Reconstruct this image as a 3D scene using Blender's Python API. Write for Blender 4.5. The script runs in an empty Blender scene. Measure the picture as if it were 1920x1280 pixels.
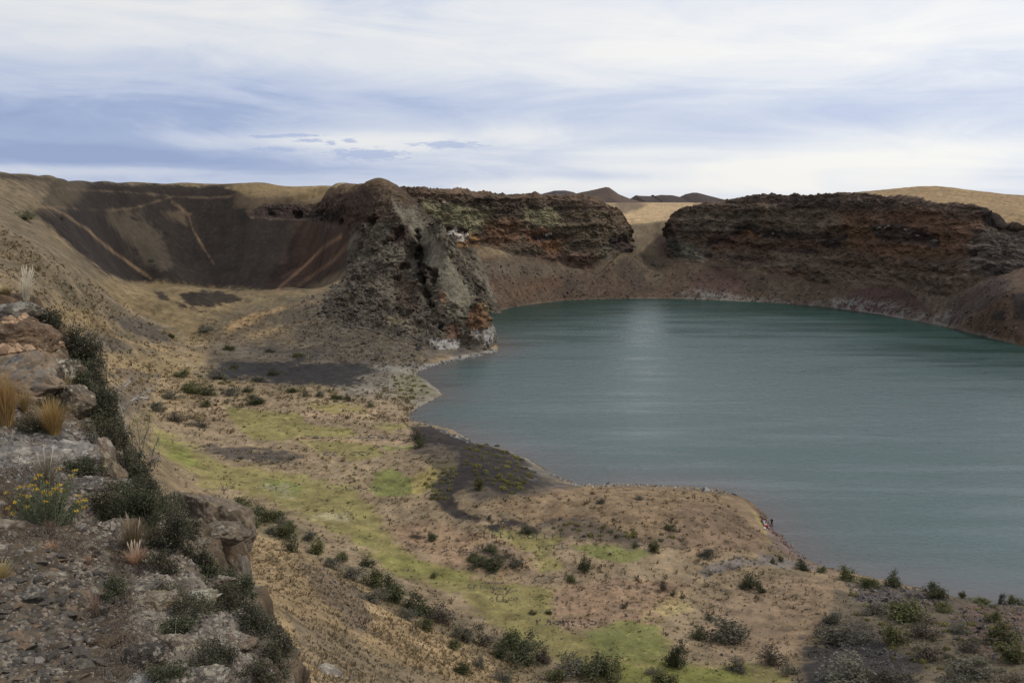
import bpy, bmesh, math, random
import numpy as np
from mathutils import Vector, Matrix

# ------------------------------------------------------------------ camera, sky, sun
SC = bpy.context.scene
H = 58.0                       # eye height above the lake, metres
FPX = 1555.0                   # focal length in pixels of a 1920 px wide frame
PITCH = math.radians(9.56)
cam_d = bpy.data.cameras.new('camera')
cam_d.sensor_width = 36.0
cam_d.lens = FPX / 1920 * 36.0
cam_d.clip_start = 0.1
cam_d.clip_end = 30000
cam = bpy.data.objects.new('camera', cam_d)
SC.collection.objects.link(cam)
cam.location = (0, 0, H)
cam.rotation_euler = (math.radians(90) - PITCH, 0, 0)
SC.camera = cam

SUN_AZ = math.radians(78)      # clockwise from the view direction (+Y)
SUN_EL = math.radians(50)
SUN_STRENGTH = 2.4
sun_d = bpy.data.lights.new('sun', 'SUN')
sun_d.energy = SUN_STRENGTH
sun_d.angle = math.radians(5)
sun_d.color = (1.0, 0.95, 0.87)
sun = bpy.data.objects.new('sun', sun_d)
SC.collection.objects.link(sun)
sd = Vector((math.sin(SUN_AZ) * math.cos(SUN_EL), math.cos(SUN_AZ) * math.cos(SUN_EL), math.sin(SUN_EL)))
sun.rotation_euler = sd.to_track_quat('Z', 'Y').to_euler()

SC.view_settings.view_transform = 'Standard'
SC.view_settings.look = 'None'
SC.view_settings.exposure = 0.0
SC.view_settings.gamma = 1.0
SC.view_settings.use_curve_mapping = False
try:
    SC.cycles.max_bounces = 5
    SC.cycles.diffuse_bounces = 2
    SC.cycles.glossy_bounces = 2
except Exception:
    pass

def direction(u, v):
    a = (u - 960) / FPX
    b = (640 - v) / FPX
    cp, sp = math.cos(PITCH), math.sin(PITCH)
    return np.array([a, cp + b * sp, -sp + b * cp])

class NT:
    """tiny node-tree writer"""
    def __init__(s, tree):
        s.t = tree
    def n(s, typ, **kw):
        nd = s.t.nodes.new(typ)
        for k, v in kw.items():
            setattr(nd, k, v)
        return nd
    def link(s, a, b):
        s.t.links.new(a, b)
    def val(s, sock, x):
        if hasattr(x, 'is_linked') or isinstance(x, bpy.types.NodeSocket):
            s.link(x, sock)
        elif isinstance(x, (tuple, list)):
            sock.default_value = tuple(x) + ((1.0,) if len(x) == 3 and len(sock.default_value) == 4 else ())
        else:
            sock.default_value = x
    def math(s, op, a, b=0.0, c=0.0, clamp=False):
        nd = s.n('ShaderNodeMath', operation=op, use_clamp=clamp)
        s.val(nd.inputs[0], a); s.val(nd.inputs[1], b); s.val(nd.inputs[2], c)
        return nd.outputs[0]
    def vmath(s, op, a, b=(0, 0, 0)):
        nd = s.n('ShaderNodeVectorMath', operation=op)
        s.val(nd.inputs[0], a); s.val(nd.inputs[1], b)
        return nd.outputs['Value'] if op in ('DOT_PRODUCT', 'LENGTH') else nd.outputs[0]
    def mix(s, f, a, b, blend='MIX'):
        nd = s.n('ShaderNodeMix', data_type='RGBA', blend_type=blend)
        s.val(nd.inputs[0], f); s.val(nd.inputs[6], a); s.val(nd.inputs[7], b)
        return nd.outputs[2]
    def noise(s, vec, scale, detail=4, rough=0.55, dist=0.0):
        nd = s.n('ShaderNodeTexNoise')
        if vec is not None: s.link(vec, nd.inputs['Vector'])
        nd.inputs['Scale'].default_value = scale
        nd.inputs['Detail'].default_value = detail
        nd.inputs['Roughness'].default_value = rough
        nd.inputs['Distortion'].default_value = dist
        return nd.outputs[0]
    def vor(s, vec, scale, feature='F1', out=0):
        nd = s.n('ShaderNodeTexVoronoi', feature=feature)
        if vec is not None: s.link(vec, nd.inputs['Vector'])
        nd.inputs['Scale'].default_value = scale
        return nd.outputs[out]
    def ramp(s, f, lo, hi, a=0.0, b=1.0, smooth=True):
        nd = s.n('ShaderNodeMapRange', interpolation_type='SMOOTHSTEP' if smooth else 'LINEAR')
        s.val(nd.inputs[0], f)
        s.val(nd.inputs[1], lo); s.val(nd.inputs[2], hi); s.val(nd.inputs[3], a); s.val(nd.inputs[4], b)
        return nd.outputs[0]

# ---- the sky: Nishita air behind layered, streaky overcast
W = bpy.data.worlds.new('World')
SC.world = W
W.use_nodes = True
W.node_tree.nodes.clear()
w = NT(W.node_tree)
tc = w.n('ShaderNodeTexCoord').outputs['Generated']
sep = w.n('ShaderNodeSeparateXYZ'); w.link(tc, sep.inputs[0])
X, Y, Z = sep.outputs
az = w.math('ARCTAN2', X, Y)                      # radians, 0 = straight ahead, + right
el = w.math('ARCSINE', Z)
comb = w.n('ShaderNodeCombineXYZ')
w.link(w.math('MULTIPLY', az, 1.0), comb.inputs[0])
w.link(w.math('MULTIPLY', w.math('ADD', el, w.math('MULTIPLY', az, -0.10)), 3.4), comb.inputs[1])
sv = comb.outputs[0]
comb2 = w.n('ShaderNodeCombineXYZ')
w.link(w.math('MULTIPLY', az, 1.0), comb2.inputs[0])
w.link(w.math('MULTIPLY', w.math('ADD', el, w.math('MULTIPLY', az, 0.04)), 6.0), comb2.inputs[1])
comb2.inputs[2].default_value = 3.7
sv2 = comb2.outputs[0]
n1 = w.noise(sv, 2.6, 7, 0.56, 0.5)
n2 = w.noise(sv2, 4.2, 8, 0.62, 0.7)
nz = w.n('ShaderNodeTexSky', sky_type='NISHITA')
nz.sun_disc = False
nz.sun_elevation = SUN_EL
nz.sun_rotation = SUN_AZ
nz.altitude = 300
def gauss(a0, e0, sa, se, amp=1.0, tilt=0.0):
    da = w.math('DIVIDE', w.math('SUBTRACT', az, a0), sa)
    de = w.math('DIVIDE', w.math('SUBTRACT', w.math('SUBTRACT', el, w.math('MULTIPLY', w.math('SUBTRACT', az, a0), tilt)), e0), se)
    r = w.math('ADD', w.math('MULTIPLY', da, da), w.math('MULTIPLY', de, de))
    g = w.math('EXPONENT', w.math('MULTIPLY', r, -1.0))
    return w.math('MULTIPLY', g, amp)
def ae(u, v):
    d = direction(u, v); d = d / np.linalg.norm(d)
    return math.atan2(d[0], d[1]), math.asin(d[2])
# cloud thickness ("dark" underside of the deck)
D = w.math('ADD', w.math('MULTIPLY', w.math('SUBTRACT', n1, 0.5), 1.15), w.math('MULTIPLY', w.math('SUBTRACT', n2, 0.5), 1.35))
for (u, v, su, sv_, amp, tilt) in [
        (120, 230, 420, 100, 0.66, 0.02), (560, 190, 380, 60, 0.30, 0.0), (950, 205, 350, 35, 0.08, 0.0),
        (1250, 235, 420, 40, 0.22, 0.0), (1600, 215, 400, 45, 0.20, 0.05), (1750, 120, 300, 40, 0.10, 0.0),
        (120, 290, 260, 16, 0.40, 0.0), (560, 315, 300, 22, 0.50, 0.0), (850, 330, 200, 14, 0.30, 0.0),
        (1140, 330, 130, 10, 0.42, -0.03), (1250, 300, 200, 8, 0.28, 0.0),
        (650, 262, 330, 16, -0.45, 0.02), (1000, 245, 260, 22, -0.28, 0.0), (150, 320, 200, 9, -0.45, 0.0),
        (1650, 300, 520, 32, -0.50, 0.0), (1400, 345, 500, 18, -0.35, 0.0), (900, 60, 800, 90, -0.22, 0.0),
        (1500, 60, 500, 60, -0.20, 0.0), (80, 20, 300, 60, -0.16, 0.0), (1300, 120, 300, 40, -0.18, 0.0)]:
    a0, e0 = ae(u, v)
    D = w.math('ADD', D, gauss(a0, e0, su / FPX, sv_ / FPX, amp, tilt))
T = w.ramp(D, -0.55, 0.95, 0, 1, False)
cr = w.n('ShaderNodeValToRGB')
w.link(T, cr.inputs[0])
els = cr.color_ramp.elements
els[0].position = 0.0; els[0].color = (0.93, 0.92, 0.90, 1)
els[1].position = 1.0; els[1].color = (0.32, 0.41, 0.65, 1)
for p, c in ((0.28, (0.80, 0.825, 0.88)), (0.45, (0.67, 0.72, 0.84)), (0.65, (0.55, 0.62, 0.80)), (0.82, (0.40, 0.485, 0.71))):
    e = els.new(p); e.color = c + (1,)
cloud = cr.outputs[0]
# small ragged clouds low in the sky
nsm = w.noise(sv2, 75.0, 5, 0.6, 0.8)
sm = None
for (u, v, su, sv_) in [(840, 272, 75, 8), (690, 290, 80, 13), (520, 281, 48, 6), (500, 256, 40, 3.5), (560, 254, 50, 3.5), (655, 264, 16, 5), (620, 268, 14, 5), (580, 264, 30, 4), (640, 283, 22, 6)]:
    a0, e0 = ae(u, v)
    g = gauss(a0, e0, su / FPX, sv_ / FPX)
    sm = g if sm is None else w.math('MAXIMUM', sm, g)
smf = w.ramp(w.math('ADD', sm, w.math('MULTIPLY', w.math('SUBTRACT', nsm, 0.5), 2.0)), 0.34, 0.80)
cloud = w.mix(w.math('MULTIPLY', smf, 0.7), cloud, (0.40, 0.49, 0.74))
# the deck is a little brighter towards the hidden sun, dimmer behind the camera
sdn = w.vmath('DOT_PRODUCT', tc, tuple(sd))
glow = w.ramp(sdn, -0.2, 1.0, 0.92, 1.12)
mul = w.n('ShaderNodeVectorMath', operation='SCALE'); w.link(cloud, mul.inputs[0]); w.link(glow, mul.inputs['Scale'])
bgc = w.n('ShaderNodeBackground'); w.link(mul.outputs[0], bgc.inputs[0]); bgc.inputs[1].default_value = 1.0
bgs = w.n('ShaderNodeBackground'); w.link(nz.outputs[0], bgs.inputs[0]); bgs.inputs[1].default_value = 0.12
mx = w.n('ShaderNodeMixShader'); mx.inputs[0].default_value = 0.93
w.link(bgs.outputs[0], mx.inputs[1]); w.link(bgc.outputs[0], mx.inputs[2])
wo = w.n('ShaderNodeOutputWorld'); w.link(mx.outputs[0], wo.inputs[0])

# ------------------------------------------------------------------ helpers
def tag(o, label=None, cat=None, group=None, kind=None):
    if label: o['label'] = label
    if cat: o['category'] = cat
    if group: o['group'] = group
    if kind: o['kind'] = kind
    return o

def unproj_z(u, v, z):
    d = direction(u, v); t = (z - H) / d[2]
    return (d[0] * t, d[1] * t, z)
def unproj_d(u, v, dist):
    """dist = forward distance (world y)"""
    d = direction(u, v); t = dist / d[1]
    return (d[0] * t, dist, H + d[2] * t)
def unproj_t(u, v, t):
    d = direction(u, v)
    return (d[0] * t, d[1] * t, H + d[2] * t)
def project(P):
    cp, sp = math.cos(PITCH), math.sin(PITCH)
    x, y, z = P[..., 0], P[..., 1], P[..., 2] - H
    dep = y * cp - z * sp
    up = y * sp + z * cp
    dep = np.where(dep < 0.1, 0.1, dep)
    return 960 + FPX * x / dep, 640 - FPX * up / dep

def _h(ix, iy, iz, seed):
    h = (ix.astype(np.uint32) * np.uint32(374761393) + iy.astype(np.uint32) * np.uint32(668265263)
         + iz.astype(np.uint32) * np.uint32(2147483647 - 1274126177 % 7919) + np.uint32(seed * 2654435761 & 0xffffffff))
    h = (h ^ (h >> np.uint32(13))) * np.uint32(1274126177)
    h = h ^ (h >> np.uint32(16))
    h = (h * np.uint32(2246822519)); h ^= h >> np.uint32(15)
    return h.astype(np.float32) * np.float32(2.0 / 4294967295.0) - np.float32(1.0)
def vnoise2(x, y, seed=0):
    x = np.asarray(x, np.float64); y = np.asarray(y, np.float64)
    fx = np.floor(x); fy = np.floor(y)
    ix = fx.astype(np.int64) & 0xffffffff; iy = fy.astype(np.int64) & 0xffffffff
    tx = x - fx; ty = y - fy
    sx = tx * tx * tx * (tx * (tx * 6 - 15) + 10); sy = ty * ty * ty * (ty * (ty * 6 - 15) + 10)
    z0 = np.zeros_like(ix)
    def c(dx, dy):
        return _h((ix + dx) & 0xffffffff, (iy + dy) & 0xffffffff, z0, seed)
    a = c(0, 0); a += (c(1, 0) - a) * sx
    b = c(0, 1); b += (c(1, 1) - b) * sx
    return a + (b - a) * sy
def vnoise3(x, y, z, seed=0):
    x = np.asarray(x, np.float64); y = np.asarray(y, np.float64); z = np.asarray(z, np.float64)
    fx = np.floor(x); fy = np.floor(y); fz = np.floor(z)
    ix = fx.astype(np.int64); iy = fy.astype(np.int64); iz = fz.astype(np.int64)
    s = []
    for t in (x - fx, y - fy, z - fz):
        s.append(t * t * t * (t * (t * 6 - 15) + 10))
    def c(dx, dy, dz):
        return _h((ix + dx) & 0xffffffff, (iy + dy) & 0xffffffff, (iz + dz) & 0xffffffff, seed)
    def pl(dz):
        a = c(0, 0, dz); a += (c(1, 0, dz) - a) * s[0]
        b = c(0, 1, dz); b += (c(1, 1, dz) - b) * s[0]
        return a + (b - a) * s[1]
    a = pl(0); b = pl(1)
    return a + (b - a) * s[2]
def fbm2(x, y, octv=4, seed=0, gain=0.5):
    r = 0; a = 1; tot = 0
    for o in range(octv):
        k = 2.03 ** o; th = 0.6 + 0.9 * o; c_, s_ = math.cos(th) * k, math.sin(th) * k
        r = r + a * vnoise2(x * c_ + y * s_ + 17.3 * o, y * c_ - x * s_ - 9.1 * o, seed + o); tot += a; a *= gain
    return r / tot
def fbm3(P, sc, octv=4, seed=0, gain=0.5, ridge=False):
    r = 0; a = 1; tot = 0
    for o in range(octv):
        k = 2.03 ** o
        th = 0.5 + 0.9 * o; c_, s_ = math.cos(th) * k, math.sin(th) * k
        X_ = P[..., 0] * sc[0]; Y_ = P[..., 1] * sc[1]
        n = vnoise3(X_ * c_ + Y_ * s_ + 7.7 * o, Y_ * c_ - X_ * s_ - 3.1 * o, P[..., 2] * sc[2] * k + 1.3 * o, seed + o)
        if ridge: n = 1 - 2 * np.abs(n)
        r = r + a * n; tot += a; a *= gain
    return r / tot
def sstep(x, a, b):
    t = np.clip((x - a) / (b - a), 0, 1)
    return t * t * (3 - 2 * t)

def poly_sd(px, py, poly, line=False):
    """signed distance (negative inside); for line=True unsigned distance to the open line"""
    poly = np.asarray(poly, float)
    n = len(poly)
    d2 = np.full(px.shape, 1e18); inside = np.zeros(px.shape, bool)
    for i in range(n - 1 if line else n):
        ax, ay = poly[i]; bx, by = poly[(i + 1) % n]
        ex, ey = bx - ax, by - ay
        wx, wy = px - ax, py - ay
        t = np.clip((wx * ex + wy * ey) / (ex * ex + ey * ey + 1e-12), 0, 1)
        dx, dy = wx - ex * t, wy - ey * t
        d2 = np.minimum(d2, dx * dx + dy * dy)
        if not line:
            c = ((ay > py) != (by > py))
            xi = ax + (py - ay) * ex / (ey if abs(ey) > 1e-9 else 1e-9)
            inside ^= c & (px < xi)
    d = np.sqrt(d2)
    return d if line else np.where(inside, -d, d)

def grid_mesh(name, P, colors=None, mat=None, drop=None, smooth=True):
    """P: (rows, cols, 3); optional colours (rows, cols, 3); drop: bool (rows-1, cols-1) quads left out"""
    R, C = P.shape[:2]
    idx = np.arange(R * C).reshape(R, C)
    q = np.stack([idx[:-1, :-1], idx[:-1, 1:], idx[1:, 1:], idx[1:, :-1]], -1)
    if drop is not None: q = q[~drop]
    return raw_mesh(name, P.reshape(-1, 3), q.reshape(-1, 4), None if colors is None else colors.reshape(-1, 3), mat, smooth)
def raw_mesh(name, verts, faces, colors=None, mat=None, smooth=True, parent=None):
    """faces: (n, k) int array"""
    faces = np.asarray(faces); nf, k = faces.shape
    me = bpy.data.meshes.new(name)
    me.vertices.add(len(verts))
    me.vertices.foreach_set('co', np.asarray(verts, np.float32).ravel())
    me.loops.add(nf * k)
    me.loops.foreach_set('vertex_index', faces.astype(np.int32).ravel())
    me.polygons.add(nf)
    me.polygons.foreach_set('loop_start', np.arange(0, nf * k, k, dtype=np.int32))
    me.polygons.foreach_set('use_smooth', np.full(nf, smooth, bool))
    me.update(calc_edges=True)
    if colors is not None:
        at = me.color_attributes.new('Col', 'FLOAT_COLOR', 'POINT')
        c4 = np.ones((len(verts), 4), np.float32); c4[:, :3] = colors
        at.data.foreach_set('color', c4.ravel())
    if mat: me.materials.append(mat)
    o = bpy.data.objects.new(name, me)
    SC.collection.objects.link(o)
    if parent: o.parent = parent
    return o

MATS = {}
def mat_earth(name, fine=3.0, bump=0.25, var=0.55, rough=0.95, bdist=0.3, speck=0.0, speck_scale=2.0, spec=0.15, own_speck=False):
    """painted mineral / turf colour broken up by procedural grain"""
    m = bpy.data.materials.new(name); m.use_nodes = True
    t = NT(m.node_tree); m.node_tree.nodes.clear()
    at = t.n('ShaderNodeAttribute'); at.attribute_name = 'Col'
    co = t.n('ShaderNodeTexCoord').outputs['Object']
    a = t.noise(co, fine, 5, 0.65)
    b = t.noise(co, fine * 0.13, 4, 0.6)
    c = t.noise(co, fine * 4.1, 3, 0.6)
    f = t.math('ADD', t.math('MULTIPLY', t.math('SUBTRACT', a, 0.5), 1.6), t.math('ADD', t.math('MULTIPLY', t.math('SUBTRACT', b, 0.5), 1.2), t.math('MULTIPLY', t.math('SUBTRACT', c, 0.5), 1.2)))
    k = t.math('MAXIMUM', t.math('ADD', 1.0, t.math('MULTIPLY', f, var)), 0.25)
    sc = t.n('ShaderNodeVectorMath', operation='SCALE'); t.link(at.outputs[0], sc.inputs[0]); t.link(k, sc.inputs['Scale'])
    col = sc.outputs[0]
    # a hue drift between warmer and greyer grains
    hn = t.noise(co, fine * 0.6, 4, 0.6, 0.5)
    col = t.mix(t.ramp(hn, 0.35, 0.7, 0.0, 0.35), col, t.mix(1.0, col, (1.15, 1.0, 0.72), 'MULTIPLY'))
    if speck > 0:
        vd = t.vor(co, speck_scale)
        vc = t.n('ShaderNodeTexVoronoi'); t.link(co, vc.inputs[0]); vc.inputs['Scale'].default_value = speck_scale
        rv = t.n('ShaderNodeSeparateColor'); t.link(vc.outputs['Color'], rv.inputs[0])
        sm_ = t.math('MULTIPLY', t.ramp(vd, 0.45, 0.2), t.ramp(rv.outputs[0], 0.55, 0.9))
        if own_speck:
            dk_ = t.mix(rv.outputs[1], t.mix(1.0, col, (0.35, 0.34, 0.33), 'MULTIPLY'), t.mix(1.0, col, (1.7, 1.65, 1.6), 'MULTIPLY'))
            col = t.mix(t.math('MULTIPLY', sm_, speck), col, dk_)
        else: col = t.mix(t.math('MULTIPLY', sm_, speck), col, t.mix(rv.outputs[1], (0.03, 0.027, 0.024), (0.30, 0.27, 0.22)))
    bs = t.n('ShaderNodeBsdfPrincipled')
    t.link(col, bs.inputs['Base Color']); bs.inputs['Roughness'].default_value = rough
    bs.inputs['Specular IOR Level'].default_value = spec
    bp = t.n('ShaderNodeBump'); bp.inputs['Strength'].default_value = bump * 2; bp.inputs['Distance'].default_value = bdist
    t.link(t.math('ADD', t.math('ADD', a, b), t.math('MULTIPLY', c, 0.5)), bp.inputs['Height'])
    t.link(bp.outputs[0], bs.inputs['Normal'])
    o = t.n('ShaderNodeOutputMaterial'); t.link(bs.outputs[0], o.inputs[0])
    MATS[name] = m
    return m
# ------------------------------------------------------------------ shoreline
SHORE_PX = [(1620, 1079), (1549, 1062), (1500, 1040), (1470, 1010), (1450, 990), (1435, 965), (1400, 935), (1350, 917), (1250, 909), (1150, 906), (1085, 908),
            (1040, 890), (990, 860), (940, 840), (890, 828), (850, 805), (800, 793), (772, 787), (765, 780), (790, 760), (832, 740),
            (810, 720), (780, 700), (805, 688), (850, 675), (900, 667), (932, 659)]
FAR_PX = [(920, 588), (960, 577), (1000, 570), (1060, 563), (1150, 560), (1250, 559), (1350, 563), (1450, 568), (1550, 576),
          (1650, 590), (1750, 608), (1850, 632), (1920, 650), (2050, 690)]
SHORE = [unproj_z(u, v, 0)[:2] for u, v in SHORE_PX]
SHORE += [(-5, 330), (-8, 342), (-16, 356), (-25, 385), (-22, 412)]
SHORE += [unproj_z(u, v, 0)[:2] for u, v in FAR_PX]
SHORE += [(232, 235), (215, 180), (170, 135), (125, 112), (100, 106), unproj_z(1920, 1133, 0)[:2], unproj_z(1830, 1129, 0)[:2], unproj_z(1717, 1101, 0)[:2]]
SHORE = np.array(SHORE)

# ------------------------------------------------------------------ control points of the terrain
CP = []
def cz(*pts):
    for u, v, z in pts: CP.append(unproj_z(u, v, z))
def cd(*pts):
    for u, v, d in pts: CP.append(unproj_d(u, v, d))
def cw(*pts):
    for p in pts: CP.append(p)
for p in SHORE[::1]: CP.append((p[0], p[1], 0.3))
# flat basin beside the lake
cz((850, 850, 5.5), (700, 800, 3.5), (550, 780, 4), (450, 760, 5), (400, 850, 6), (600, 900, 4.5), (750, 900, 4.2), (920, 880, 6), (900, 930, 6.5),
   (1000, 930, 5.5), (1150, 950, 6.5), (1300, 970, 5.5), (1000, 1040, 4), (800, 1000, 4.2), (700, 960, 4.5), (850, 1100, 5), (1100, 1100, 4.5),
   (1300, 1080, 4.2), (1400, 1020, 3.8), (1450, 1045, 2.2), (1500, 1085, 3), (1200, 1200, 6.5), (1500, 1180, 6), (1640, 1120, 5), (1700, 1150, 7),
   (1850, 1135, 4.5), (1900, 1200, 10), (1700, 1250, 10), (1500, 1270, 9), (1300, 1270, 8), (1100, 1260, 7.5), (1920, 1275, 13), (1750, 1115, 4),
   (940, 1040, 5.0), (650, 740, 3), (720, 720, 2), (600, 700, 3.5))
# foot of the inner slope, then the slope itself
cz((430, 950, 8), (520, 975, 8), (600, 1030, 8), (700, 1090, 8), (800, 1150, 8), (900, 1200, 8), (1000, 1262, 8),
   (460, 1020, 20), (560, 1100, 21), (650, 1180, 22), (750, 1250, 19), (540, 1200, 33), (620, 1270, 35), (500, 1120, 32),
   (350, 900, 9), (300, 850, 9.5), (250, 800, 10))
cw((-8.5, 16.5, 50.3), (-11, 18, 50.8), (-7.2, 14.5, 50.3), (-6, 8, 50), (-14, 14, 48), (-18, 30, 41), (-20, 45, 38), (-30, 60, 30), (-38, 85, 19), (-46, 110, 13), (2, 12, 43), (6, 30, 32), (8, 55, 15), (30, 10, 45), (50, 40, 28), (60, 75, 15), (0, 0, 54), (0, -8, 54),
   (-40, 20, 48), (-50, 50, 42), (-60, 90, 35), (-72, 118, 30), (-68, 140, 21), (0, -60, 52), (-100, -60, 50), (100, -60, 48), (110, 40, 35), (150, 80, 25), (-120, 60, 60),
   (0, -300, 45), (300, -200, 40), (-300, -200, 45), (260, 100, 30), (330, 250, 55), (-250, 100, 60))
# left slope with the path, seen over the near rocks
cz((330, 640, 8.5), (200, 700, 16), (200, 640, 19), (120, 600, 30), (60, 550, 37), (0, 530, 41), (270, 605, 14))
cd((0, 450, 226), (30, 450, 228), (0, 400, 265), (0, 322, 335), (-60, 318, 320), (100, 331, 378), (200, 342, 450), (300, 346, 492), (400, 346, 518), (500, 345, 524),
   (600, 350, 520), (100, 400, 330), (100, 450, 280), (100, 500, 232), (150, 500, 262), (60, 380, 320))
# crest of the saddle, floor and far side of the second crater
cd((240, 527, 340), (350, 535, 352), (450, 543, 358), (540, 541, 360), (180, 515, 310), (300, 570, 318), (400, 590, 326), (300, 620, 300))
for u in (260, 350, 450, 540):
    a = (u - 960) / FPX
    cw((a * 395, 392, 10 if u > 300 else 16), (a * 425, 422, 9 if u > 300 else 22))
cd((350, 450, 472), (350, 400, 488), (350, 500, 452), (250, 450, 436), (250, 400, 450), (200, 450, 405), (200, 500, 360), (200, 400, 425),
   (500, 450, 474), (500, 400, 495), (500, 360, 512), (600, 445, 472), (600, 500, 446), (500, 505, 450), (420, 505, 450), (420, 400, 495), (300, 500, 428), (560, 530, 436))
# slopes west of the spur
cd((450, 580, 337), (550, 562, 345), (600, 600, 325), (620, 545, 362), (650, 600, 325))
cz((500, 640, 7), (400, 650, 8), (600, 655, 5), (700, 660, 5), (750, 645, 6), (780, 672, 3), (550, 690, 4), (400, 700, 7), (650, 700, 3), (300, 690, 10), (420, 620, 10))
# the spur: crest, near face, hidden far flank
cd((715, 336, 420), (690, 342, 424), (660, 349, 432), (630, 356, 455), (745, 353, 415), (765, 378, 406), (785, 402, 396), (810, 432, 385), (840, 472, 371), (870, 520, 356),
   (890, 560, 343), (909, 583, 335), (914, 620, 327), (700, 400, 402), (650, 440, 420), (680, 480, 386), (740, 480, 372), (660, 540, 358),
   (740, 550, 345), (800, 550, 338), (800, 480, 368), (850, 600, 325), (780, 600, 322), (700, 600, 325), (880, 600, 328), (645, 500, 400))
cz((860, 640, 4), (810, 650, 3.5), (900, 645, 3), (922, 652, 0.5))
cw((-70, 460, 60), (-40, 440, 46), (-34, 425, 30), (-30, 400, 12), (-26, 372, 5), (-14, 350, 1.5), (-100, 480, 66), (-60, 500, 58))
cd((660, 352, 450), (680, 349, 446), (700, 345, 441), (715, 345, 436), (645, 355, 462), (670, 356, 470), (700, 356, 465), (740, 365, 440), (640, 357, 480), (670, 352, 440), (695, 346, 432))
cd((85, 331, 372), (105, 333, 385), (120, 336, 392), (75, 332, 362), (100, 337, 372), (150, 340, 424), (168, 342, 434), (150, 366, 396), (172, 367, 414), (130, 362, 380), (156, 345, 445), (184, 343, 444), (215, 343.5, 457), (275, 345.5, 483), (325, 347, 500), (430, 347, 520), (570, 350, 524), (620, 352, 500))
# talus under the far walls
TAL_L = [(850, 463, 477), (920, 460, 492), (1000, 480, 508), (1060, 497, 515), (1110, 507, 519), (1150, 478, 535), (1187, 477, 545)]
TAL_R = [(1258, 480, 545), (1300, 490, 530), (1400, 505, 516), (1500, 525, 490), (1600, 535, 463), (1700, 540, 434), (1800, 545, 399), (1850, 520, 392), (1920, 512, 376), (2050, 520, 345)]
cd(*TAL_L); cd(*TAL_R)
cd((1215, 535, 515), (1215, 500, 540), (1215, 460, 575), (1213, 422, 640), (1170, 430, 620), (1250, 415, 640))
cd((1913, 535, 362), (1870, 575, 358), (1960, 545, 350))
# plateaus behind the walls, the open plain and the golden hill
cw((-60, 560, 54), (0, 600, 48), (60, 620, 50), (60, 570, 42), (170, 580, 48), (240, 540, 48), (320, 480, 46), (-20, 760, 52), (-200, 700, 50), (-350, 600, 50), (-420, 350, 55))
cd((1213, 410, 760), (1213, 400, 880), (1213, 388, 1150), (1240, 380, 1500), (1150, 395, 1000), (1290, 392, 1100))
cd((1560, 368, 800), (1600, 362, 820), (1680, 355, 850), (1747, 349, 880), (1800, 353, 860), (1850, 364, 820), (1920, 379, 760), (2000, 398, 700), (1920, 428, 560), (1860, 400, 600), (1800, 385, 640), (1740, 380, 650))
cw((600, 1500, 50), (0, 1500, 53), (-600, 1500, 45), (-900, 300, 45), (900, 300, 45), (0, 3000, 60), (2500, 3000, 55), (-2500, 3000, 52), (0, 8000, 60), (6000, 6000, 55), (-6000, 6000, 55),
   (0, -3000, 40), (3000, -1000, 40), (-3000, -1000, 40), (480, 1100, 60))
# the outer rim of the second crater rounds over and falls away behind the skyline
for (u, v, d) in [(0, 322, 335), (100, 331, 378), (200, 342, 450), (300, 346, 492), (400, 346, 518), (500, 345, 524), (600, 350, 520), (-60, 318, 320)]:
    p = np.array(unproj_d(u, v, d)); r_ = math.hypot(p[0], p[1])
    for dd_, dz_ in ((14, -0.6), (35, -3), (80, -9)):
        CP.append((p[0] * (1 + dd_ / r_), p[1] * (1 + dd_ / r_), p[2] + dz_))
    CP.append((p[0] * (1 - 12 / r_), p[1] * (1 - 12 / r_), p[2] - (6.5 if u > 150 else 3.5)))
cd((50, 327, 355), (250, 345, 473), (350, 346.5, 507), (450, 345, 522))
CP = np.array(CP, float)

def feat(x, y):
    r = np.sqrt(x * x + y * y + 9.0)
    a = np.arctan2(x, y)
    # log-polar chart about the lookout: even detail near and far
    k = np.log(r)
    return np.stack([np.sin(a) * 1.45 * np.ones_like(k), np.cos(a) * 1.45 * np.ones_like(k), k], -1)
EPS = 0.02
def _fit():
    F = feat(CP[:, 0], CP[:, 1])
    A = np.sqrt(((F[:, None] - F[None]) ** 2).sum(-1) + EPS ** 2)
    n = len(CP)
    Pm = np.concatenate([np.ones((n, 1)), F], 1)
    M = np.zeros((n + 4, n + 4))
    M[:n, :n] = A - np.eye(n) * 1e-4; M[:n, n:] = Pm; M[n:, :n] = Pm.T
    rhs = np.concatenate([CP[:, 2], np.zeros(4)])
    s = np.linalg.lstsq(M, rhs, rcond=None)[0]
    return F, s[:n], s[n:]
FC, WT, LT = _fit()
def base_h(x, y):
    x = np.asarray(x, float); y = np.asarray(y, float)
    sh = x.shape; F = feat(x.ravel(), y.ravel())
    out = np.empty(len(F))
    mu = FC.mean(0); fc = FC - mu; wt = WT
    cc = (fc * fc).sum(1)
    for i in range(0, len(F), 200000):
        f0 = F[i:i + 200000]; f = f0 - mu
        d2 = (f * f).sum(1)[:, None] + cc[None] - 2 * f @ fc.T
        out[i:i + 200000] = np.sqrt(np.maximum(d2, 0) + EPS ** 2) @ wt + LT[0] + f0 @ LT[1:]
    return out.reshape(sh)

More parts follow.
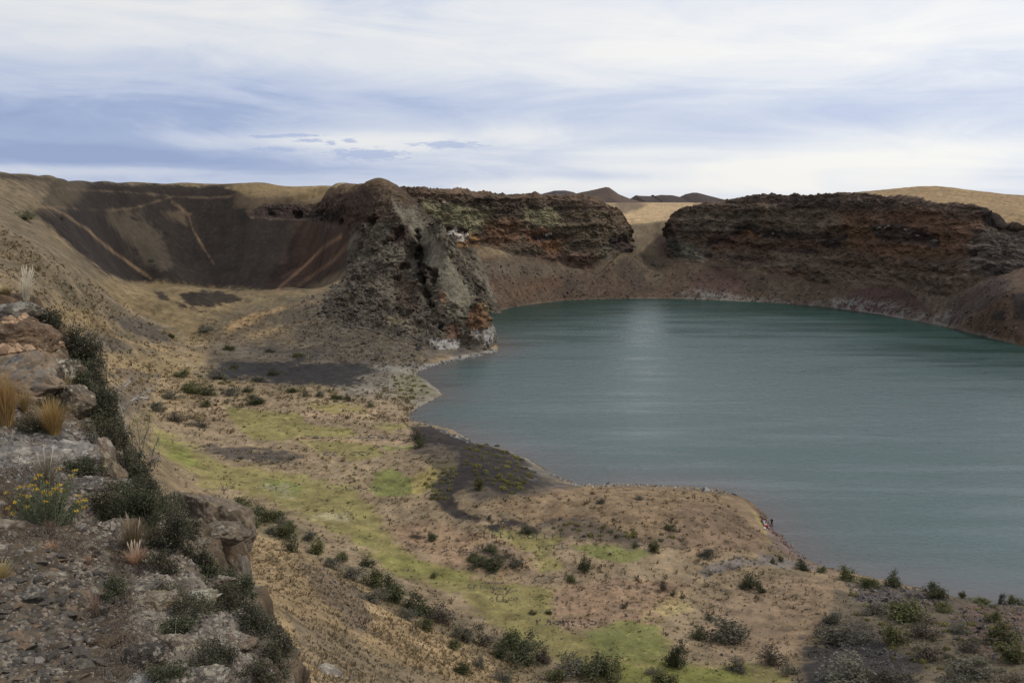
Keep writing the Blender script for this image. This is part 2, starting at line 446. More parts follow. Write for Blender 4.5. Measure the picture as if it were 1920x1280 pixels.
ROCK_POLY = [(455, 398), (500, 378), (560, 362), (640, 345), (700, 325), (760, 332), (835, 372), (880, 430), (915, 520), (938, 590), (940, 650), (860, 655),
             (800, 655), (740, 640), (690, 628), (640, 610), (600, 590), (610, 550), (640, 530), (650, 500), (648, 470), (660, 440), (600, 418), (540, 412), (470, 412)]
def shore_sd(x, y):
    return poly_sd(x, y, SHORE)
def land_h(x, y, fine=True):
    """height of the land, lake bed and hummocks included"""
    h = base_h(x, y)
    r = np.hypot(x, y)
    sd_ = np.full(x.shape, 999.0)
    near = (r < 620) & (y > 60) & (x > -80) & (x < 300)
    sd_[near] = shore_sd(x[near], y[near])
    # a low bank at the shore, a shelving bed in the lake
    wob = 0.7 * fbm2(x / 6.0, y / 6.0, 3, 5)
    s = sd_ + wob
    amp = sstep(s, 0, 14)
    ro = fbm2(x / 38.0, y / 38.0, 3, 11) * 1.1
    rm = fbm2(x / 7.0, y / 7.0, 4, 23) * 0.42
    steep = sstep(h, 9, 18)
    relief = (ro * (0.35 + 0.6 * steep) + rm * (0.55 + 0.7 * steep))
    if fine:
        relief = relief + fbm2(x / 1.5, y / 1.5, 3, 31) * 0.15 * np.clip(r / 90, 0.2, 1.3) * (1 - 0.8 * sstep(r, 360, 430))
    fade = np.clip(r / 70 - 0.3, 0.0, 1) * (1 - 0.7 * sstep(r, 700, 1500)) * (1 - 0.8 * sstep(h, 58, 66) * (x < -90))
    h = h + relief * fade * amp
    land = np.maximum(h, 0.10 + 0.10 * np.clip(s, 0, 5))
    bank = np.clip(s, -2, 3) * 0.22
    land = np.where(s < 3, bank + (land - 0.6) * sstep(s, 0, 3) * 0.9 + 0.0, land)
    bed = np.maximum(-0.06 + s * 0.16, -9.0)
    return np.where(s < 0, bed, np.maximum(land, 0.02)), sd_

# the polar sheet: fine where the picture looks, coarse around the back and out to the horizon
azf = np.radians(np.concatenate([np.arange(-180, -38, 4.0), np.arange(-36, 36.01, 0.072), np.arange(38, 179, 4.0), [180.0]]))
rr = np.concatenate([np.geomspace(0.8, 22, 40)[:-1], np.geomspace(22, 60, 230)[:-1], np.geomspace(60, 290, 520)[:-1], np.geomspace(290, 560, 600)[:-1], np.geomspace(560, 1500, 90)[:-1], np.geomspace(1500, 16000, 50)])
RR, AZ = np.meshgrid(rr, azf, indexing='ij')
GX = RR * np.sin(AZ); GY = RR * np.cos(AZ)
GH, GSD = land_h(GX, GY)
GP = np.stack([GX, GY, GH], -1)

# gully and crag relief of the rocky spur is cut in a sheet of its own
def rock_mask(U, V, P):
    n = fbm3(P, (0.06, 0.06, 0.06), 3, 77) * 14
    m = sstep(-(poly_sd(U, V, ROCK_POLY) + n), -4, 24)
    return m
# ------------------------------------------------------------------ ground cover map
def paint(P, base, items, warp=6.0, wscale=0.12, seed=201):
    """albedo map: items = (polygon in survey pixels, colour, opacity, softness, warp factor)"""
    U, V = project(P)
    U0, V0 = U, V
    wn = None
    dist = np.hypot(P[..., 0], P[..., 1])
    k = np.clip(150.0 / np.maximum(dist, 30), 0.25, 1.5)
    w1 = fbm2(P[..., 0] * wscale, P[..., 1] * wscale, 4, 201, 0.6)
    w2 = fbm2(P[..., 0] * wscale * 5, P[..., 1] * wscale * 5, 3, 209, 0.6)
    nz_ = (w1 * 1.35 + w2 * 1.0) * warp * (0.5 + k)
    col = base.copy()
    for it in items:
        poly, c, op, soft, wf = it[:5]
        line = len(it) > 5 and it[5]
        pa = np.array(poly, float)
        wid = line if line else 0
        mrg = 12 + warp * 2 * wf + soft + wid
        sel = (U0 > pa[:, 0].min() - mrg) & (U0 < pa[:, 0].max() + mrg) & (V0 > pa[:, 1].min() - mrg) & (V0 < pa[:, 1].max() + mrg) & (P[..., 1] > 0)
        if not sel.any(): continue
        sdv = poly_sd(U0[sel], V0[sel], pa, line=bool(line)) - wid
        m = sstep(-(sdv + nz_[sel] * wf), -soft, soft) * op
        col[sel] += (np.array(c) - col[sel]) * m[:, None]
    return col, U0, V0

TAN = (0.25, 0.18, 0.09); SCREE = (0.021, 0.0165, 0.0155); OLIVE = (0.185, 0.145, 0.078); DARK = (0.07, 0.058, 0.048)
PINK = (0.212, 0.160, 0.102); GREEN = (0.190, 0.166, 0.064); GBRIGHT = (0.155, 0.160, 0.056); PATHC = (0.215, 0.165, 0.11)
ITEMS = [
    # second crater
    ([(-40, 322), (130, 335), (250, 345), (420, 347), (520, 352), (560, 360), (660, 430), (665, 480), (650, 500), (560, 548), (470, 548), (350, 541), (240, 530), (200, 515), (150, 478), (110, 440), (60, 400), (90, 362)], SCREE, 0.96, 5, 0.8),
    ([(560, 395), (680, 430), (670, 480), (650, 500), (560, 548), (500, 548), (545, 480)], (0.085, 0.052, 0.038), 0.8, 25, 0.5),
    ([(110, 335), (170, 335), (150, 375), (110, 400), (40, 400), (60, 360)], (0.12, 0.095, 0.06), 0.5, 12, 1.0),
    ([(190, 400), (260, 400), (300, 440), (320, 490), (310, 510), (270, 490), (235, 455), (200, 420)], (0.10, 0.08, 0.058), 0.6, 8, 1.6),
    ([(300, 395), (345, 395), (350, 420), (320, 415)], (0.12, 0.09, 0.06), 0.6, 5, 1),
    ([(425, 352), (470, 344), (620, 346), (640, 352), (570, 368), (470, 372)], (0.26, 0.19, 0.10), 0.9, 4, 0.5),
    ([(440, 360), (560, 366), (640, 356), (650, 400), (560, 400), (470, 398), (440, 385)], (0.13, 0.095, 0.06), 0.7, 8, 1.0),
    ([(33, 383), (100, 390), (133, 410), (167, 433), (200, 463), (233, 487), (283, 522)], (0.19, 0.13, 0.08), 0.8, 2.8, 0.35, 2.0),
    ([(33, 385), (93, 387), (150, 392), (207, 395), (253, 390), (287, 380), (327, 368)], (0.15, 0.11, 0.07), 0.55, 2.2, 0.4, 1.0),
    ([(50, 380), (73, 363), (110, 353), (167, 357), (233, 360), (293, 365), (320, 368), (387, 371), (430, 368), (520, 356)], (0.15, 0.11, 0.07), 0.5, 2.2, 0.4, 0.9),
    ([(323, 380), (340, 392), (353, 403)], (0.18, 0.125, 0.08), 0.7, 4, 0.6, 2.5),
    ([(353, 403), (363, 433), (383, 467), (407, 503)], (0.18, 0.12, 0.075), 0.75, 2.2, 0.35, 1.0),
    ([(640, 443), (607, 463), (573, 497), (520, 542)], (0.25, 0.15, 0.09), 0.9, 2.5, 0.15, 2.5),
    ([(655, 455), (627, 487), (560, 535)], (0.18, 0.11, 0.07), 0.8, 3, 0.2, 3.0),
    ([(600, 445), (560, 500), (530, 520)], (0.13, 0.08, 0.055), 0.6, 3, 0.3, 2.0),
    # tan saddle and left slope
    ([(225, 530), (300, 527), (350, 533), (450, 545), (540, 542), (610, 547), (560, 567), (480, 590), (420, 600), (380, 640), (340, 650), (300, 610), (220, 565), (165, 522)], (0.205, 0.152, 0.082), 0.85, 6, 0.9),
    ([(380, 600), (470, 560), (560, 552), (640, 556), (600, 590), (520, 610), (430, 625)], (0.12, 0.098, 0.068), 0.65, 10, 1.5),
    ([(280, 548), (340, 552), (420, 548), (520, 548), (470, 556), (380, 556)], (0.13, 0.10, 0.065), 0.45, 4, 1.5),
    ([(337, 553), (377, 545), (433, 549), (450, 563), (400, 577), (360, 577)], SCREE, 0.9, 3, 0.8),
    ([(285, 543), (313, 553), (317, 562), (300, 559)], SCREE, 0.8, 2, 0.6), ([(330, 567), (347, 570), (350, 578), (335, 576)], SCREE, 0.8, 2, 0.5), ([(365, 580), (390, 582), (388, 588), (370, 586)], SCREE, 0.8, 2, 0.5),
    ([(107, 567), (173, 582), (215, 620), (160, 612), (105, 600), (80, 580)], (0.27, 0.195, 0.10), 0.7, 8, 1.2),
    ([(207, 593), (267, 600), (317, 627), (317, 645), (283, 640), (233, 617)], (0.075, 0.065, 0.055), 0.85, 5, 1.0),
    ([(160, 613), (207, 630), (247, 650), (233, 663), (187, 660), (160, 640)], (0.10, 0.085, 0.07), 0.8, 5, 1.0),
    ([(150, 670), (340, 655), (460, 670), (440, 700), (300, 720), (170, 740)], (0.26, 0.19, 0.10), 0.65, 12, 1.2),
    ([(160, 690), (300, 700), (300, 712), (180, 706)], DARK, 0.7, 3, 1.0), ([(200, 715), (290, 720), (280, 770), (200, 780)], (0.09, 0.075, 0.06), 0.7, 8, 1.2),
    ([(20, 420), (70, 425), (70, 445), (20, 440)], DARK, 0.8, 6, 1.0),
    ([(-30, 330), (100, 338), (60, 400), (150, 500), (100, 520), (-30, 440)], (0.16, 0.125, 0.08), 0.7, 10, 0.8),
    ([(12, 432), (80, 480), (130, 510), (175, 540), (230, 575), (280, 600), (325, 618)], PATHC, 0.85, 1.8, 0.15, 2.0),
    ([(280, 600), (325, 618), (345, 628), (338, 643)], (0.19, 0.158, 0.118), 0.85, 1.8, 0.2, 2.0),
    ([(338, 643), (345, 670), (370, 700), (400, 715)], (0.20, 0.17, 0.14), 0.6, 2, 0.2, 1.5),
    ([(200, 625), (260, 645), (300, 656), (335, 658)], (0.34, 0.24, 0.13), 0.7, 2, 0.3, 1.6),
    # apron west of the spur
    ([(390, 640), (420, 600), (560, 566), (640, 560), (700, 620), (800, 655), (780, 690), (560, 690), (390, 690)], (0.115, 0.09, 0.06), 0.8, 10, 1.0),
    ([(420, 610), (520, 575), (610, 556), (600, 566), (500, 592), (420, 628)], (0.34, 0.23, 0.12), 0.75, 4, 0.8), ([(460, 628), (560, 600), (640, 590), (560, 612), (470, 640)], (0.28, 0.2, 0.11), 0.6, 4, 1.0),
    ([(630, 575), (662, 582), (660, 594), (632, 590)], (0.34, 0.23, 0.11), 0.9, 3, 0.8),
    ([(400, 645), (520, 650), (620, 655), (600, 668), (420, 660)], (0.08, 0.068, 0.058), 0.7, 6, 1.0),
    ([(430, 672), (500, 680), (560, 676), (670, 684), (700, 698), (650, 720), (560, 724), (480, 712), (400, 700)], (0.024, 0.022, 0.0225), 0.95, 5, 0.9),
    ([(620, 690), (700, 680), (790, 690), (830, 740), (770, 780), (700, 770), (640, 740)], (0.17, 0.155, 0.13), 0.8, 10, 1.0),
    ([(740, 700), (790, 700), (815, 740), (760, 750)], (0.15, 0.145, 0.075), 0.55, 12, 1.8), ([(690, 690), (760, 678), (790, 690), (760, 700)], (0.34, 0.33, 0.30), 0.6, 6, 1.0),
    ([(800, 690), (850, 668), (930, 652), (930, 662), (850, 680)], (0.26, 0.25, 0.23), 0.7, 4, 0.8), ([(860, 645), (910, 645), (925, 655), (850, 668)], (0.085, 0.075, 0.068), 0.85, 3, 0.5), ([(780, 640), (850, 645), (880, 660), (800, 675)], (0.09, 0.08, 0.07), 0.8, 6, 0.8),
    ([(250, 466), (258, 466), (259, 471), (249, 471)], (0.012, 0.01, 0.01), 0.9, 1.5, 0.2), ([(278, 487), (288, 487), (290, 491), (277, 491)], (0.012, 0.01, 0.01), 0.9, 1.5, 0.2), ([(306, 434), (320, 438), (318, 441), (306, 439)], (0.012, 0.01, 0.01), 0.8, 1.5, 0.2), ([(245, 405), (262, 412), (258, 415), (246, 410)], (0.015, 0.012, 0.012), 0.8, 1.5, 0.2),  # small crater caves: their inner shade painted as dark spots
    ([(395, 655), (520, 640), (640, 650), (760, 668), (800, 690), (700, 712), (560, 722), (430, 715), (370, 690)], (0.075, 0.066, 0.055), 0.6, 14, 1.3),
    ([(540, 560), (640, 545), (720, 630), (800, 655), (760, 680), (640, 665), (560, 640), (520, 600)], (0.085, 0.074, 0.058), 0.7, 16, 1.2),
    ([(425, 674), (500, 681), (560, 677), (670, 685), (705, 698), (650, 720), (560, 724), (480, 714), (395, 702)], (0.024, 0.022, 0.0225), 0.92, 6, 1.3),
    ([(470, 640), (560, 648), (640, 655), (700, 668), (640, 674), (540, 664)], (0.045, 0.04, 0.035), 0.5, 8, 1.6),
    # basin floor
    ([(270, 790), (390, 745), (560, 745), (760, 745), (800, 790), (870, 840), (820, 930), (1100, 990), (1400, 1010), (1450, 1100), (1500, 1300), (1050, 1300), (420, 950), (290, 860)], PINK, 0.92, 14, 1.0),
    ([(390, 742), (420, 748), (470, 780), (560, 770), (640, 765), (700, 770), (690, 780), (560, 792), (450, 790), (400, 760)], (0.34, 0.24, 0.16), 0.7, 4, 0.8),
    ([(410, 752), (440, 762), (500, 768), (560, 772), (580, 795), (650, 802), (672, 815), (600, 822), (560, 820), (520, 828), (470, 825), (445, 800)], GREEN, 0.95, 3, 0.6),
    ([(560, 826), (650, 824), (700, 835), (715, 850), (680, 858), (620, 850), (580, 840)], GREEN, 0.9, 3, 0.7),
    ([(573, 757), (680, 760), (687, 777), (613, 775)], (0.22, 0.185, 0.065), 0.8, 4, 0.8), ([(693, 797), (763, 793), (770, 803), (727, 810)], GREEN, 0.8, 3, 0.8),
    ([(723, 838), (775, 833), (778, 838), (725, 845)], GBRIGHT, 0.8, 2, 0.5),
    ([(290, 805), (360, 835), (420, 868), (530, 880), (590, 898), (640, 905), (700, 940), (720, 985), (750, 1020), (800, 1050), (880, 1068), (960, 1090), (1040, 1110), (1020, 1160), (1080, 1195), (1150, 1180), (1200, 1165), (1230, 1180), (1260, 1230), (1400, 1240), (1480, 1270), (1480, 1300), (1150, 1300), (1050, 1240), (960, 1180), (860, 1120), (760, 1080), (660, 1020), (560, 960), (460, 930), (380, 910), (320, 870), (285, 840)], GREEN, 0.9, 8, 1.2),
    ([(300, 822), (350, 840), (380, 880), (330, 860)], (0.17, 0.18, 0.05), 0.8, 6, 1.0),
    ([(490, 900), (530, 897), (560, 915), (520, 930)], (0.10, 0.135, 0.035), 0.6, 6, 1.0),
    ([(592, 958), (625, 955), (650, 965), (610, 970)], (0.30, 0.265, 0.17), 0.6, 5, 2.2), ([(500, 912), (525, 915), (530, 925), (505, 922)], (0.28, 0.25, 0.16), 0.5, 5, 2.2),
    ([(700, 887), (727, 877), (773, 900), (778, 930), (713, 932), (692, 925)], (0.13, 0.14, 0.042), 0.9, 5, 0.8), ([(775, 890), (830, 860), (850, 870), (800, 920), (778, 930)], (0.27, 0.22, 0.07), 0.7, 6, 1),
    ([(640, 1000), (700, 990), (720, 1030), (820, 1060), (900, 1075), (860, 1095), (740, 1060)], (0.16, 0.16, 0.045), 0.5, 8, 1.2),
    ([(720, 985), (820, 975), (900, 1000), (970, 1025), (1000, 1060), (960, 1078), (880, 1070), (820, 1055), (760, 1030)], (0.245, 0.165, 0.105), 0.85, 8, 1.0),
    ([(875, 1040), (900, 1022), (950, 1020), (975, 1045), (975, 1060), (930, 1065), (890, 1055)], (0.16, 0.12, 0.085), 0.8, 4, 0.7),
    ([(910, 990), (977, 993), (1060, 1007), (1020, 1045), (1060, 1057), (1047, 1067), (1013, 1075), (997, 1057), (1000, 1037), (960, 1017)], GREEN, 0.9, 4, 0.6),
    ([(1073, 1022), (1120, 1019), (1213, 1029), (1220, 1038), (1203, 1050), (1160, 1053), (1110, 1042)], GBRIGHT, 0.92, 3, 0.6),
    ([(1040, 1110), (1180, 1080), (1300, 1090), (1280, 1140), (1220, 1170), (1120, 1185), (1050, 1170)], (0.24, 0.16, 0.105), 0.8, 8, 1.0),
    ([(1100, 1182), (1143, 1170), (1227, 1175), (1233, 1213), (1253, 1227), (1193, 1243), (1127, 1230)], GBRIGHT, 0.9, 6, 1.0),
    ([(1200, 1150), (1270, 1110), (1300, 1120), (1290, 1150), (1240, 1160)], (0.28, 0.23, 0.10), 0.7, 8, 1.2),
    ([(1150, 1240), (1260, 1235), (1400, 1250), (1420, 1300), (1150, 1300)], (0.15, 0.16, 0.04), 0.7, 8, 1.2),
    # ochre lines worn in the turf
    ([(560, 818), (600, 850), (660, 890), (680, 905), (700, 925)], (0.27, 0.215, 0.11), 0.8, 1.2, 0.1, 1.4), ([(640, 768), (690, 778), (696, 790)], (0.36, 0.28, 0.2), 0.7, 2, 0.2, 1.5),
    ([(560, 820), (680, 828), (780, 825)], (0.30, 0.21, 0.13), 0.6, 3, 0.3, 3.0), ([(770, 895), (776, 920), (772, 930)], (0.3, 0.25, 0.1), 0.7, 1, 0.1, 1.0),
    ([(1000, 1040), (1010, 1060), (990, 1080), (940, 1092), (880, 1080)], (0.30, 0.20, 0.14), 0.7, 4, 0.3, 3.0),
    ([(385, 838), (430, 832), (480, 842), (530, 850), (565, 858), (520, 868), (470, 862), (400, 858)], (0.055, 0.048, 0.042), 0.85, 5, 1.3),
    # black cinder on the shore knoll
    ([(772, 793), (900, 828), (1010, 878), (1080, 910), (990, 945), (890, 950), (845, 900), (780, 845)], (0.055, 0.047, 0.041), 0.8, 8, 1.3),
    ([(773, 795), (833, 797), (873, 827), (927, 833), (973, 853), (1013, 880), (1022, 900), (1000, 918), (960, 931), (880, 905), (850, 927), (862, 958), (947, 967), (1013, 988), (1007, 999), (873, 982), (838, 963), (818, 940), (805, 933), (812, 910), (865, 880), (862, 842), (780, 836)], (0.028, 0.024, 0.0235), 0.95, 5, 0.9),
    ([(985, 868), (1010, 875), (1075, 908), (1030, 912), (1000, 895)], (0.22, 0.21, 0.20), 0.5, 8, 1.4), ([(1000, 880), (1040, 892), (1088, 911), (1030, 918), (985, 905)], (0.045, 0.04, 0.038), 0.6, 6, 1.2), ([(1020, 895), (1060, 905), (1085, 915), (1040, 915)], (0.12, 0.10, 0.09), 0.8, 4, 0.6),
    ([(880, 940), (960, 925), (1080, 915), (1340, 918), (1425, 975), (1450, 1030), (1300, 1040), (1150, 1015), (1010, 985)], (0.20, 0.14, 0.085), 0.85, 8, 1.0),
    ([(1280, 940), (1380, 945), (1430, 1000), (1430, 1035), (1320, 1040), (1260, 990)], (0.145, 0.10, 0.07), 0.7, 14, 1.0), ([(1150, 1010), (1290, 1000), (1290, 1030), (1200, 1028)], (0.10, 0.075, 0.06), 0.7, 8, 1.2),
    ([(1010, 985), (1100, 975), (1200, 1010), (1180, 1020), (1060, 1005)], (0.09, 0.075, 0.06), 0.75, 6, 1.2),
    ([(1300, 1068), (1350, 1050), (1450, 1040), (1500, 1050), (1570, 1072), (1520, 1068), (1400, 1060), (1320, 1085)], (0.135, 0.12, 0.115), 0.85, 4, 0.8),
    ([(1425, 955), (1445, 985), (1490, 1035), (1545, 1065), (1510, 1058), (1440, 1025)], (0.16, 0.115, 0.10), 0.9, 3, 0.4),
    ([(1415, 960), (1430, 990), (1440, 1010), (1465, 1040)], (0.22, 0.20, 0.06), 0.8, 3, 0.5, 1.8),
    # brushy ground in the near right corner
    ([(1450, 1080), (1560, 1075), (1620, 1120), (1560, 1200), (1450, 1240), (1300, 1230), (1330, 1120)], (0.20, 0.14, 0.095), 0.6, 14, 1.0),
    ([(1560, 1095), (1660, 1095), (1940, 1118), (1940, 1300), (1480, 1300), (1560, 1190)], (0.088, 0.074, 0.053), 0.85, 22, 1.5),
    ([(1600, 1095), (1740, 1102), (1800, 1125), (1700, 1150), (1610, 1128)], (0.075, 0.062, 0.058), 0.7, 8, 1.0), ([(1780, 1150), (1940, 1130), (1940, 1200), (1820, 1230)], (0.10, 0.06, 0.045), 0.7, 10, 1.2),
    ([(1500, 1190), (1540, 1212), (1610, 1168), (1640, 1190), (1720, 1260), (1700, 1300), (1515, 1300)], (0.030, 0.027, 0.027), 0.92, 14, 1.6),
    # the slope under the lookout
    ([(425, 985), (520, 1010), (620, 1060), (760, 1130), (900, 1195), (1040, 1290), (600, 1300), (530, 1290), (480, 1100)], (0.255, 0.182, 0.10), 0.85, 6, 0.8),
    ([(560, 1050), (610, 1065), (680, 1110), (705, 1165), (680, 1195), (610, 1140)], (0.11, 0.085, 0.065), 0.7, 8, 1.0), ([(540, 1150), (700, 1230), (900, 1290), (620, 1290), (560, 1230)], (0.15, 0.12, 0.08), 0.7, 10, 1.2),
    ([(620, 1040), (720, 1080), (900, 1180), (1100, 1270), (1000, 1290), (860, 1215), (720, 1140)], (0.12, 0.10, 0.065), 0.65, 10, 1.2),
    ([(420, 930), (560, 975), (640, 1040), (560, 1020), (450, 985)], (0.13, 0.11, 0.065), 0.7, 8, 1.2),
]
# far shore, talus and plain
FAR_ITEMS = [
    ([(900, 600), (900, 480), (1000, 480), (1110, 505), (1200, 475), (1260, 478), (1400, 505), (1600, 530), (1940, 500), (1940, 660), (1700, 600), (1550, 580), (1250, 561), (1000, 572)], (0.105, 0.072, 0.052), 0.95, 6, 0.5),
    ([(860, 500), (950, 480), (1060, 500), (1110, 512), (1040, 520), (960, 520)], (0.13, 0.105, 0.075), 0.7, 8, 0.8), ([(900, 520), (960, 530), (1010, 560), (960, 560)], (0.13, 0.08, 0.05), 0.5, 8, 0.8),
    ([(980, 530), (1040, 515), (1060, 535), (1000, 550)], (0.14, 0.08, 0.05), 0.5, 8, 0.6), ([(1060, 520), (1100, 525), (1080, 548), (1050, 540)], (0.055, 0.045, 0.04), 0.6, 8, 0.8),
    ([(1170, 425), (1262, 405), (1262, 500), (1240, 540), (1180, 520), (1150, 500)], (0.11, 0.085, 0.055), 0.8, 6, 0.6),
    ([(1226, 440), (1250, 440), (1262, 480), (1235, 480)], (0.09, 0.05, 0.038), 0.8, 4, 0.4), ([(1170, 480), (1200, 500), (1230, 545), (1190, 545), (1150, 505)], (0.06, 0.048, 0.04), 0.6, 8, 0.6),
    ([(1150, 372), (1300, 372), (1300, 400), (1262, 412), (1215, 418), (1170, 421), (1160, 400)], (0.42, 0.30, 0.165), 0.95, 2, 0.15),
    ([(1150, 372), (1188, 375), (1212, 384), (1195, 394), (1160, 402)], (0.12, 0.085, 0.06), 0.8, 4, 0.6), ([(1225, 384), (1262, 382), (1300, 388), (1262, 387)], (0.30, 0.22, 0.13), 0.6, 2, 0.5),
    ([(1285, 560), (1300, 520), (1350, 490), (1385, 520), (1400, 550)], (0.085, 0.05, 0.042), 0.75, 8, 0.4), ([(1570, 580), (1600, 545), (1660, 532), (1700, 545), (1740, 575), (1760, 600)], (0.08, 0.048, 0.042), 0.9, 5, 0.3),
    ([(1770, 590), (1800, 555), (1860, 520), (1900, 525), (1860, 570), (1800, 605), (1760, 605)], (0.075, 0.052, 0.048), 0.85, 5, 0.3), ([(1400, 515), (1560, 545), (1580, 570), (1420, 558)], (0.125, 0.095, 0.065), 0.7, 10, 0.8),
    ([(1700, 520), (1800, 530), (1780, 580), (1740, 575), (1690, 535)], (0.12, 0.09, 0.068), 0.8, 8, 0.8),
    ([(1800, 605), (1870, 560), (1940, 530), (1940, 660), (1850, 630)], (0.12, 0.075, 0.05), 0.8, 6, 0.8), ([(1855, 590), (1880, 585), (1885, 600), (1860, 602)], (0.03, 0.027, 0.025), 0.9, 4, 0.8), ([(1895, 550), (1940, 545), (1940, 610), (1905, 600)], (0.035, 0.03, 0.027), 0.9, 6, 0.8),
    ([(1500, 340), (1760, 335), (1980, 370), (1980, 450), (1880, 440), (1800, 390), (1600, 380)], (0.27, 0.185, 0.095), 0.95, 3, 0.2),
]

rg = np.hypot(GX, GY)
n_a = fbm2(GX / 9, GY / 9, 5, 301, 0.6)[..., None]; n_b = fbm2(GX / 55, GY / 55, 4, 307, 0.6)[..., None]
mixv = np.clip(0.5 + 0.9 * n_a + 0.5 * n_b, 0, 1)
base_c = np.array((0.125, 0.10, 0.066)) * (1 - mixv) + np.array((0.245, 0.18, 0.105)) * mixv
farc = np.clip((rg - 520) / 150, 0, 1)[..., None]
base_c = base_c * (1 - farc) + (np.array((0.33, 0.235, 0.125)) * (0.85 + 0.3 * n_b)) * farc
col, U0, V0 = paint(GP, base_c, FAR_ITEMS, 7.0, 0.06)
is_far = ((GY > 420) & (GX > -25)) | ((GX > 100) & (GY > 300)) | (rg > 640)
colN, _, _ = paint(GP, base_c, ITEMS, 7.0, 0.12)
col = np.where(is_far[..., None], col, colN)
# down-slope streaks in the cinder bowl, mottling everywhere
mot = fbm2(GX / 2.2, GY / 2.2, 4, 331, 0.65)[..., None]
mot2 = fbm2(GX / 11.0 + 3, GY / 11.0, 4, 341, 0.6)[..., None]
farn = (1 - 0.55 * sstep(GY, 340, 400) * (GX < -60))[..., None]
col = col * np.clip(1 + 0.55 * mot * farn + 0.30 * mot2, 0.35, 2.0)
# dark stones / scrub litter across the dry basin
lit = fbm2(GX / 1.1, GY / 1.1, 3, 351, 0.7)
lm = sstep(lit, 0.26, 0.5) * (rg < 640) * (rg > 40) * 0.45 * (1 - 0.8 * (col[..., 1] > col[..., 0] * 0.8))
col = col * (1 - lm[..., None]) + np.array((0.055, 0.05, 0.036)) * lm[..., None]
bowl = (V0 < 548) & (V0 > 400) & (U0 > 330) & (U0 < 670) & (GY > 380) & (GY < 540)
ang = np.arctan2(GX + 143, GY - 405)
stre = fbm2(ang * 22, rg * 0.006, 4, 361, 0.6)
col = np.where(bowl[..., None], col * np.clip(1 + 0.28 * stre, 0.75, 1.4)[..., None], col)
# pebble rim at the waterline, wet dark edge, pale salty bands on the far beach
sdm = GSD + 0.8 * fbm2(GX / 2.0, GY / 2.0, 3, 371)
pn = fbm2(GX / 22, GY / 22, 3, 377)
band = sstep(sdm, 0.15, 0.6) * (1 - sstep(sdm, 0.7 + 0.9 * pn, 1.5 + 1.5 * pn)) * sstep(fbm2(GX / 9, GY / 9, 3, 379), -0.45, 0.1)
pale = np.array((0.22, 0.21, 0.195)) * (0.6 + 0.8 * (0.5 + 0.5 * fbm2(GX / 0.8, GY / 0.8, 2, 381)))[..., None]
fb = sstep(U0, 1240, 1330) * (1 - sstep(U0, 1760, 1850)) * (GY > 300)
band2 = fb * sstep(sdm, 0.3, 1.0) * (1 - sstep(sdm, 2 + 5 * pn + 3 * (U0 > 1550), 9 + 6 * pn)) * sstep(fbm2(GX / 2.4, GY / 2.4, 4, 391, 0.75), -0.25, 0.3)
shore_red = (U0 > 1380) & (GY < 200)
bandc = np.where(shore_red[..., None], np.array((0.11, 0.055, 0.042)), pale)
near_amt = np.where(GY > 300, 0.35, 0.75) * np.where(shore_red, 0.9, 1.0)
col = col + (bandc - col) * (band * near_amt)[..., None]
col = col + (pale * 1.15 - col) * (band2 * 0.7)[..., None]
wet = sstep(-sdm, -0.35, 0.1) * (GSD < 50)
col = col * (1 - 0.55 * wet[..., None])
col = np.where((GSD < -0.3)[..., None], np.array((0.10, 0.085, 0.075)) * (0.8 + 0.4 * mot), col)
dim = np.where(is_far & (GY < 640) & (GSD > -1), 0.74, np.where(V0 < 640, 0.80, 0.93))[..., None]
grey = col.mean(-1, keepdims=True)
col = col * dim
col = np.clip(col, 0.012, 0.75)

RM = rock_mask(U0, V0, GP) * ((GY > 280) & (GY < 520) & (GX < 5) & (rg > 280))
GPo = GP.copy(); GPo[..., 2] -= 3.0 * sstep(RM, 0.08, 0.30) + 9 * sstep(RM, 0.8, 1.0)
m_ground = mat_earth('steppe_ground', 2.6, 0.3, 0.5, bdist=0.16, speck=0.75, speck_scale=1.3, own_speck=True)
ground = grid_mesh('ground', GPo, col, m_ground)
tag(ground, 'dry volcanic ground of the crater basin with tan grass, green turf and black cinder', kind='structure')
# ------------------------------------------------------------------ crag relief
def normals(P):
    du = np.gradient(P, axis=1); dv = np.gradient(P, axis=0)
    n = np.cross(du, dv); n /= np.linalg.norm(n, axis=-1, keepdims=True) + 1e-9
    return n
def crag(P, seed, big=14.0, amp=1.0):
    """blocky, cleft relief in metres"""
    q = P + np.stack([fbm3(P, (1 / 9.,) * 3, 3, seed + 50), fbm3(P, (1 / 9.,) * 3, 3, seed + 60), fbm3(P, (1 / 9.,) * 3, 3, seed + 70)], -1) * 3.0
    a = fbm3(q, (1 / big, 1 / big, 1 / (big * 0.8)), 5, seed, 0.55, True)
    b = fbm3(q, (1 / 4., 1 / 4., 1 / 3.), 4, seed + 9, 0.6)
    cl = np.abs(vnoise3(q[..., 0] / 9, q[..., 1] / 9, q[..., 2] / 22, seed + 21))
    cleft = -np.clip(1 - cl / 0.16, 0, 1) ** 1.5 * 1.1 * sstep(vnoise3(q[..., 0] / 20, q[..., 1] / 20, q[..., 2] / 20, seed + 25), -0.2, 0.5)
    c = fbm3(q, (1 / 1.7,) * 3, 3, seed + 33, 0.6, True)
    L_ = fbm3(q, (1 / 24., 1 / 24., 1 / 40.), 2, seed + 44, 0.5, True)
    return amp * (a * 2.8 + b * 2.0 + c * 0.9 + cleft + (L_ - 0.3) * 2.2)

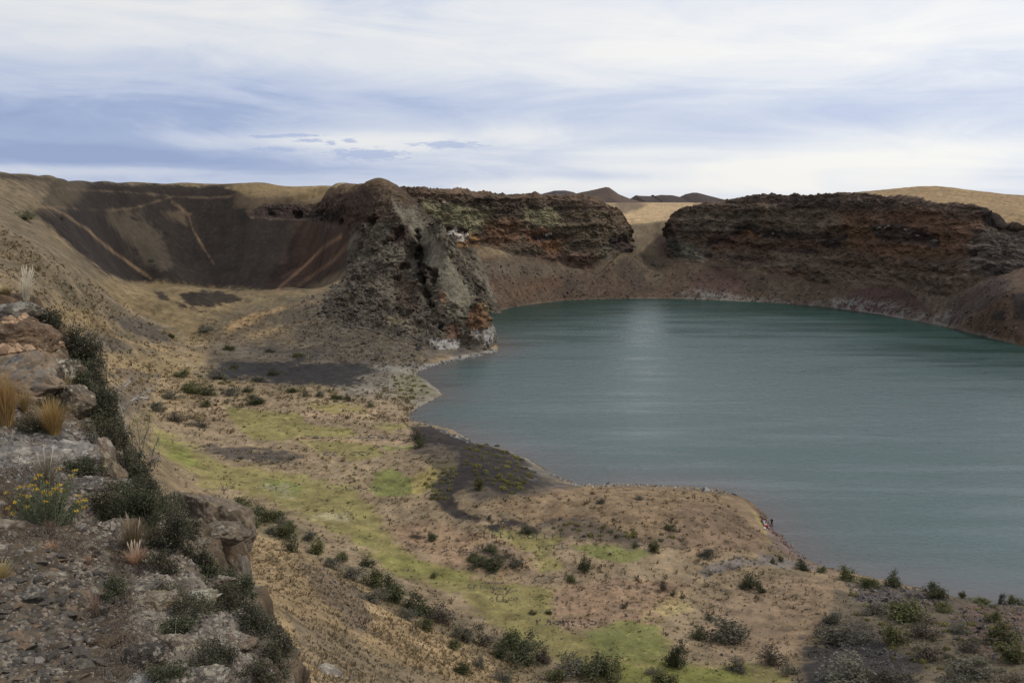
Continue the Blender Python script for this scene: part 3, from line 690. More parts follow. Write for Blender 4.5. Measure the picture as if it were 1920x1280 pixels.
# ---- the rocky spur between the two craters
uu = np.linspace(435, 955, 660); dd = np.linspace(298, 505, 860)
DU, UU = np.meshgrid(dd, uu, indexing='ij')
SX = (UU - 960) / FPX * DU * 1.0; SY = DU
SX = SX * (1 / math.cos(PITCH)) * 0.985
hs, ssd = land_h(SX, SY, True)
SP = np.stack([SX, SY, hs], -1)
U, V = project(SP)
rmask = rock_mask(U, V, SP)
back = (SY > np.interp(U, [600, 660, 715, 785, 870, 935], [470, 440, 428, 405, 368, 345]))
rm = rmask
N = normals(SP); N = np.where(N[..., 2:3] < 0, -N, N)
outw = N + np.array((0.15, -0.55, 0.0)); outw /= np.linalg.norm(outw, axis=-1, keepdims=True)
smooth_band = sstep(-poly_sd(U, V, [(735, 372), (752, 385), (775, 392), (805, 432), (840, 475), (870, 525), (890, 560), (880, 590), (840, 560), (820, 520), (790, 470), (770, 430), (745, 400)]), -4, 6)
dsp = crag(SP, 400) * (1 - 0.75 * smooth_band)
crest = sstep(V, 395, 360)
dsp = (dsp - 1.0) * (1 - 0.6 * crest)
SPd = SP + outw * (dsp * rm)[..., None]
cU, cV = U, V
fis = np.minimum(poly_sd(cU, cV, [(783, 440), (790, 500), (795, 540), (808, 575)], True) - 5,
                 np.minimum(poly_sd(cU, cV, [(833, 590), (830, 620), (824, 645)], True) - 1.5, poly_sd(cU, cV, [(795, 500), (815, 510), (812, 530)], True) - 6))
caves = fis
for (a, b, r) in [(750, 440, 12), (730, 455, 8), (750, 520, 5), (885, 575, 3), (640, 420, 7), (610, 415, 6), (700, 415, 6), (722, 458, 5), (600, 400, 7), (505, 403, 9), (560, 402, 8), (760, 500, 7), (660, 555, 4), (745, 560, 4)]:
    caves = np.minimum(caves, np.hypot((cU - a), (cV - b)) - r)
cav = sstep(-(caves + 13 * fbm3(SP, (.22, .22, .3), 3, 431, 0.65)), -2, 6)
SPd = SPd - outw * (cav * 5.0 * rm)[..., None]
SPd[..., 2] = np.where(ssd < 1, np.minimum(SPd[..., 2], 6 + 0 * SPd[..., 2]), SPd[..., 2])
SPd[..., 2] -= 1.6 * (1 - sstep(rm, 0.02, 0.11)) - 0.15
base = np.broadcast_to(np.array((0.105, 0.088, 0.068)), SP.shape).copy()
t1 = fbm3(SP, (1 / 12.,) * 3, 4, 441, 0.6)[..., None]; t2 = fbm3(SP, (1 / 3.,) * 3, 4, 451, 0.65)[..., None]
base = base * (1 + 0.8 * t1 + 0.38 * t2)
lich = sstep(t2[..., 0] + 0.5 * t1[..., 0], 0.12, 0.5)[..., None]
base = base * (1 - 0.45 * lich) + np.array((0.175, 0.165, 0.12)) * 0.45 * lich
ITEMS_S = [
    ([(440, 400), (470, 372), (560, 365), (640, 350), (715, 332), (760, 345), (780, 385), (740, 420), (660, 435), (600, 420), (520, 412), (450, 410)], (0.072, 0.045, 0.034), 0.8, 8, 0.7),
    ([(440, 380), (470, 360), (560, 358), (640, 347), (715, 330), (745, 345), (735, 357), (690, 352), (640, 366), (560, 378), (470, 385)], (0.135, 0.092, 0.055), 0.8, 5, 0.6),
    ([(700, 335), (745, 352), (765, 375), (745, 390), (715, 370)], (0.11, 0.08, 0.05), 0.7, 6, 0.8),
    ([(470, 385), (500, 382), (650, 398), (640, 418), (560, 412), (480, 408)], (0.04, 0.03, 0.027), 0.8, 5, 0.7),
    ([(735, 372), (752, 385), (775, 392), (805, 432), (840, 475), (870, 525), (890, 560), (880, 600), (840, 590), (820, 540), (790, 470), (765, 425), (740, 400)], (0.19, 0.17, 0.125), 0.8, 5, 0.5),
    ([(720, 425), (765, 425), (765, 460), (735, 462)], (0.05, 0.03, 0.024), 0.8, 5, 0.6),
    ([(685, 420), (730, 425), (735, 465), (700, 455)], (0.14, 0.125, 0.095), 0.6, 5, 0.6),
    ([(780, 460), (805, 455), (800, 560), (790, 560)], (0.03, 0.026, 0.023), 0.6, 5, 0.7),
    ([(876, 585), (900, 570), (916, 590), (912, 618), (890, 628), (874, 612)], (0.185, 0.10, 0.05), 0.7, 4, 0.6),
    ([(900, 560), (915, 580), (920, 592), (905, 585)], (0.22, 0.18, 0.10), 0.7, 3, 0.5),
    ([(825, 545), (836, 555), (834, 570), (824, 560)], (0.30, 0.13, 0.06), 0.6, 3, 0.6),
    ([(838, 610), (858, 612), (856, 640), (834, 640)], (0.16, 0.09, 0.06), 0.65, 4, 0.8),
    ([(824, 642), (860, 640), (860, 655), (824, 658)], (0.38, 0.365, 0.34), 0.8, 3, 0.7), ([(803, 640), (818, 638), (818, 650), (804, 652)], (0.34, 0.33, 0.31), 0.7, 3, 0.8),
    ([(902, 620), (919, 614), (920, 648), (904, 648)], (0.38, 0.365, 0.34), 0.8, 3, 0.7), ([(885, 625), (900, 620), (900, 640), (890, 642)], (0.35, 0.34, 0.32), 0.7, 3, 0.5),
    ([(620, 560), (700, 560), (760, 640), (640, 640), (600, 600)], (0.085, 0.075, 0.058), 0.5, 14, 1.0),
    ([(720, 595), (752, 590), (765, 605), (735, 612)], (0.22, 0.19, 0.12), 0.6, 4, 1.0),
    ([(740, 500), (790, 540), (780, 590), (740, 570)], (0.12, 0.08, 0.058), 0.5, 8, 0.8),
]
scol, _, _ = paint(SP, base, ITEMS_S, 6.0, 0.15)
stn = fbm3(SPd, (1 / 1.6,) * 3, 3, 461)[..., None]
scol = np.clip(scol * 0.88 * (1 + 0.55 * stn), 0.015, 0.6)
m_crag = mat_earth('crag_rock', 1.3, 0.5, 0.55, bdist=0.35)
rq = (rm[:-1, :-1] + rm[1:, 1:] + rm[:-1, 1:] + rm[1:, :-1]) <= 0.02
spur = grid_mesh('rock_spur', SPd, scol, m_crag, rq)
tag(spur, 'rugged lichen-grey lava spur dropping to the lake between the two craters', kind='structure')

# ------------------------------------------------------------------ lofted crater walls
def loft(name, rows, nu, nv_list, seed, label, amp, strata, items, basecol, mat, topcol=None, close=True):
    """rows: lists of world points (same count), bottom to top to back; smooth along, fractal relief out of the face"""
    Rw = np.array(rows, float)                                   # rows, cols, 3
    C = Rw.shape[1]
    seg = np.linalg.norm(np.diff(Rw[1], axis=0), axis=1); s = np.concatenate([[0], np.cumsum(seg)]); s /= s[-1]
    t = np.linspace(0, 1, nu)
    def crm(vals):
        m = np.gradient(vals, s, axis=0)
        j = np.clip(np.searchsorted(s, t, side='right') - 1, 0, C - 2)
        h = (s[j + 1] - s[j])[:, None]; x = ((t - s[j]) / h[:, 0])[:, None]
        m0 = m[j] * h * 0.6; m1 = m[j + 1] * h * 0.6
        return (2 * x**3 - 3 * x**2 + 1) * vals[j] + (x**3 - 2 * x**2 + x) * m0 + (-2 * x**3 + 3 * x**2) * vals[j + 1] + (x**3 - x**2) * m1
    L = np.stack([crm(r) for r in Rw])
    out = []; rid = []
    for i, n in enumerate(nv_list):
        q = np.linspace(0, 1, n, endpoint=(i == len(nv_list) - 1))
        for x in q:
            out.append(L[i] * (1 - x) + L[i + 1] * x); rid.append(i + x)
    P = np.stack(out); rid = np.array(rid)[:, None] * np.ones((1, nu))
    # soften row creases
    for _ in range(3):
        P[1:-1] = 0.25 * P[:-2] + 0.5 * P[1:-1] + 0.25 * P[2:]
    Nn = normals(P)
    hv = Nn.copy(); hv[..., 2] *= 0.35
    toward = -P / np.linalg.norm(P, axis=-1, keepdims=True)
    sgn = np.sign((hv * toward).sum(-1, keepdims=True)); hv = hv * np.where(sgn == 0, 1, sgn)
    hv /= np.linalg.norm(hv, axis=-1, keepdims=True) + 1e-9
    face = sstep(rid, 0.6, 1.4) * (1 - sstep(rid, len(rows) - 3.3, len(rows) - 2.6))
    if amp is not None:
        d = crag(P, seed, 16, amp)
        led = vnoise2(P[..., 2] / strata + 0.8 * fbm2(P[..., 0] / 30, P[..., 1] / 30, 3, seed + 5), P[..., 0] / 70, seed + 3)
        led = led + 0.5 * vnoise2(P[..., 2] / (strata * .4), P[..., 0] / 40, seed + 4)
        ctf = fbm2(P[..., 0] / 26, P[..., 1] / 26, 3, seed + 8)
        d = d + led * 1.6 * amp + ctf * 3.4 * amp
        Pd = P + hv * (d * (0.12 + 0.88 * face))[..., None]
        topm = sstep(rid, len(rows) - 3.4, len(rows) - 2.8) * (1 - sstep(rid, len(rows) - 2, len(rows) - 1.2))
        Pd[..., 2] += (fbm2(P[..., 0] / 9, P[..., 1] / 9, 4, seed + 13) * 1.7 + fbm2(P[..., 0] / 2.5, P[..., 1] / 2.5, 3, seed + 14) * 0.8) * topm
    else:
        Pd = P; d = np.zeros(P.shape[:2])
    base = np.broadcast_to(np.array(basecol), P.shape).copy()
    t1 = fbm3(P, (1 / 16., 1 / 16., 1 / 7.), 4, seed + 31, 0.6)[..., None]; t2 = fbm3(P, (1 / 3.5, 1 / 3.5, 1 / 2.5), 4, seed + 41, 0.65)[..., None]
    c, U_, V_ = paint(P, base, items, 7.0, 0.10)
    c = c * (1 + 0.55 * t1 + 0.65 * t2)
    dk = sstep(-d / (amp or 1), 1.2, 3.6)[..., None] * 0.0
    c = np.clip(c, 0.014, 0.6)
    return Pd, P, c, rid, U_, V_, hv, d
def rows_from(cols):
    """cols: (u, v_base, d_base, v_rim, d_rim, bulge) -> skirt, base, low face, high face, rim, near top, far top"""
    R = [[] for _ in range(7)]
    for (u, vb, db, vr, dr, bul) in cols:
        b = np.array(unproj_d(u, vb, db)); r = np.array(unproj_d(u, vr, dr))
        out = np.array((-(u - 960) / FPX, -1, 0)); out = out / np.linalg.norm(out)
        R[0].append(b + out * 5 + np.array((0, 0, -6)))
        R[1].append(b)
        R[2].append(b * 0.66 + r * 0.34 + out * (-bul))
        R[3].append(b * 0.30 + r * 0.70 + out * (bul * 0.6))
        R[4].append(r)
        back = -out
        R[5].append(r + back * 16 + np.array((0, 0, -0.6 - 0.014 * 16)))
        R[6].append(r + back * 90 + np.array((0, 0, -12)))
    return R

WL = [(700, 430, 462, 349, 470, 0), (760, 436, 462, 352, 476, 1), (800, 442, 466, 357, 482, 2), (830, 458, 474, 360, 488, 3), (870, 462, 482, 362, 497, 3), (927, 461, 492, 364, 507, 3), (960, 468, 500, 364, 514, 3),
      (993, 479, 507, 362, 522, 2), (1030, 488, 512, 365, 528, 2), (1060, 498, 515, 368, 532, 2), (1095, 505, 518, 371, 537, 1), (1125, 492, 524, 378, 541, 1), (1145, 472, 532, 386, 546, 1),
      (1162, 474, 540, 398, 552, 0), (1176, 476, 546, 425, 560, 0), (1186, 474, 556, 452, 572, 0), (1176, 470, 590, 440, 600, 0)]
IT_L = [
    ([(740, 345), (830, 356), (910, 362), (990, 358), (1090, 366), (1160, 385), (1185, 440), (1160, 420), (1120, 392), (1040, 380), (960, 378), (860, 374), (770, 372)], (0.105, 0.072, 0.05), 0.85, 4, 0.5),
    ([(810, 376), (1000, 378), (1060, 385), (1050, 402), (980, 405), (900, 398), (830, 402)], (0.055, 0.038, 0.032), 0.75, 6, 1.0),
    ([(795, 378), (850, 385), (925, 395), (905, 430), (880, 440), (860, 452), (815, 440), (785, 405)], (0.185, 0.168, 0.10), 0.85, 6, 0.8),
    ([(980, 388), (1045, 390), (1050, 420), (1010, 430), (975, 415)], (0.175, 0.155, 0.092), 0.75, 6, 0.9),
    ([(905, 415), (970, 410), (975, 455), (930, 462), (905, 450)], (0.135, 0.075, 0.045), 0.8, 7, 0.8),
    ([(840, 442), (900, 440), (900, 462), (850, 466)], (0.22, 0.12, 0.05), 0.8, 4, 0.6),
    ([(970, 425), (1020, 430), (1060, 450), (1030, 470), (980, 455)], (0.155, 0.075, 0.042), 0.7, 6, 1.1),
    ([(1020, 455), (1060, 460), (1050, 480), (1020, 478)], (0.20, 0.095, 0.045), 0.6, 5, 0.8),
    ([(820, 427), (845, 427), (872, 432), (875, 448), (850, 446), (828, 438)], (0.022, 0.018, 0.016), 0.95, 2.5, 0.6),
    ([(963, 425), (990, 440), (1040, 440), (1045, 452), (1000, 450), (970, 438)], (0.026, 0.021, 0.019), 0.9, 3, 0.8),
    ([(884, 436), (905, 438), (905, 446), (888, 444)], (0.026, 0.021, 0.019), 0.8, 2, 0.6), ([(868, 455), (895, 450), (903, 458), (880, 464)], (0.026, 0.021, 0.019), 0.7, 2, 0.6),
    ([(845, 432), (856, 440), (870, 443), (873, 452), (840, 450), (850, 442)], (0.42, 0.36, 0.31), 0.5, 2, 1.3),
    ([(1040, 470), (1110, 480), (1120, 508), (1060, 500), (1000, 482)], (0.11, 0.065, 0.048), 0.8, 6, 0.7),
    ([(1060, 395), (1130, 395), (1160, 420), (1150, 450), (1080, 450), (1050, 425)], (0.105, 0.08, 0.052), 0.7, 8, 0.8),
    ([(1136, 442), (1170, 440), (1188, 468), (1180, 478), (1160, 474), (1140, 462)], (0.03, 0.024, 0.022), 0.9, 3, 0.4), ([(1152, 452), (1172, 450), (1178, 466), (1160, 466)], (0.07, 0.045, 0.038), 0.7, 3, 0.5),
    ([(1120, 455), (1140, 462), (1145, 485), (1125, 485)], (0.12, 0.115, 0.085), 0.6, 3, 0.6),
]
# blocks broken from the crag, lodged all over it
def blocks_on(name, P_, C_, keep, n, lo, hi, seed, label):
    rng = np.random.default_rng(seed); idx = np.flatnonzero(keep.ravel()); idx = rng.choice(idx, n)
    p = P_.reshape(-1, 3)[idx]; c = C_.reshape(-1, 3)[idx]
    base = np.array([(1, 0, 0), (0, .9, .1), (-1, 0, 0), (0, -1, 0), (.3, .2, .8), (-.3, -.3, .7), (.3, -.4, .6), (0, 0, -.8)])
    f = np.array([(0, 1, 4), (1, 2, 4), (2, 5, 4), (2, 3, 5), (3, 6, 5), (3, 0, 6), (0, 4, 6), (4, 5, 6), (1, 0, 7), (2, 1, 7), (3, 2, 7), (0, 3, 7)])
    s_ = lo + (hi - lo) * rng.random(n) ** 3
    V_ = base[None] * (1 + 0.3 * rng.normal(size=(n, 8, 3))) * (s_[:, None, None] * np.array((1, 1, 0.9)))
    a = rng.uniform(0, 6.28, n)[:, None]
    V_ = np.stack([V_[..., 0] * np.cos(a) - V_[..., 1] * np.sin(a), V_[..., 0] * np.sin(a) + V_[..., 1] * np.cos(a), V_[..., 2]], -1) + p[:, None]
    cc = np.repeat(np.clip(c * rng.uniform(0.7, 1.25, (n, 1)), 0.01, 0.6), 8, 0)
    o = raw_mesh(name, V_.reshape(-1, 3), (f[None] + (np.arange(n) * 8)[:, None, None]).reshape(-1, 3), cc, m_crag, False)
    tag(o, label, kind='stuff'); return o
blocks_on('crag_blocks', SPd, scol, (rm > 0.05) & ~back & (smooth_band < 0.5) & (V > 400), 1500, 0.25, 1.5, 471, 'broken blocks and spalls covering the lava spur')
m_wall = mat_earth('wall_rock', 0.9, 0.5, 0.5, bdist=0.45)

WR = [(1305, 440, 640, 425, 650, 0), (1262, 455, 600, 425, 606, 0), (1254, 474, 556, 422, 566, 0), (1258, 482, 544, 402, 556, 0), (1275, 488, 536, 392, 553, 1), (1300, 491, 530, 386, 550, 2), (1345, 496, 524, 377, 547, 3), (1400, 506, 516, 368, 542, 3),
      (1450, 515, 503, 366, 531, 3), (1500, 526, 490, 365, 518, 3), (1563, 533, 473, 362, 502, 3), (1613, 536, 460, 362, 490, 3), (1680, 541, 440, 370, 473, 3), (1730, 543, 424, 380, 458, 3),
      (1790, 546, 403, 382, 440, 2), (1830, 534, 396, 386, 432, 2), (1860, 522, 390, 399, 426, 1), (1880, 516, 386, 421, 420, 1), (1920, 512, 376, 428, 412, 1), (1980, 515, 360, 440, 396, 1), (2080, 520, 335, 455, 370, 1)]
IT_R = [
    ([(1250, 400), (1300, 380), (1400, 362), (1560, 358), (1680, 364), (1800, 378), (1880, 400), (1870, 415), (1790, 392), (1700, 385), (1560, 376), (1400, 380), (1290, 398)], (0.072, 0.052, 0.04), 0.8, 5, 0.6),
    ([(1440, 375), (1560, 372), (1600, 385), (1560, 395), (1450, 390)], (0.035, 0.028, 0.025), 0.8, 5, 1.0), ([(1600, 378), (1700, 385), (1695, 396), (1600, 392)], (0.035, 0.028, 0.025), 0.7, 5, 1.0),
    ([(1280, 400), (1420, 395), (1430, 425), (1340, 440), (1270, 445)], (0.10, 0.082, 0.060), 0.75, 7, 0.8), ([(1430, 385), (1560, 395), (1580, 420), (1520, 438), (1440, 425)], (0.105, 0.08, 0.058), 0.75, 7, 0.8),
    ([(1320, 445), (1400, 425), (1410, 455), (1560, 450), (1540, 470), (1330, 468)], (0.085, 0.048, 0.034), 0.8, 6, 0.7), ([(1390, 425), (1430, 430), (1420, 445), (1390, 440)], (0.14, 0.068, 0.035), 0.7, 4, 0.8),
    ([(1560, 395), (1700, 395), (1850, 410), (1830, 480), (1700, 490), (1580, 460), (1575, 420)], (0.105, 0.058, 0.036), 0.75, 12, 1.2),
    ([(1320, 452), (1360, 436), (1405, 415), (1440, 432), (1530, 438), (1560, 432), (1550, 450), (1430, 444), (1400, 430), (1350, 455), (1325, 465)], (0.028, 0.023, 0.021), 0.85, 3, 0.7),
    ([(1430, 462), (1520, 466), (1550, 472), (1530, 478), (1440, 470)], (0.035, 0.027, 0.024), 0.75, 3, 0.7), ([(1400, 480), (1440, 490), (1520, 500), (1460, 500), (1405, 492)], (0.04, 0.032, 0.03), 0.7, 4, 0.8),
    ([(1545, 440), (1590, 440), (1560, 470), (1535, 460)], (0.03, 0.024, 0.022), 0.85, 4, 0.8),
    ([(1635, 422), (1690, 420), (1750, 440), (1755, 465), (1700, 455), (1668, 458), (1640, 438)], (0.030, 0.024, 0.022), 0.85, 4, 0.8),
    ([(1400, 500), (1560, 500), (1700, 510), (1800, 520), (1840, 540), (1700, 545), (1500, 530)], (0.105, 0.078, 0.058), 0.8, 10, 0.8), ([(1440, 475), (1560, 480), (1530, 500), (1450, 498)], (0.12, 0.09, 0.066), 0.7, 5, 0.8),
    ([(1420, 505), (1480, 508), (1540, 508), (1500, 520)], (0.11, 0.06, 0.038), 0.6, 5, 0.8),
    ([(1820, 430), (1860, 425), (1940, 428), (1940, 500), (1860, 515), (1820, 500)], (0.068, 0.060, 0.050), 0.75, 12, 1.2), ([(1840, 390), (1875, 400), (1885, 425), (1850, 418)], (0.028, 0.024, 0.022), 0.85, 4, 0.7),
    ([(1850, 500), (1900, 498), (1920, 510), (1870, 520)], (0.032, 0.026, 0.023), 0.8, 4, 0.8),
    ([(1250, 445), (1300, 455), (1330, 490), (1270, 490)], (0.10, 0.098, 0.075), 0.7, 6, 0.8), ([(1252, 420), (1270, 440), (1285, 485), (1262, 480)], (0.035, 0.03, 0.027), 0.7, 4, 0.8), ([(1310, 470), (1390, 480), (1400, 486), (1320, 478)], (0.03, 0.025, 0.023), 0.7, 3, 0.6),
]
for (a, b) in [(1650, 430), (1656, 427), (1668, 428), (1675, 425), (1703, 431), (1712, 436), (1722, 442), (1735, 450), (1745, 452), (1820, 453), (1558, 451), (1545, 450), (1447, 437), (1708, 438), (1750, 450)]:
    IT_R.append(([(a - 2.2, b - 0.6), (a + 2, b - 1), (a + 2, b + 1), (a - 1.5, b + 0.8)], (0.40, 0.37, 0.33), 0.7, 1.2, 0.2))
for (a, b) in [(824, 434), (832, 437), (841, 441), (846, 434), (850, 440), (856, 443), (864, 447), (872, 441), (852, 452), (860, 451), (838, 444), (828, 380), (1026, 440), (1030, 437), (866, 452)]:
    IT_L.append(([(a - 3, b - 1.5), (a + 2, b - 2), (a + 3, b + 2), (a - 2, b + 1.5)], (0.55, 0.48, 0.42), 0.9, 1.2, 0.25))
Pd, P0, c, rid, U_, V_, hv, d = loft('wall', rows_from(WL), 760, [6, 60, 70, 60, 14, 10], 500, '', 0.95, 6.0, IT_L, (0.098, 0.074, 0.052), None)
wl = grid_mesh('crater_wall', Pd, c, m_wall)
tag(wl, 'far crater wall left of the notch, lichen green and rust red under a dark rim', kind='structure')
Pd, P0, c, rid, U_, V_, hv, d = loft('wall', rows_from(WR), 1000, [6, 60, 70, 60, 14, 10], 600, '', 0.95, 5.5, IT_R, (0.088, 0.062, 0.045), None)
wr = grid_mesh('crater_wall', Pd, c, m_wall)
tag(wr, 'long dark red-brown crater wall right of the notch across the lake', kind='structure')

# ------------------------------------------------------------------ distant hills
m_hill = mat_earth('hill_earth', 0.12, 0.4, 0.5, bdist=3.0)
def hill(skyline, dist, depth, colr, col2, seed, label, rough=4.0):
    sky = np.array(skyline, float)
    u = np.linspace(sky[0, 0], sky[-1, 0], 260); v = np.interp(u, sky[:, 0], sky[:, 1])
    n = 90
    q = np.linspace(-1, 1, n)
    prof = np.where(q < 0, (1 - np.abs(q)) ** 1.25, (1 - np.abs(q)) ** 1.25)
    P = np.zeros((n, len(u), 3))
    for j in range(len(u)):
        top = np.array(unproj_d(u[j], v[j], dist)); z0 = 30.0
        for i in range(n):
            y = dist + q[i] * depth
            P[i, j] = (top[0] + 0.25 * q[i] * (top[0] - unproj_d(sky[:, 0].mean(), 380, dist)[0]), y, z0 + (top[2] - z0) * prof[i])
    r = fbm2(P[..., 0] / 90, P[..., 1] / 90, 5, seed, 0.6)
    P[..., 2] += r * rough * (1 - 0.85 * (1 - np.abs(q))[:, None] ** 3) + fbm2(P[..., 0] / 20, P[..., 1] / 20, 3, seed + 1) * rough * 0.18
    t = np.clip(0.5 + 1.2 * r, 0, 1)[..., None]
    c = np.array(colr) * (1 - t) + np.array(col2) * t
    o = grid_mesh('hill', P, c, m_hill)
    tag(o, label, kind='structure')
hill([(1270, 380), (1200, 378), (1180, 372), (1160, 364), (1142, 351), (1135, 350), (1120, 354), (1090, 360), (1060, 368), (1020, 374), (960, 382)][::-1], 2100, 420, (0.06, 0.045, 0.04), (0.085, 0.058, 0.045), 700, 'distant dark brown cone with a pointed top above the notch')
hill([(990, 380), (1020, 362), (1040, 357), (1060, 357), (1075, 360), (1100, 372), (1130, 385)], 2500, 400, (0.05, 0.042, 0.045), (0.07, 0.05, 0.045), 710, 'low dark mound behind the left shoulder of the pointed hill')
hill([(1175, 384), (1186, 372), (1192, 366), (1200, 367), (1222, 367.5), (1224, 364.5), (1226, 367.5), (1240, 365), (1262, 366), (1275, 369), (1285, 364), (1298, 361), (1306, 361), (1325, 366), (1345, 371), (1370, 377), (1400, 386)], 2300, 420, (0.045, 0.036, 0.034), (0.06, 0.045, 0.04), 720, 'dark flat-topped lava hills on the skyline above the notch')

# ------------------------------------------------------------------ the lake
def mat_water():
    m = bpy.data.materials.new('lake_water'); m.use_nodes = True
    t = NT(m.node_tree); m.node_tree.nodes.clear()
    co = t.n('ShaderNodeTexCoord').outputs['Object']
    mp = t.n('ShaderNodeMapping'); t.link(co, mp.inputs[0]); mp.inputs['Rotation'].default_value = (0, 0, math.radians(-22)); mp.inputs['Scale'].default_value = (0.55, 1.0, 1)
    wv = mp.outputs[0]
    n1 = t.noise(wv, 1.5, 4, 0.6, 0.6); n2 = t.noise(wv, 0.35, 3, 0.55, 0.4)
    # cat's-paws: wind-roughened streaks
    mp2 = t.n('ShaderNodeMapping'); t.link(co, mp2.inputs[0]); mp2.inputs['Rotation'].default_value = (0, 0, math.radians(8)); mp2.inputs['Scale'].default_value = (0.006, 0.045, 1)
    ws = t.noise(mp2.outputs[0], 1.6, 5, 0.6, 0.8)
    mp3 = t.n('ShaderNodeMapping'); t.link(co, mp3.inputs[0]); mp3.inputs['Rotation'].default_value = (0, 0, math.radians(-15)); mp3.inputs['Scale'].default_value = (0.02, 0.10, 1)
    ws2 = t.noise(mp3.outputs[0], 1.5, 4, 0.6, 0.5)
    wind = t.math('ADD', t.math('MULTIPLY', ws, 0.7), t.math('MULTIPLY', ws2, 0.3))
    wf = t.ramp(wind, 0.38, 0.62)
    bp = t.n('ShaderNodeBump'); t.link(t.math('ADD', t.math('MULTIPLY', n1, 0.20), t.math('MULTIPLY', n2, 0.30)), bp.inputs['Height'])
    t.link(t.math('ADD', 0.35, t.math('MULTIPLY', wf, 0.65)), bp.inputs['Strength']); bp.inputs['Distance'].default_value = 1.0
    bs = t.n('ShaderNodeBsdfPrincipled')
    at = t.n('ShaderNodeAttribute'); at.attribute_name = 'Col'
    t.link(t.mix(t.math('MULTIPLY', wf, 0.25), at.outputs[0], t.mix(1.0, at.outputs[0], (1.25, 1.2, 1.2), 'MULTIPLY')), bs.inputs['Base Color'])
    t.link(t.math('ADD', 0.19, t.math('MULTIPLY', wf, 0.14)), bs.inputs['Roughness'])
    bs.inputs['IOR'].default_value = 1.333
    bs.inputs['Specular IOR Level'].default_value = 0.5
    t.link(bp.outputs[0], bs.inputs['Normal'])
    o = t.n('ShaderNodeOutputMaterial'); t.link(bs.outputs[0], o.inputs[0])
    return m
lx, ly = np.meshgrid(np.linspace(-60, 270, 260), np.linspace(95, 520, 330))
lsd = shore_sd(lx, ly)
dep = np.clip(-lsd / 26, 0, 1)[..., None] + 0.12 * fbm2(lx / 12, ly / 12, 3, 801)[..., None]
dep = np.clip(dep, 0, 1)
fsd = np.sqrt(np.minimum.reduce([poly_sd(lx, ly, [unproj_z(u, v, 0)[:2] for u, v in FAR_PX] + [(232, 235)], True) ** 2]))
wall_reflection = (1 - sstep(fsd * (1 + 0.5 * fbm2(lx / 60, ly / 9, 4, 805, 0.6)) + 14 * fbm2(lx / 40, ly / 7, 3, 806), 8, 85))[..., None]  # dark reflection of the far walls, painted into the water colour
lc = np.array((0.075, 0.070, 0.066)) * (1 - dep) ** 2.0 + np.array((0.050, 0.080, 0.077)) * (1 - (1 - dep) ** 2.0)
lc = lc * (1 - wall_reflection) + np.array((0.010, 0.034, 0.028)) * wall_reflection
LP = np.stack([lx, ly, np.zeros_like(lx)], -1)
far_l = lsd > 6
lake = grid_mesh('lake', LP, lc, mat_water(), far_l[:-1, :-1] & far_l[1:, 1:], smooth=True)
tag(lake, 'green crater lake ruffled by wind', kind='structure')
# ------------------------------------------------------------------ the lookout terrace in the near left corner
FP = []
def ft(*pts):
    for u, v, t in pts: FP.append(unproj_t(u, v, t))
ft((0, 1280, 3.6), (-150, 1280, 3.6), (200, 1280, 3.7), (400, 1280, 3.9), (520, 1280, 4.3), (0, 1100, 4.8), (-200, 1100, 4.9), (200, 1100, 5.1), (350, 1050, 6.2), (420, 1150, 5.2), (500, 1190, 4.9),
   (0, 1000, 6.0), (200, 1000, 6.4), (290, 1000, 7.1), (0, 900, 7.3), (-200, 900, 7.3), (150, 900, 7.7), (225, 900, 8.6), (0, 820, 8.3), (100, 820, 8.7), (180, 820, 9.3), (0, 750, 9.0), (-200, 750, 9),
   (100, 750, 9.6), (165, 740, 10.2), (0, 680, 10.0), (150, 690, 11), (0, 600, 11.5), (55, 600, 11.6), (100, 640, 11.8), (0, 552, 12.2), (-150, 530, 12.5), (45, 572, 12.2),
   (215, 820, 10.3), (270, 905, 9.2), (320, 975, 8.4), (400, 1085, 7.0), (455, 1130, 6.2), (0, 1400, 3.0), (300, 1500, 2.8), (600, 1500, 3.4))
# the brink: just past it the rock falls away
EDGE = [(78, 565, 12.6), (112, 612, 12.5), (155, 645, 12.3), (172, 695, 12), (200, 745, 11.5), (225, 800, 11), (255, 862, 10.4), (300, 930, 9.6), (345, 985, 8.8), (420, 1085, 7.4), (478, 1130, 6.5), (520, 1195, 5.6), (535, 1280, 4.8), (590, 1400, 4.2)]
EDGE_W = []
for (u, v, t) in EDGE:
    p = np.array(unproj_t(u, v, t)); rad = np.array((p[0], p[1], 0)); rad /= np.linalg.norm(rad)
    right = np.array((rad[1], -rad[0], 0))
    o = right * 0.9 + rad * 0.45; o /= np.linalg.norm(o)
    EDGE_W.append((p[0], p[1]))
    FP.append(tuple(p))
    FP.append(tuple(p + o * 1.5 + np.array((0, 0, -0.9))))
    FP.append(tuple(p + o * 6.0 + np.array((0, 0, -4.5))))
FP += [(0, 0, 56.35), (-3, -3, 56.4), (2, -3, 55.8), (8, 0, 52), (-12, 6, 57.2), (-16, 10, 57.4), (-14, 16, 56), (-20, 16, 54)]
TERR = np.array(EDGE_W + [(0.2, 2.2), (1.6, 0.5), (2.5, -3), (-40, -3), (-40, 34), (-13, 15.5), (-8.4, 12.9)])
FP = np.array(FP)
def _ffit():
    F = FP[:, :2]
    A = np.sqrt(((F[:, None] - F[None]) ** 2).sum(-1) + 0.15 ** 2); n = len(F)
    Pm = np.concatenate([np.ones((n, 1)), F], 1); M = np.zeros((n + 3, n + 3)); M[:n, :n] = A; M[:n, n:] = Pm; M[n:, :n] = Pm.T
    s_ = np.linalg.lstsq(M, np.concatenate([FP[:, 2], np.zeros(3)]), rcond=None)[0]
    return F, s_[:n], s_[n:]
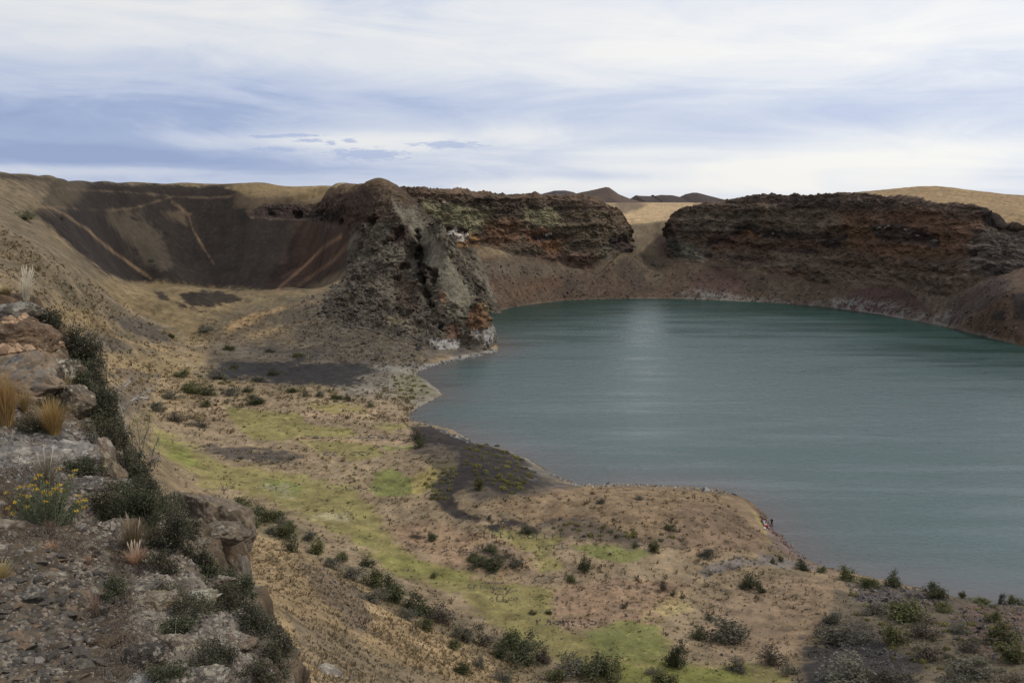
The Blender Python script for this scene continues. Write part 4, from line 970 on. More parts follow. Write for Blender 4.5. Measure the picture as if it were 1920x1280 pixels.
FF, FW, FL = _ffit()
def near_h(x, y):
    x = np.asarray(x, float); y = np.asarray(y, float); sh = x.shape; X_ = np.stack([x.ravel(), y.ravel()], 1); out = np.empty(len(X_))
    for i in range(0, len(X_), 100000):
        f = X_[i:i + 100000]
        out[i:i + 100000] = np.sqrt(((f[:, None] - FF[None]) ** 2).sum(-1) + 0.15 ** 2) @ FW + FL[0] + f @ FL[1:]
    out = out.reshape(sh)
    r = np.hypot(x, y)
    sdt = poly_sd(x, y, TERR) + fbm2(x / 0.9, y / 0.9, 3, 905, 0.6) * 0.10
    out = out - np.minimum(2.6 * np.maximum(sdt, 0), 4 + 0.9 * np.maximum(sdt, 0))
    lump = fbm2(x / 1.6, y / 1.6, 4, 900, 0.55) * 0.16 + fbm2(x / 0.4, y / 0.4, 3, 911, 0.6) * 0.05
    rough = 0.5 + 1.2 * sstep(x * 0.75 + y * 0.35, -3.2, -0.5)
    return out + lump * rough
def hit(pts, hf, t0, t1, n=700):
    """first meeting of each pixel ray with a height field -> (points, distances)"""
    D_ = np.array([direction(u, v) for u, v in pts])
    T_ = np.geomspace(t0, t1, n)
    Q = D_[:, None] * T_[None, :, None]; Q[..., 2] += H
    gap = Q[..., 2] - hf(Q[..., 0], Q[..., 1])
    below = gap < 0
    k = np.where(below.any(1), below.argmax(1), n - 1); k = np.maximum(k, 1)
    i = np.arange(len(pts)); g0 = gap[i, k - 1]; g1 = gap[i, k]
    f = np.clip(g0 / np.maximum(g0 - g1, 1e-6), 0, 1); t = T_[k - 1] * (1 - f) + T_[k] * f
    P_ = D_ * t[:, None]; P_[:, 2] += H
    return P_, t, below.any(1)
def far_hit(pts):
    return hit(pts, lambda x, y: land_h(x, y)[0], 30, 700)
def near_hit(pts):
    return hit(pts, near_h, 2.2, 25, 400)

na = np.radians(np.linspace(-60, 5, 640)); nr = np.concatenate([np.geomspace(1.2, 13.5, 520)[:-1], np.geomspace(13.5, 26, 60)])
NR, NA = np.meshgrid(nr, na, indexing='ij'); NX = NR * np.sin(NA); NY = NR * np.cos(NA)
NH = near_h(NX, NY)
bh = base_h(NX, NY)
NPt = np.stack([NX, NY, NH], -1)
# craggy overhang relief on the steep brink
nn = normals(NPt); nn = np.where(nn[..., 2:3] < 0, -nn, nn)
steepn = sstep(1 - nn[..., 2], 0.12, 0.5)
cr_ = fbm3(NPt, (1.2, 1.2, 1.2), 4, 930, 0.6, True) * 0.28 + fbm3(NPt, (3.5, 3.5, 3.5), 4, 940, 0.65, True) * 0.16
NPt = NPt + nn * ((cr_ - 0.16) * steepn * 0.62 + fbm3(NPt, (9, 9, 9), 4, 945, 0.65, True) * 0.020)[..., None]
nbase = np.broadcast_to(np.array((0.105, 0.078, 0.052)), NPt.shape).copy()
p1 = fbm2(NX * 0.9, NY * 0.9, 4, 950, 0.6)[..., None]; p2 = fbm3(NPt, (5, 5, 5), 4, 960, 0.65)[..., None]
NIT = [
    ([(-40, 1000), (120, 960), (240, 1000), (250, 1080), (200, 1300), (-40, 1300)], (0.085, 0.066, 0.046), 0.9, 20, 1.0),
    ([(-40, 960), (200, 930), (250, 990), (100, 1020), (-40, 1010)], (0.085, 0.06, 0.04), 0.7, 15, 1.0),
    ([(-40, 820), (100, 800), (200, 830), (160, 870), (60, 880), (-40, 880)], (0.20, 0.19, 0.185), 0.75, 15, 1.2),
    ([(230, 1080), (330, 1040), (440, 1080), (520, 1180), (530, 1300), (300, 1300), (220, 1180)], (0.13, 0.115, 0.095), 0.7, 20, 1.0),
    ([(300, 1110), (400, 1090), (420, 1120), (330, 1150)], (0.30, 0.25, 0.18), 0.7, 8, 1.2),
    ([(240, 1110), (300, 1100), (320, 1160), (240, 1170)], (0.25, 0.20, 0.13), 0.6, 8, 1.2),
    ([(-40, 640), (110, 640), (120, 740), (-40, 760)], (0.24, 0.165, 0.105), 0.8, 10, 0.8),
    ([(-40, 550), (60, 560), (120, 640), (-40, 640)], (0.15, 0.095, 0.055), 0.8, 8, 0.8),
]
ncol, _, _ = paint(NPt, nbase, NIT, 14.0, 1.4)
p3 = fbm3(NPt, (16, 16, 16), 3, 965, 0.7)[..., None]
ncol = ncol * np.clip(1 + 0.5 * p1 + 0.8 * p2 + 0.7 * p3, 0.25, 2.4)
dkm = sstep(fbm3(NPt, (2.1, 2.1, 2.1), 4, 968, 0.65), 0.0, 0.3)[..., None]; ncol = ncol * (1 - 0.35 * dkm)
licn = sstep(fbm3(NPt, (6, 6, 6), 4, 970, 0.75), 0.16, 0.40)[..., None] * sstep(NX * 0.75 + NY * 0.35, -2.9, -0.4)[..., None]
ncol = ncol * (1 - 0.5 * licn) + np.array((0.30, 0.265, 0.21)) * 0.5 * licn
m_near = mat_earth('terrace_soil', 22.0, 0.5, 0.6, bdist=0.010, speck=0.85, speck_scale=11.0)
NPt[..., 2] = np.where(NR > 19, np.minimum(NPt[..., 2], bh - 1.0), NPt[..., 2])
under = NPt[..., 2] < bh - 2.5
terr = grid_mesh('terrace', NPt, np.clip(ncol * 0.78, 0.01, 0.6), m_near, under[:-1, :-1] & under[1:, 1:] & under[1:, :-1] & under[:-1, 1:])
tag(terr, 'stony brown soil and broken rock of the lookout brink in the near left corner', kind='structure')
# ------------------------------------------------------------------ plants and stones
RNG = np.random.default_rng(7)
def mat_leaf(name, rough=0.8, trans=0.25):
    m = bpy.data.materials.new(name); m.use_nodes = True
    t = NT(m.node_tree); m.node_tree.nodes.clear()
    at = t.n('ShaderNodeAttribute'); at.attribute_name = 'Col'
    oi = t.n('ShaderNodeObjectInfo')
    k = t.ramp(oi.outputs['Random'], 0, 1, 0.8, 1.2, False)
    sc = t.n('ShaderNodeVectorMath', operation='SCALE'); t.link(at.outputs[0], sc.inputs[0]); t.link(k, sc.inputs['Scale'])
    bs = t.n('ShaderNodeBsdfPrincipled'); t.link(sc.outputs[0], bs.inputs['Base Color']); bs.inputs['Roughness'].default_value = rough
    bs.inputs['Specular IOR Level'].default_value = 0.2
    tr = t.n('ShaderNodeBsdfTranslucent'); t.link(sc.outputs[0], tr.inputs[0])
    mx = t.n('ShaderNodeMixShader'); mx.inputs[0].default_value = trans
    t.link(bs.outputs[0], mx.inputs[1]); t.link(tr.outputs[0], mx.inputs[2])
    o = t.n('ShaderNodeOutputMaterial'); t.link(mx.outputs[0], o.inputs[0])
    return m
M_LEAF = mat_leaf('leaf'); M_BARK = mat_leaf('twig_bark', 0.9, 0.0); M_BLADE = mat_leaf('dry_blade', 0.7, 0.3)
m_stone = mat_earth('lichened_stone', 2.0, 0.45, 0.6, bdist=0.003, speck=0.4, speck_scale=6.0)
m_bould = mat_earth('boulder_rock', 3.0, 0.7, 0.75, bdist=0.018, speck=0.85, speck_scale=9.0)

def leaves(cent, size, col, rng, asp=0.55, up=0.0):
    n = len(cent)
    a = rng.normal(size=(n, 3)); a[:, 2] += up; a /= np.linalg.norm(a, axis=1, keepdims=True)
    b = np.cross(a, rng.normal(size=(n, 3))); b /= np.linalg.norm(b, axis=1, keepdims=True) + 1e-9
    s = (np.asarray(size) * rng.uniform(0.6, 1.4, n))[:, None] if np.ndim(size) == 0 else size[:, None]
    a = a * s; b = b * s * asp
    V_ = np.stack([cent - a, cent + b, cent + a, cent - b], 1).reshape(-1, 3)
    F_ = np.arange(n * 4).reshape(n, 4)
    C_ = np.repeat(col, 4, 0)
    return V_, F_, C_
def tubes(paths, col, jitter=0.15, rng=RNG):
    """paths: list of (points, radii); three-sided twigs"""
    Vs, Fs, Cs = [], [], []; o = 0
    for pts, rad in paths:
        pts = np.asarray(pts, float); n = len(pts)
        tg = np.gradient(pts, axis=0); tg /= np.linalg.norm(tg, axis=1, keepdims=True) + 1e-9
        e1 = np.cross(tg, (0.31, 0.17, 0.93)); e1 /= np.linalg.norm(e1, axis=1, keepdims=True) + 1e-9
        e2 = np.cross(tg, e1)
        for k in range(3):
            an = k * 2.0944
            Vs.append(pts + (e1 * math.cos(an) + e2 * math.sin(an)) * np.asarray(rad, float)[:, None])
        for i in range(n - 1):
            for k in range(3):
                k2 = (k + 1) % 3
                Fs.append((o + k * n + i, o + k2 * n + i, o + k2 * n + i + 1, o + k * n + i + 1))
        Cs.append(np.tile(np.asarray(col) * rng.uniform(1 - jitter, 1 + jitter), (3 * n, 1)))
        o += 3 * n
    return np.concatenate(Vs), np.array(Fs), np.concatenate(Cs)

def empty(name, loc, rz=0.0, sc=(1, 1, 1)):
    o = bpy.data.objects.new(name, None); SC.collection.objects.link(o)
    o.empty_display_size = 0.2
    o.location = loc; o.rotation_euler = (0, 0, rz); o.scale = sc
    return o
def mesh_of(name, vfc, mat, smooth=False):
    o = raw_mesh(name, vfc[0], vfc[1], vfc[2], mat, smooth)
    me = o.data; bpy.data.objects.remove(o)
    return me
def link_obj(name, me, parent=None, loc=None, rz=0.0, sc=None):
    o = bpy.data.objects.new(name, me); SC.collection.objects.link(o)
    if parent: o.parent = parent
    if loc is not None: o.location = loc
    if rz: o.rotation_euler = (0, 0, rz)
    if sc is not None: o.scale = sc
    return o

# ---- shrub kinds, one metre across and one metre tall before scaling
def shrub_meshes(seed, c1, c2, clumps=22, per=75, leaf=0.045, open_=0.0, twig=(0.10, 0.085, 0.07)):
    rng = np.random.default_rng(seed)
    cs = []
    while len(cs) < clumps:
        p = rng.uniform(-1, 1, 3); p[2] = abs(p[2])
        r = np.linalg.norm(p)
        if r < 1 and r > 0.35: cs.append(p * (0.47, 0.47, 0.80) + (0, 0, 0.08))
    cs = np.array(cs)
    cs *= rng.uniform(0.6, 1.2, (clumps, 1))
    cs[:, 2] *= 0.75 + 0.5 * np.clip(0.5 + cs[:, 0] * rng.normal() * 1.6, 0, 1)
    cc = np.repeat(cs, per, 0); n = len(cc)
    P = cc + rng.normal(size=(n, 3)) * (0.085, 0.085, 0.10) * (1 + open_)
    P[:, 2] = np.maximum(P[:, 2], 0.01)
    tone = np.repeat(rng.uniform(0, 1, clumps), per) * 0.6 + rng.uniform(0, 1, n) * 0.4
    col = np.array(c1) * (1 - tone[:, None]) + np.array(c2) * tone[:, None]
    fol = leaves(P, leaf, col, rng, 0.5, 0.3)
    pth = []
    for c in cs:
        m = c * 0.5 + rng.normal(size=3) * 0.05
        pth.append(([(0, 0, -0.02), m, c, c + (c - m) * 0.35 + rng.normal(size=3) * 0.04], [0.014, 0.010, 0.006, 0.002]))
        for _ in range(2):
            e = c + rng.normal(size=3) * 0.13; e[2] = abs(e[2]) + 0.05
            pth.append(([c, (c + e) / 2 + rng.normal(size=3) * 0.02, e], [0.005, 0.004, 0.002]))
    return mesh_of('foliage', fol, M_LEAF), mesh_of('stems', tubes(pth, twig), M_BARK)
KIND = {}
for k, (c1, c2, sd_) in {
        'dark': ((0.045, 0.052, 0.026), (0.105, 0.108, 0.048), 11),
        'olive': ((0.075, 0.078, 0.034), (0.14, 0.135, 0.055), 21),
        'grey': ((0.085, 0.080, 0.058), (0.15, 0.14, 0.10), 31),
        'brown': ((0.070, 0.058, 0.042), (0.13, 0.105, 0.075), 41)}.items():
    KIND[k] = [shrub_meshes(sd_ + j, c1, c2, clumps=18 + 4 * j, per=(70 if k != 'brown' else 45), leaf=0.036 if k != 'olive' else 0.042) for j in range(3)]

REG = {
    'foot': ('low shrub in the hedge-like line along the foot of the tan slope', 'shrubs along the foot of the tan slope'),
    'flat': ('small scattered shrub on the pinkish dry flat beside the lake', 'shrubs scattered over the dry flat'),
    'left': ('grey-green bush in the scrubby patch before the black cinder strip', 'bushes on the inland scrub patch'),
    'corner': ('tangled bush on the dark stony knoll in the lower right corner', 'bushes on the lower right knoll'),
    'shore': ('small bush on the crest of the bank against the water at lower right', 'bushes along the bank crest'),
    'slope': ('tiny dark bush dotted on the far grassy slope beside the path', 'bushes dotted on the left slope'),
}
SHR = [
    (455, 952, 44, 20, 'olive', 'foot'), (482, 966, 42, 20, 'dark', 'foot'), (508, 976, 46, 24, 'olive', 'foot'), (522, 1000, 44, 28, 'grey', 'foot'), (542, 1008, 40, 30, 'olive', 'foot'), (470, 985, 34, 16, 'olive', 'foot'),
    (548, 1034, 38, 30, 'dark', 'dark green rounded bush beside the top of the tan slope edge'), (597, 1038, 38, 28, 'olive', 'foot'), (580, 1012, 28, 18, 'grey', 'foot'), (620, 1062, 40, 22, 'grey', 'foot'),
    (690, 1062, 26, 22, 'dark', 'lone dark green bush at the left edge of the green turf'), (640, 1050, 30, 18, 'olive', 'foot'), (660, 1085, 46, 28, 'grey', 'foot'),
    (705, 1100, 46, 34, 'olive', 'foot'), (733, 1126, 60, 46, 'dark', 'large dark bush midway along the foot of the tan slope'), (700, 1130, 40, 30, 'grey', 'foot'),
    (785, 1148, 62, 38, 'dark', 'wide dark green bush low on the slope foot, left of a paler one'), (826, 1166, 52, 32, 'brown', 'foot'), (760, 1160, 40, 26, 'grey', 'foot'), (800, 1180, 36, 22, 'olive', 'foot'),
    (868, 1198, 44, 32, 'grey', 'foot'), (905, 1208, 50, 34, 'brown', 'brownish bush between two grey-green ones at the slope foot'), (850, 1215, 30, 18, 'olive', 'foot'),
    (960, 1216, 40, 40, 'olive', 'tall olive green bush standing above its neighbours at the slope foot'), (978, 1238, 84, 42, 'dark', 'foot'), (1018, 1240, 44, 28, 'brown', 'foot'), (940, 1232, 40, 26, 'dark', 'foot'),
    (1070, 1262, 70, 44, 'grey', 'wide low grey-green bush at the bottom edge left of the bright turf'), (1120, 1266, 74, 46, 'dark', 'biggest dark bush at the bottom edge beside the bright turf'), (1150, 1275, 44, 30, 'olive', 'foot'), (1040, 1275, 40, 24, 'olive', 'foot'),
    (900, 1250, 30, 24, 'grey', 'foot'), (866, 1262, 28, 22, 'olive', 'foot'), (940, 1275, 40, 22, 'grey', 'foot'),
    (1240, 1290, 60, 34, 'olive', 'olive bush cut by the bottom edge below the bright turf'), (1268, 1250, 46, 40, 'dark', 'dark upright bush on the green turf near the bottom edge'), (1225, 1262, 26, 14, 'grey', 'flat'),
    (1380, 1256, 38, 26, 'grey', 'flat'), (1445, 1246, 46, 34, 'brown', 'dark brownish bush left of the black cinder patch'), (1480, 1262, 34, 24, 'grey', 'corner'),
    (813, 1082, 17, 9, 'olive', 'flat'), (810, 1012, 26, 12, 'dark', 'flat'), (780, 1007, 30, 9, 'brown', 'flat'),
    (905, 1060, 46, 20, 'dark', 'dark bush on the near side of the low round mound'), (930, 1066, 44, 20, 'dark', 'flat'), (965, 1062, 28, 22, 'grey', 'flat'), (920, 1034, 30, 15, 'dark', 'dark bush on the far side of the low round mound'), (888, 1050, 26, 14, 'olive', 'flat'), (950, 1045, 22, 14, 'brown', 'flat'),
    (987, 999, 24, 17, 'dark', 'dark green bush at the tip of the black cinder tongue'), (783, 826, 32, 26, 'brown', 'brown open bush where the turf meets the black knoll'), (788, 838, 22, 22, 'dark', 'dark green bush just under the brown one by the black knoll'),
    (897, 917, 22, 24, 'olive', 'olive bush on the inland side of the black knoll'), (477, 757, 40, 15, 'dark', 'wide dark bush above the upper turf patch'), (573, 743, 16, 12, 'dark', 'flat'), (652, 750, 14, 12, 'dark', 'flat'), (630, 748, 22, 10, 'olive', 'flat'), (695, 762, 16, 9, 'olive', 'flat'),
    (1095, 1070, 28, 30, 'dark', 'upright dark bush right of the green tongue of turf'), (1070, 1089, 20, 13, 'olive', 'small round olive bush by the stone heap'), (1255, 993, 26, 14, 'dark', 'dark bush on the brown hillock near the shore'), (1228, 1034, 28, 20, 'olive', 'flat'), (1325, 1044, 32, 18, 'grey', 'flat'),
    (1242, 1106, 22, 30, 'brown', 'narrow brownish upright bush beside the worn pale strip'), (1407, 1102, 38, 30, 'dark', 'ragged dark bush alone on the brown flat right of centre'), (1427, 1110, 20, 12, 'dark', 'flat'),
    (1190, 1024, 16, 9, 'dark', 'flat'), (1197, 937, 20, 10, 'grey', 'flat'), (1127, 944, 16, 12, 'grey', 'flat'), (1307, 1197, 34, 24, 'dark', 'dark green bush left of the large grey one'), (1362, 1198, 76, 42, 'grey', 'large grey twiggy bush on the brown flat above the bottom right corner'), (1330, 1160, 20, 10, 'dark', 'flat'),
    (1280, 1120, 12, 8, 'dark', 'flat'), (1262, 1116, 12, 9, 'dark', 'flat'), (1170, 1140, 14, 8, 'brown', 'flat'), (1000, 1150, 16, 8, 'dark', 'flat'), (1030, 1150, 14, 8, 'olive', 'flat'),
    (1503, 1066, 28, 16, 'dark', 'low dark bush just inland of the beach end'), (1588, 1086, 36, 28, 'olive', 'bushy green shrub on the bank crest, left of a rounder one'), (1674, 1100, 32, 32, 'dark', 'round dark green bush on the bank crest against the water'), (1751, 1121, 44, 28, 'dark', 'broad dark bush on the bank crest above the gravel'), (1540, 1072, 22, 12, 'olive', 'shore'),
    (1805, 1122, 16, 14, 'olive', 'shore'), (1878, 1132, 14, 24, 'grey', 'shore'), (1905, 1132, 34, 16, 'olive', 'shore'), (1840, 1132, 40, 12, 'olive', 'shore'), (1630, 1100, 40, 20, 'olive', 'shore'), (1450, 1056, 11, 12, 'olive', 'shore'), (1463, 1053, 11, 12, 'olive', 'shore'),
    (1560, 1170, 44, 24, 'grey', 'corner'), (1577, 1205, 78, 44, 'grey', 'corner'), (1540, 1190, 40, 24, 'brown', 'corner'), (1700, 1160, 74, 36, 'olive', 'corner'), (1680, 1205, 52, 36, 'olive', 'corner'), (1735, 1192, 64, 36, 'brown', 'corner'), (1640, 1150, 46, 20, 'grey', 'corner'),
    (1886, 1205, 60, 38, 'olive', 'corner'), (1600, 1280, 110, 46, 'grey', 'corner'), (1830, 1265, 80, 34, 'grey', 'corner'), (1790, 1280, 60, 32, 'grey', 'corner'), (1900, 1240, 60, 32, 'olive', 'corner'), (1740, 1235, 50, 28, 'brown', 'corner'), (1860, 1165, 40, 20, 'olive', 'corner'), (1800, 1185, 40, 20, 'grey', 'corner'),
    (1660, 1280, 60, 30, 'brown', 'corner'), (1900, 1285, 60, 30, 'brown', 'corner'), (1820, 1220, 50, 24, 'brown', 'corner'), (1770, 1145, 34, 16, 'olive', 'corner'), (1700, 1285, 50, 26, 'grey', 'corner'),
    (320, 748, 30, 16, 'grey', 'left'), (360, 735, 40, 18, 'olive', 'left'), (388, 740, 34, 18, 'dark', 'left'), (410, 708, 34, 14, 'grey', 'left'), (435, 740, 30, 14, 'grey', 'left'), (340, 706, 36, 14, 'olive', 'left'), (440, 692, 16, 12, 'dark', 'left'), (296, 770, 34, 18, 'grey', 'left'),
    (385, 762, 24, 12, 'olive', 'left'), (512, 704, 22, 13, 'dark', 'left'), (480, 715, 30, 12, 'grey', 'left'), (545, 735, 24, 10, 'olive', 'left'), (600, 742, 22, 9, 'grey', 'left'), (330, 790, 30, 16, 'brown', 'left'), (375, 800, 30, 14, 'grey', 'left'), (465, 735, 26, 12, 'dark', 'left'),
    (430, 655, 24, 9, 'olive', 'left'), (385, 622, 36, 16, 'grey', 'left'), (505, 660, 20, 8, 'grey', 'left'), (560, 668, 20, 8, 'olive', 'left'),
    (46, 412, 46, 15, 'dark', 'broad dark thicket on the upper left slope under the rim'), (168, 536, 11, 5, 'dark', 'slope'), (322, 632, 14, 8, 'olive', 'slope'), (115, 410, 20, 8, 'brown', 'slope'), (95, 600, 24, 8, 'olive', 'slope'), (105, 625, 18, 7, 'grey', 'slope'),
]
pts, tt, ok = far_hit([(a[0], a[1]) for a in SHR])
for i, (u, v, wpx, hpx, k, lab) in enumerate(SHR):
    if not ok[i]: continue
    sx = wpx / FPX * tt[i]; sz = hpx / FPX * tt[i] * 1.02
    fo, st = KIND[k][i % 3]
    fz = RNG.uniform(0.8, 1.3)
    root = empty('shrub', (pts[i][0], pts[i][1], pts[i][2] - 0.05), float(RNG.uniform(0, 6.28)), (sx * 1.08 * fz, sx * 1.08 / fz, sz * 1.15))
    link_obj('foliage', fo, root); 
    if wpx > 18: link_obj('stems', st, root)
    if lab in REG: tag(root, REG[lab][0], 'shrub', REG[lab][1])
    else: tag(root, lab, 'shrub', 'bigger bushes of the basin')

# ---- cushion plants: tight yellow-green domes on black cinder
def cushion_mesh(seed, c1, c2):
    rng = np.random.default_rng(seed)
    n = 420
    d = rng.normal(size=(n, 3)); d[:, 2] = np.abs(d[:, 2]); d /= np.linalg.norm(d, axis=1, keepdims=True)
    r = 0.5 * (1 + 0.18 * np.sin(5 * np.arctan2(d[:, 0], d[:, 1]) + seed) + 0.06 * rng.normal(size=n))
    P = d * r[:, None] * (1, 1, 0.75)
    t = rng.uniform(0, 1, (n, 1))
    return mesh_of('cushion_plant', leaves(P, 0.07, np.array(c1) * (1 - t) + np.array(c2) * t, rng, 0.7, 0.4), M_LEAF)
CUSH = [cushion_mesh(s_, a, b) for s_, a, b in ((1, (0.13, 0.12, 0.05), (0.24, 0.215, 0.085)), (2, (0.16, 0.15, 0.055), (0.28, 0.25, 0.08)), (3, (0.12, 0.12, 0.07), (0.20, 0.19, 0.10)))]
def scatter_px(poly, n, rng, mind=0.0):
    pa = np.array(poly, float); out = []
    while len(out) < n:
        q = np.stack([rng.uniform(pa[:, 0].min(), pa[:, 0].max(), n * 3), rng.uniform(pa[:, 1].min(), pa[:, 1].max(), n * 3)], 1)
        q = q[poly_sd(q[:, 0], q[:, 1], pa) < 0]
        for p in q:
            if mind and any((p[0] - o[0]) ** 2 + ((p[1] - o[1]) * 2) ** 2 < mind ** 2 for o in out): continue
            out.append(tuple(p))
            if len(out) >= n: break
        if mind: mind *= 0.9
    return out
for poly, n, wlo, whi, lab, grp in [
        ([(880, 832), (930, 835), (985, 865), (1010, 895), (960, 925), (900, 905), (870, 870)], 60, 7, 15, 'yellow-green cushion plant on the black cinder knoll by the shore', 'cushion plants on the black knoll'),
        ([(790, 900), (850, 870), (860, 905), (835, 945), (812, 935)], 26, 6, 12, 'yellow-green cushion plant on the left flank of the black knoll', 'cushion plants left of the black knoll'),
        ([(1020, 975), (1120, 985), (1290, 1005), (1280, 1018), (1120, 1008), (1040, 992)], 26, 6, 13, 'yellow-green cushion plant in the dark strip above the bright turf', 'cushion plants in the dark strip'),
        ([(1570, 1110), (1760, 1130), (1900, 1140), (1915, 1270), (1700, 1250), (1620, 1200)], 60, 8, 18, 'pale green cushion plant among the stones of the lower right knoll', 'cushion plants on the lower right knoll'),
        ([(740, 700), (785, 705), (815, 742), (770, 770), (700, 740)], 24, 5, 11, 'yellow-green cushion plant on the grey shore spit', 'cushion plants on the grey spit'),
        ([(360, 690), (440, 690), (460, 730), (380, 740)], 18, 5, 12, 'yellowish cushion plant beside the inland black cinder strip', 'cushion plants by the inland cinder')]:
    q = scatter_px(poly, n, RNG, 12)
    pp, tq, okk = far_hit(q)
    for i in range(n):
        if not okk[i]: continue
        w_ = RNG.uniform(wlo, whi) / FPX * tq[i]
        o = link_obj('cushion_plant', CUSH[i % 3], None, pp[i] - (0, 0, 0.05 * w_), float(RNG.uniform(0, 6.28)), (w_, w_ * RNG.uniform(.8, 1.1), w_ * RNG.uniform(.7, 1.1)))
        tag(o, lab, 'cushion plant', grp)

# ---- ground cover nobody could count: bunch grass, low scrub and litter of the steppe
def ground_at(q):
    r = np.hypot(q[:, 0], q[:, 1]); a = np.arctan2(q[:, 0], q[:, 1])
    return col[np.clip(np.searchsorted(rr, r), 0, len(rr) - 1), np.clip(np.searchsorted(azf, a), 0, len(azf) - 1)]
def cover(name, n, poly_list, c1, c2, hgt, wid, label, seed, nl=7, dens=None, wexp=1.0, own=0.5, dark_ok=False):
    rng = np.random.default_rng(seed)
    pts_ = []
    for poly, share in poly_list:
        pts_ += scatter_px(poly, int(n * share), rng)
    q, tq, okk = far_hit_fast(np.array(pts_))
    q = q[okk]; tq = tq[okk]
    if dens is not None:
        keep = dens(q) ; q = q[keep]; tq = tq[keep]
    gc = ground_at(q); lum = gc.mean(1)
    grn = (gc[:, 1] > gc[:, 0] * 0.795) & (gc[:, 2] < gc[:, 1] * 0.52)
    keep = ((lum > 0.06) | dark_ok | (rng.random(len(q)) < 0.12)) & (~grn | (rng.random(len(q)) < (0.9 if name == 'green_tufts' else 0.10)))
    if name == 'green_tufts': keep &= grn | (rng.random(len(q)) < 0.2)
    q = q[keep]; tq = tq[keep]; gc = gc[keep]
    m = len(q)
    sc = rng.lognormal(0, 0.35, m) * np.clip(tq / 120, 0.55, 1.9) ** wexp
    base = np.repeat(q, nl, 0); s_ = np.repeat(sc, nl)
    a = rng.uniform(0, 6.28, m * nl); lean = rng.uniform(0.1, 0.9, m * nl)
    rr_ = rng.uniform(0, 1, m * nl) * wid * s_ * 0.5
    b0 = base + np.stack([np.cos(a) * rr_, np.sin(a) * rr_, np.full(m * nl, -0.03)], 1)
    tip = b0 + np.stack([np.cos(a) * lean * wid * s_ * 0.6, np.sin(a) * lean * wid * s_ * 0.6, hgt * s_ * rng.uniform(0.6, 1.1, m * nl)], 1)
    side = np.stack([-np.sin(a), np.cos(a), np.zeros(m * nl)], 1) * (wid * 0.16 * s_)[:, None]
    V_ = np.stack([b0 - side, b0 + side, tip + side * 0.5, tip - side * 0.5], 1).reshape(-1, 3)
    t = np.repeat(rng.uniform(0, 1, m), nl)[:, None]
    gl = np.repeat(gc, nl, 0); cu = np.array(c1) * (1 - t) + np.array(c2) * t
    C_ = np.repeat(cu * own + gl * (0.75 + 0.7 * t) * (1 - own), 4, 0)
    o = raw_mesh(name, V_, np.arange(len(V_)).reshape(-1, 4), C_, M_BLADE, False)
    tag(o, label, kind='stuff')
    return o
def far_hit_fast(P2):
    """look up the sheet itself instead of re-evaluating the relief"""
    out = []; 
    hgrid = GH; lr = rr; la = azf
    def hf(x, y):
        r = np.hypot(x, y); a = np.arctan2(x, y)
        i = np.clip(np.searchsorted(lr, r) - 1, 0, len(lr) - 2); j = np.clip(np.searchsorted(la, a) - 1, 0, len(la) - 2)
        fr = np.clip((r - lr[i]) / (lr[i + 1] - lr[i]), 0, 1); fa = np.clip((a - la[j]) / (la[j + 1] - la[j]), 0, 1)
        return (hgrid[i, j] * (1 - fr) + hgrid[i + 1, j] * fr) * (1 - fa) + (hgrid[i, j + 1] * (1 - fr) + hgrid[i + 1, j + 1] * fr) * fa
    A, B, C_ = [], [], []
    for k in range(0, len(P2), 4000):
        a, b, c = hit(P2[k:k + 4000], hf, 28, 560, 900)
        A.append(a); B.append(b); C_.append(c)
    return np.concatenate(A), np.concatenate(B), np.concatenate(C_)
FLAT = [(270, 790), (390, 745), (560, 745), (760, 745), (800, 790), (870, 840), (820, 930), (1080, 915), (1340, 920), (1440, 1010), (1560, 1075), (1920, 1130), (1920, 1280), (620, 1280), (450, 1010), (290, 860)]
LEFTS = [(0, 420), (130, 500), (340, 640), (400, 600), (620, 560), (700, 630), (800, 660), (780, 790), (270, 790), (180, 680), (0, 530)]
SLOPE = [(440, 990), (620, 1060), (1040, 1280), (540, 1280), (470, 1050)]
TALUS = [(930, 585), (900, 490), (1100, 510), (1200, 470), (1260, 500), (1600, 540), (1900, 520), (1918, 640), (1700, 590), (1250, 556), (1000, 566)]
dry = lambda q: fbm2(q[:, 0] / 7, q[:, 1] / 7, 3, 1201, 0.6) > -0.25 + 0.25 * RNG.normal(size=len(q))
scr = lambda q: fbm2(q[:, 0] / 5, q[:, 1] / 5, 3, 1211, 0.6) > 0.02 + 0.15 * RNG.normal(size=len(q))
cover('dry_grass', 17000, [(FLAT, 0.4), (LEFTS, 0.3), (SLOPE, 0.3)], (0.24, 0.175, 0.09), (0.42, 0.32, 0.18), 0.22, 0.30, 'tan bunch grass covering the slopes and the basin floor', 1301, dens=dry)
cover('low_scrub', 7000, [(FLAT, 0.6), (LEFTS, 0.25), (SLOPE, 0.15)], (0.095, 0.085, 0.052), (0.17, 0.148, 0.088), 0.20, 0.38, 'low grey-green scrub and dark litter over the dry ground', 1302, dens=scr)
cover('green_tufts', 12000, [(FLAT, 1.0)], (0.11, 0.12, 0.03), (0.20, 0.19, 0.06), 0.10, 0.30, 'short green tufts in and around the turf', 1303, dens=scr)
cover('slope_scrub', 4000, [(TALUS, 1.0)], (0.085, 0.075, 0.05), (0.14, 0.12, 0.075), 0.22, 0.4, 'sparse grey-green scrub on the far screes', 1304, dens=scr)

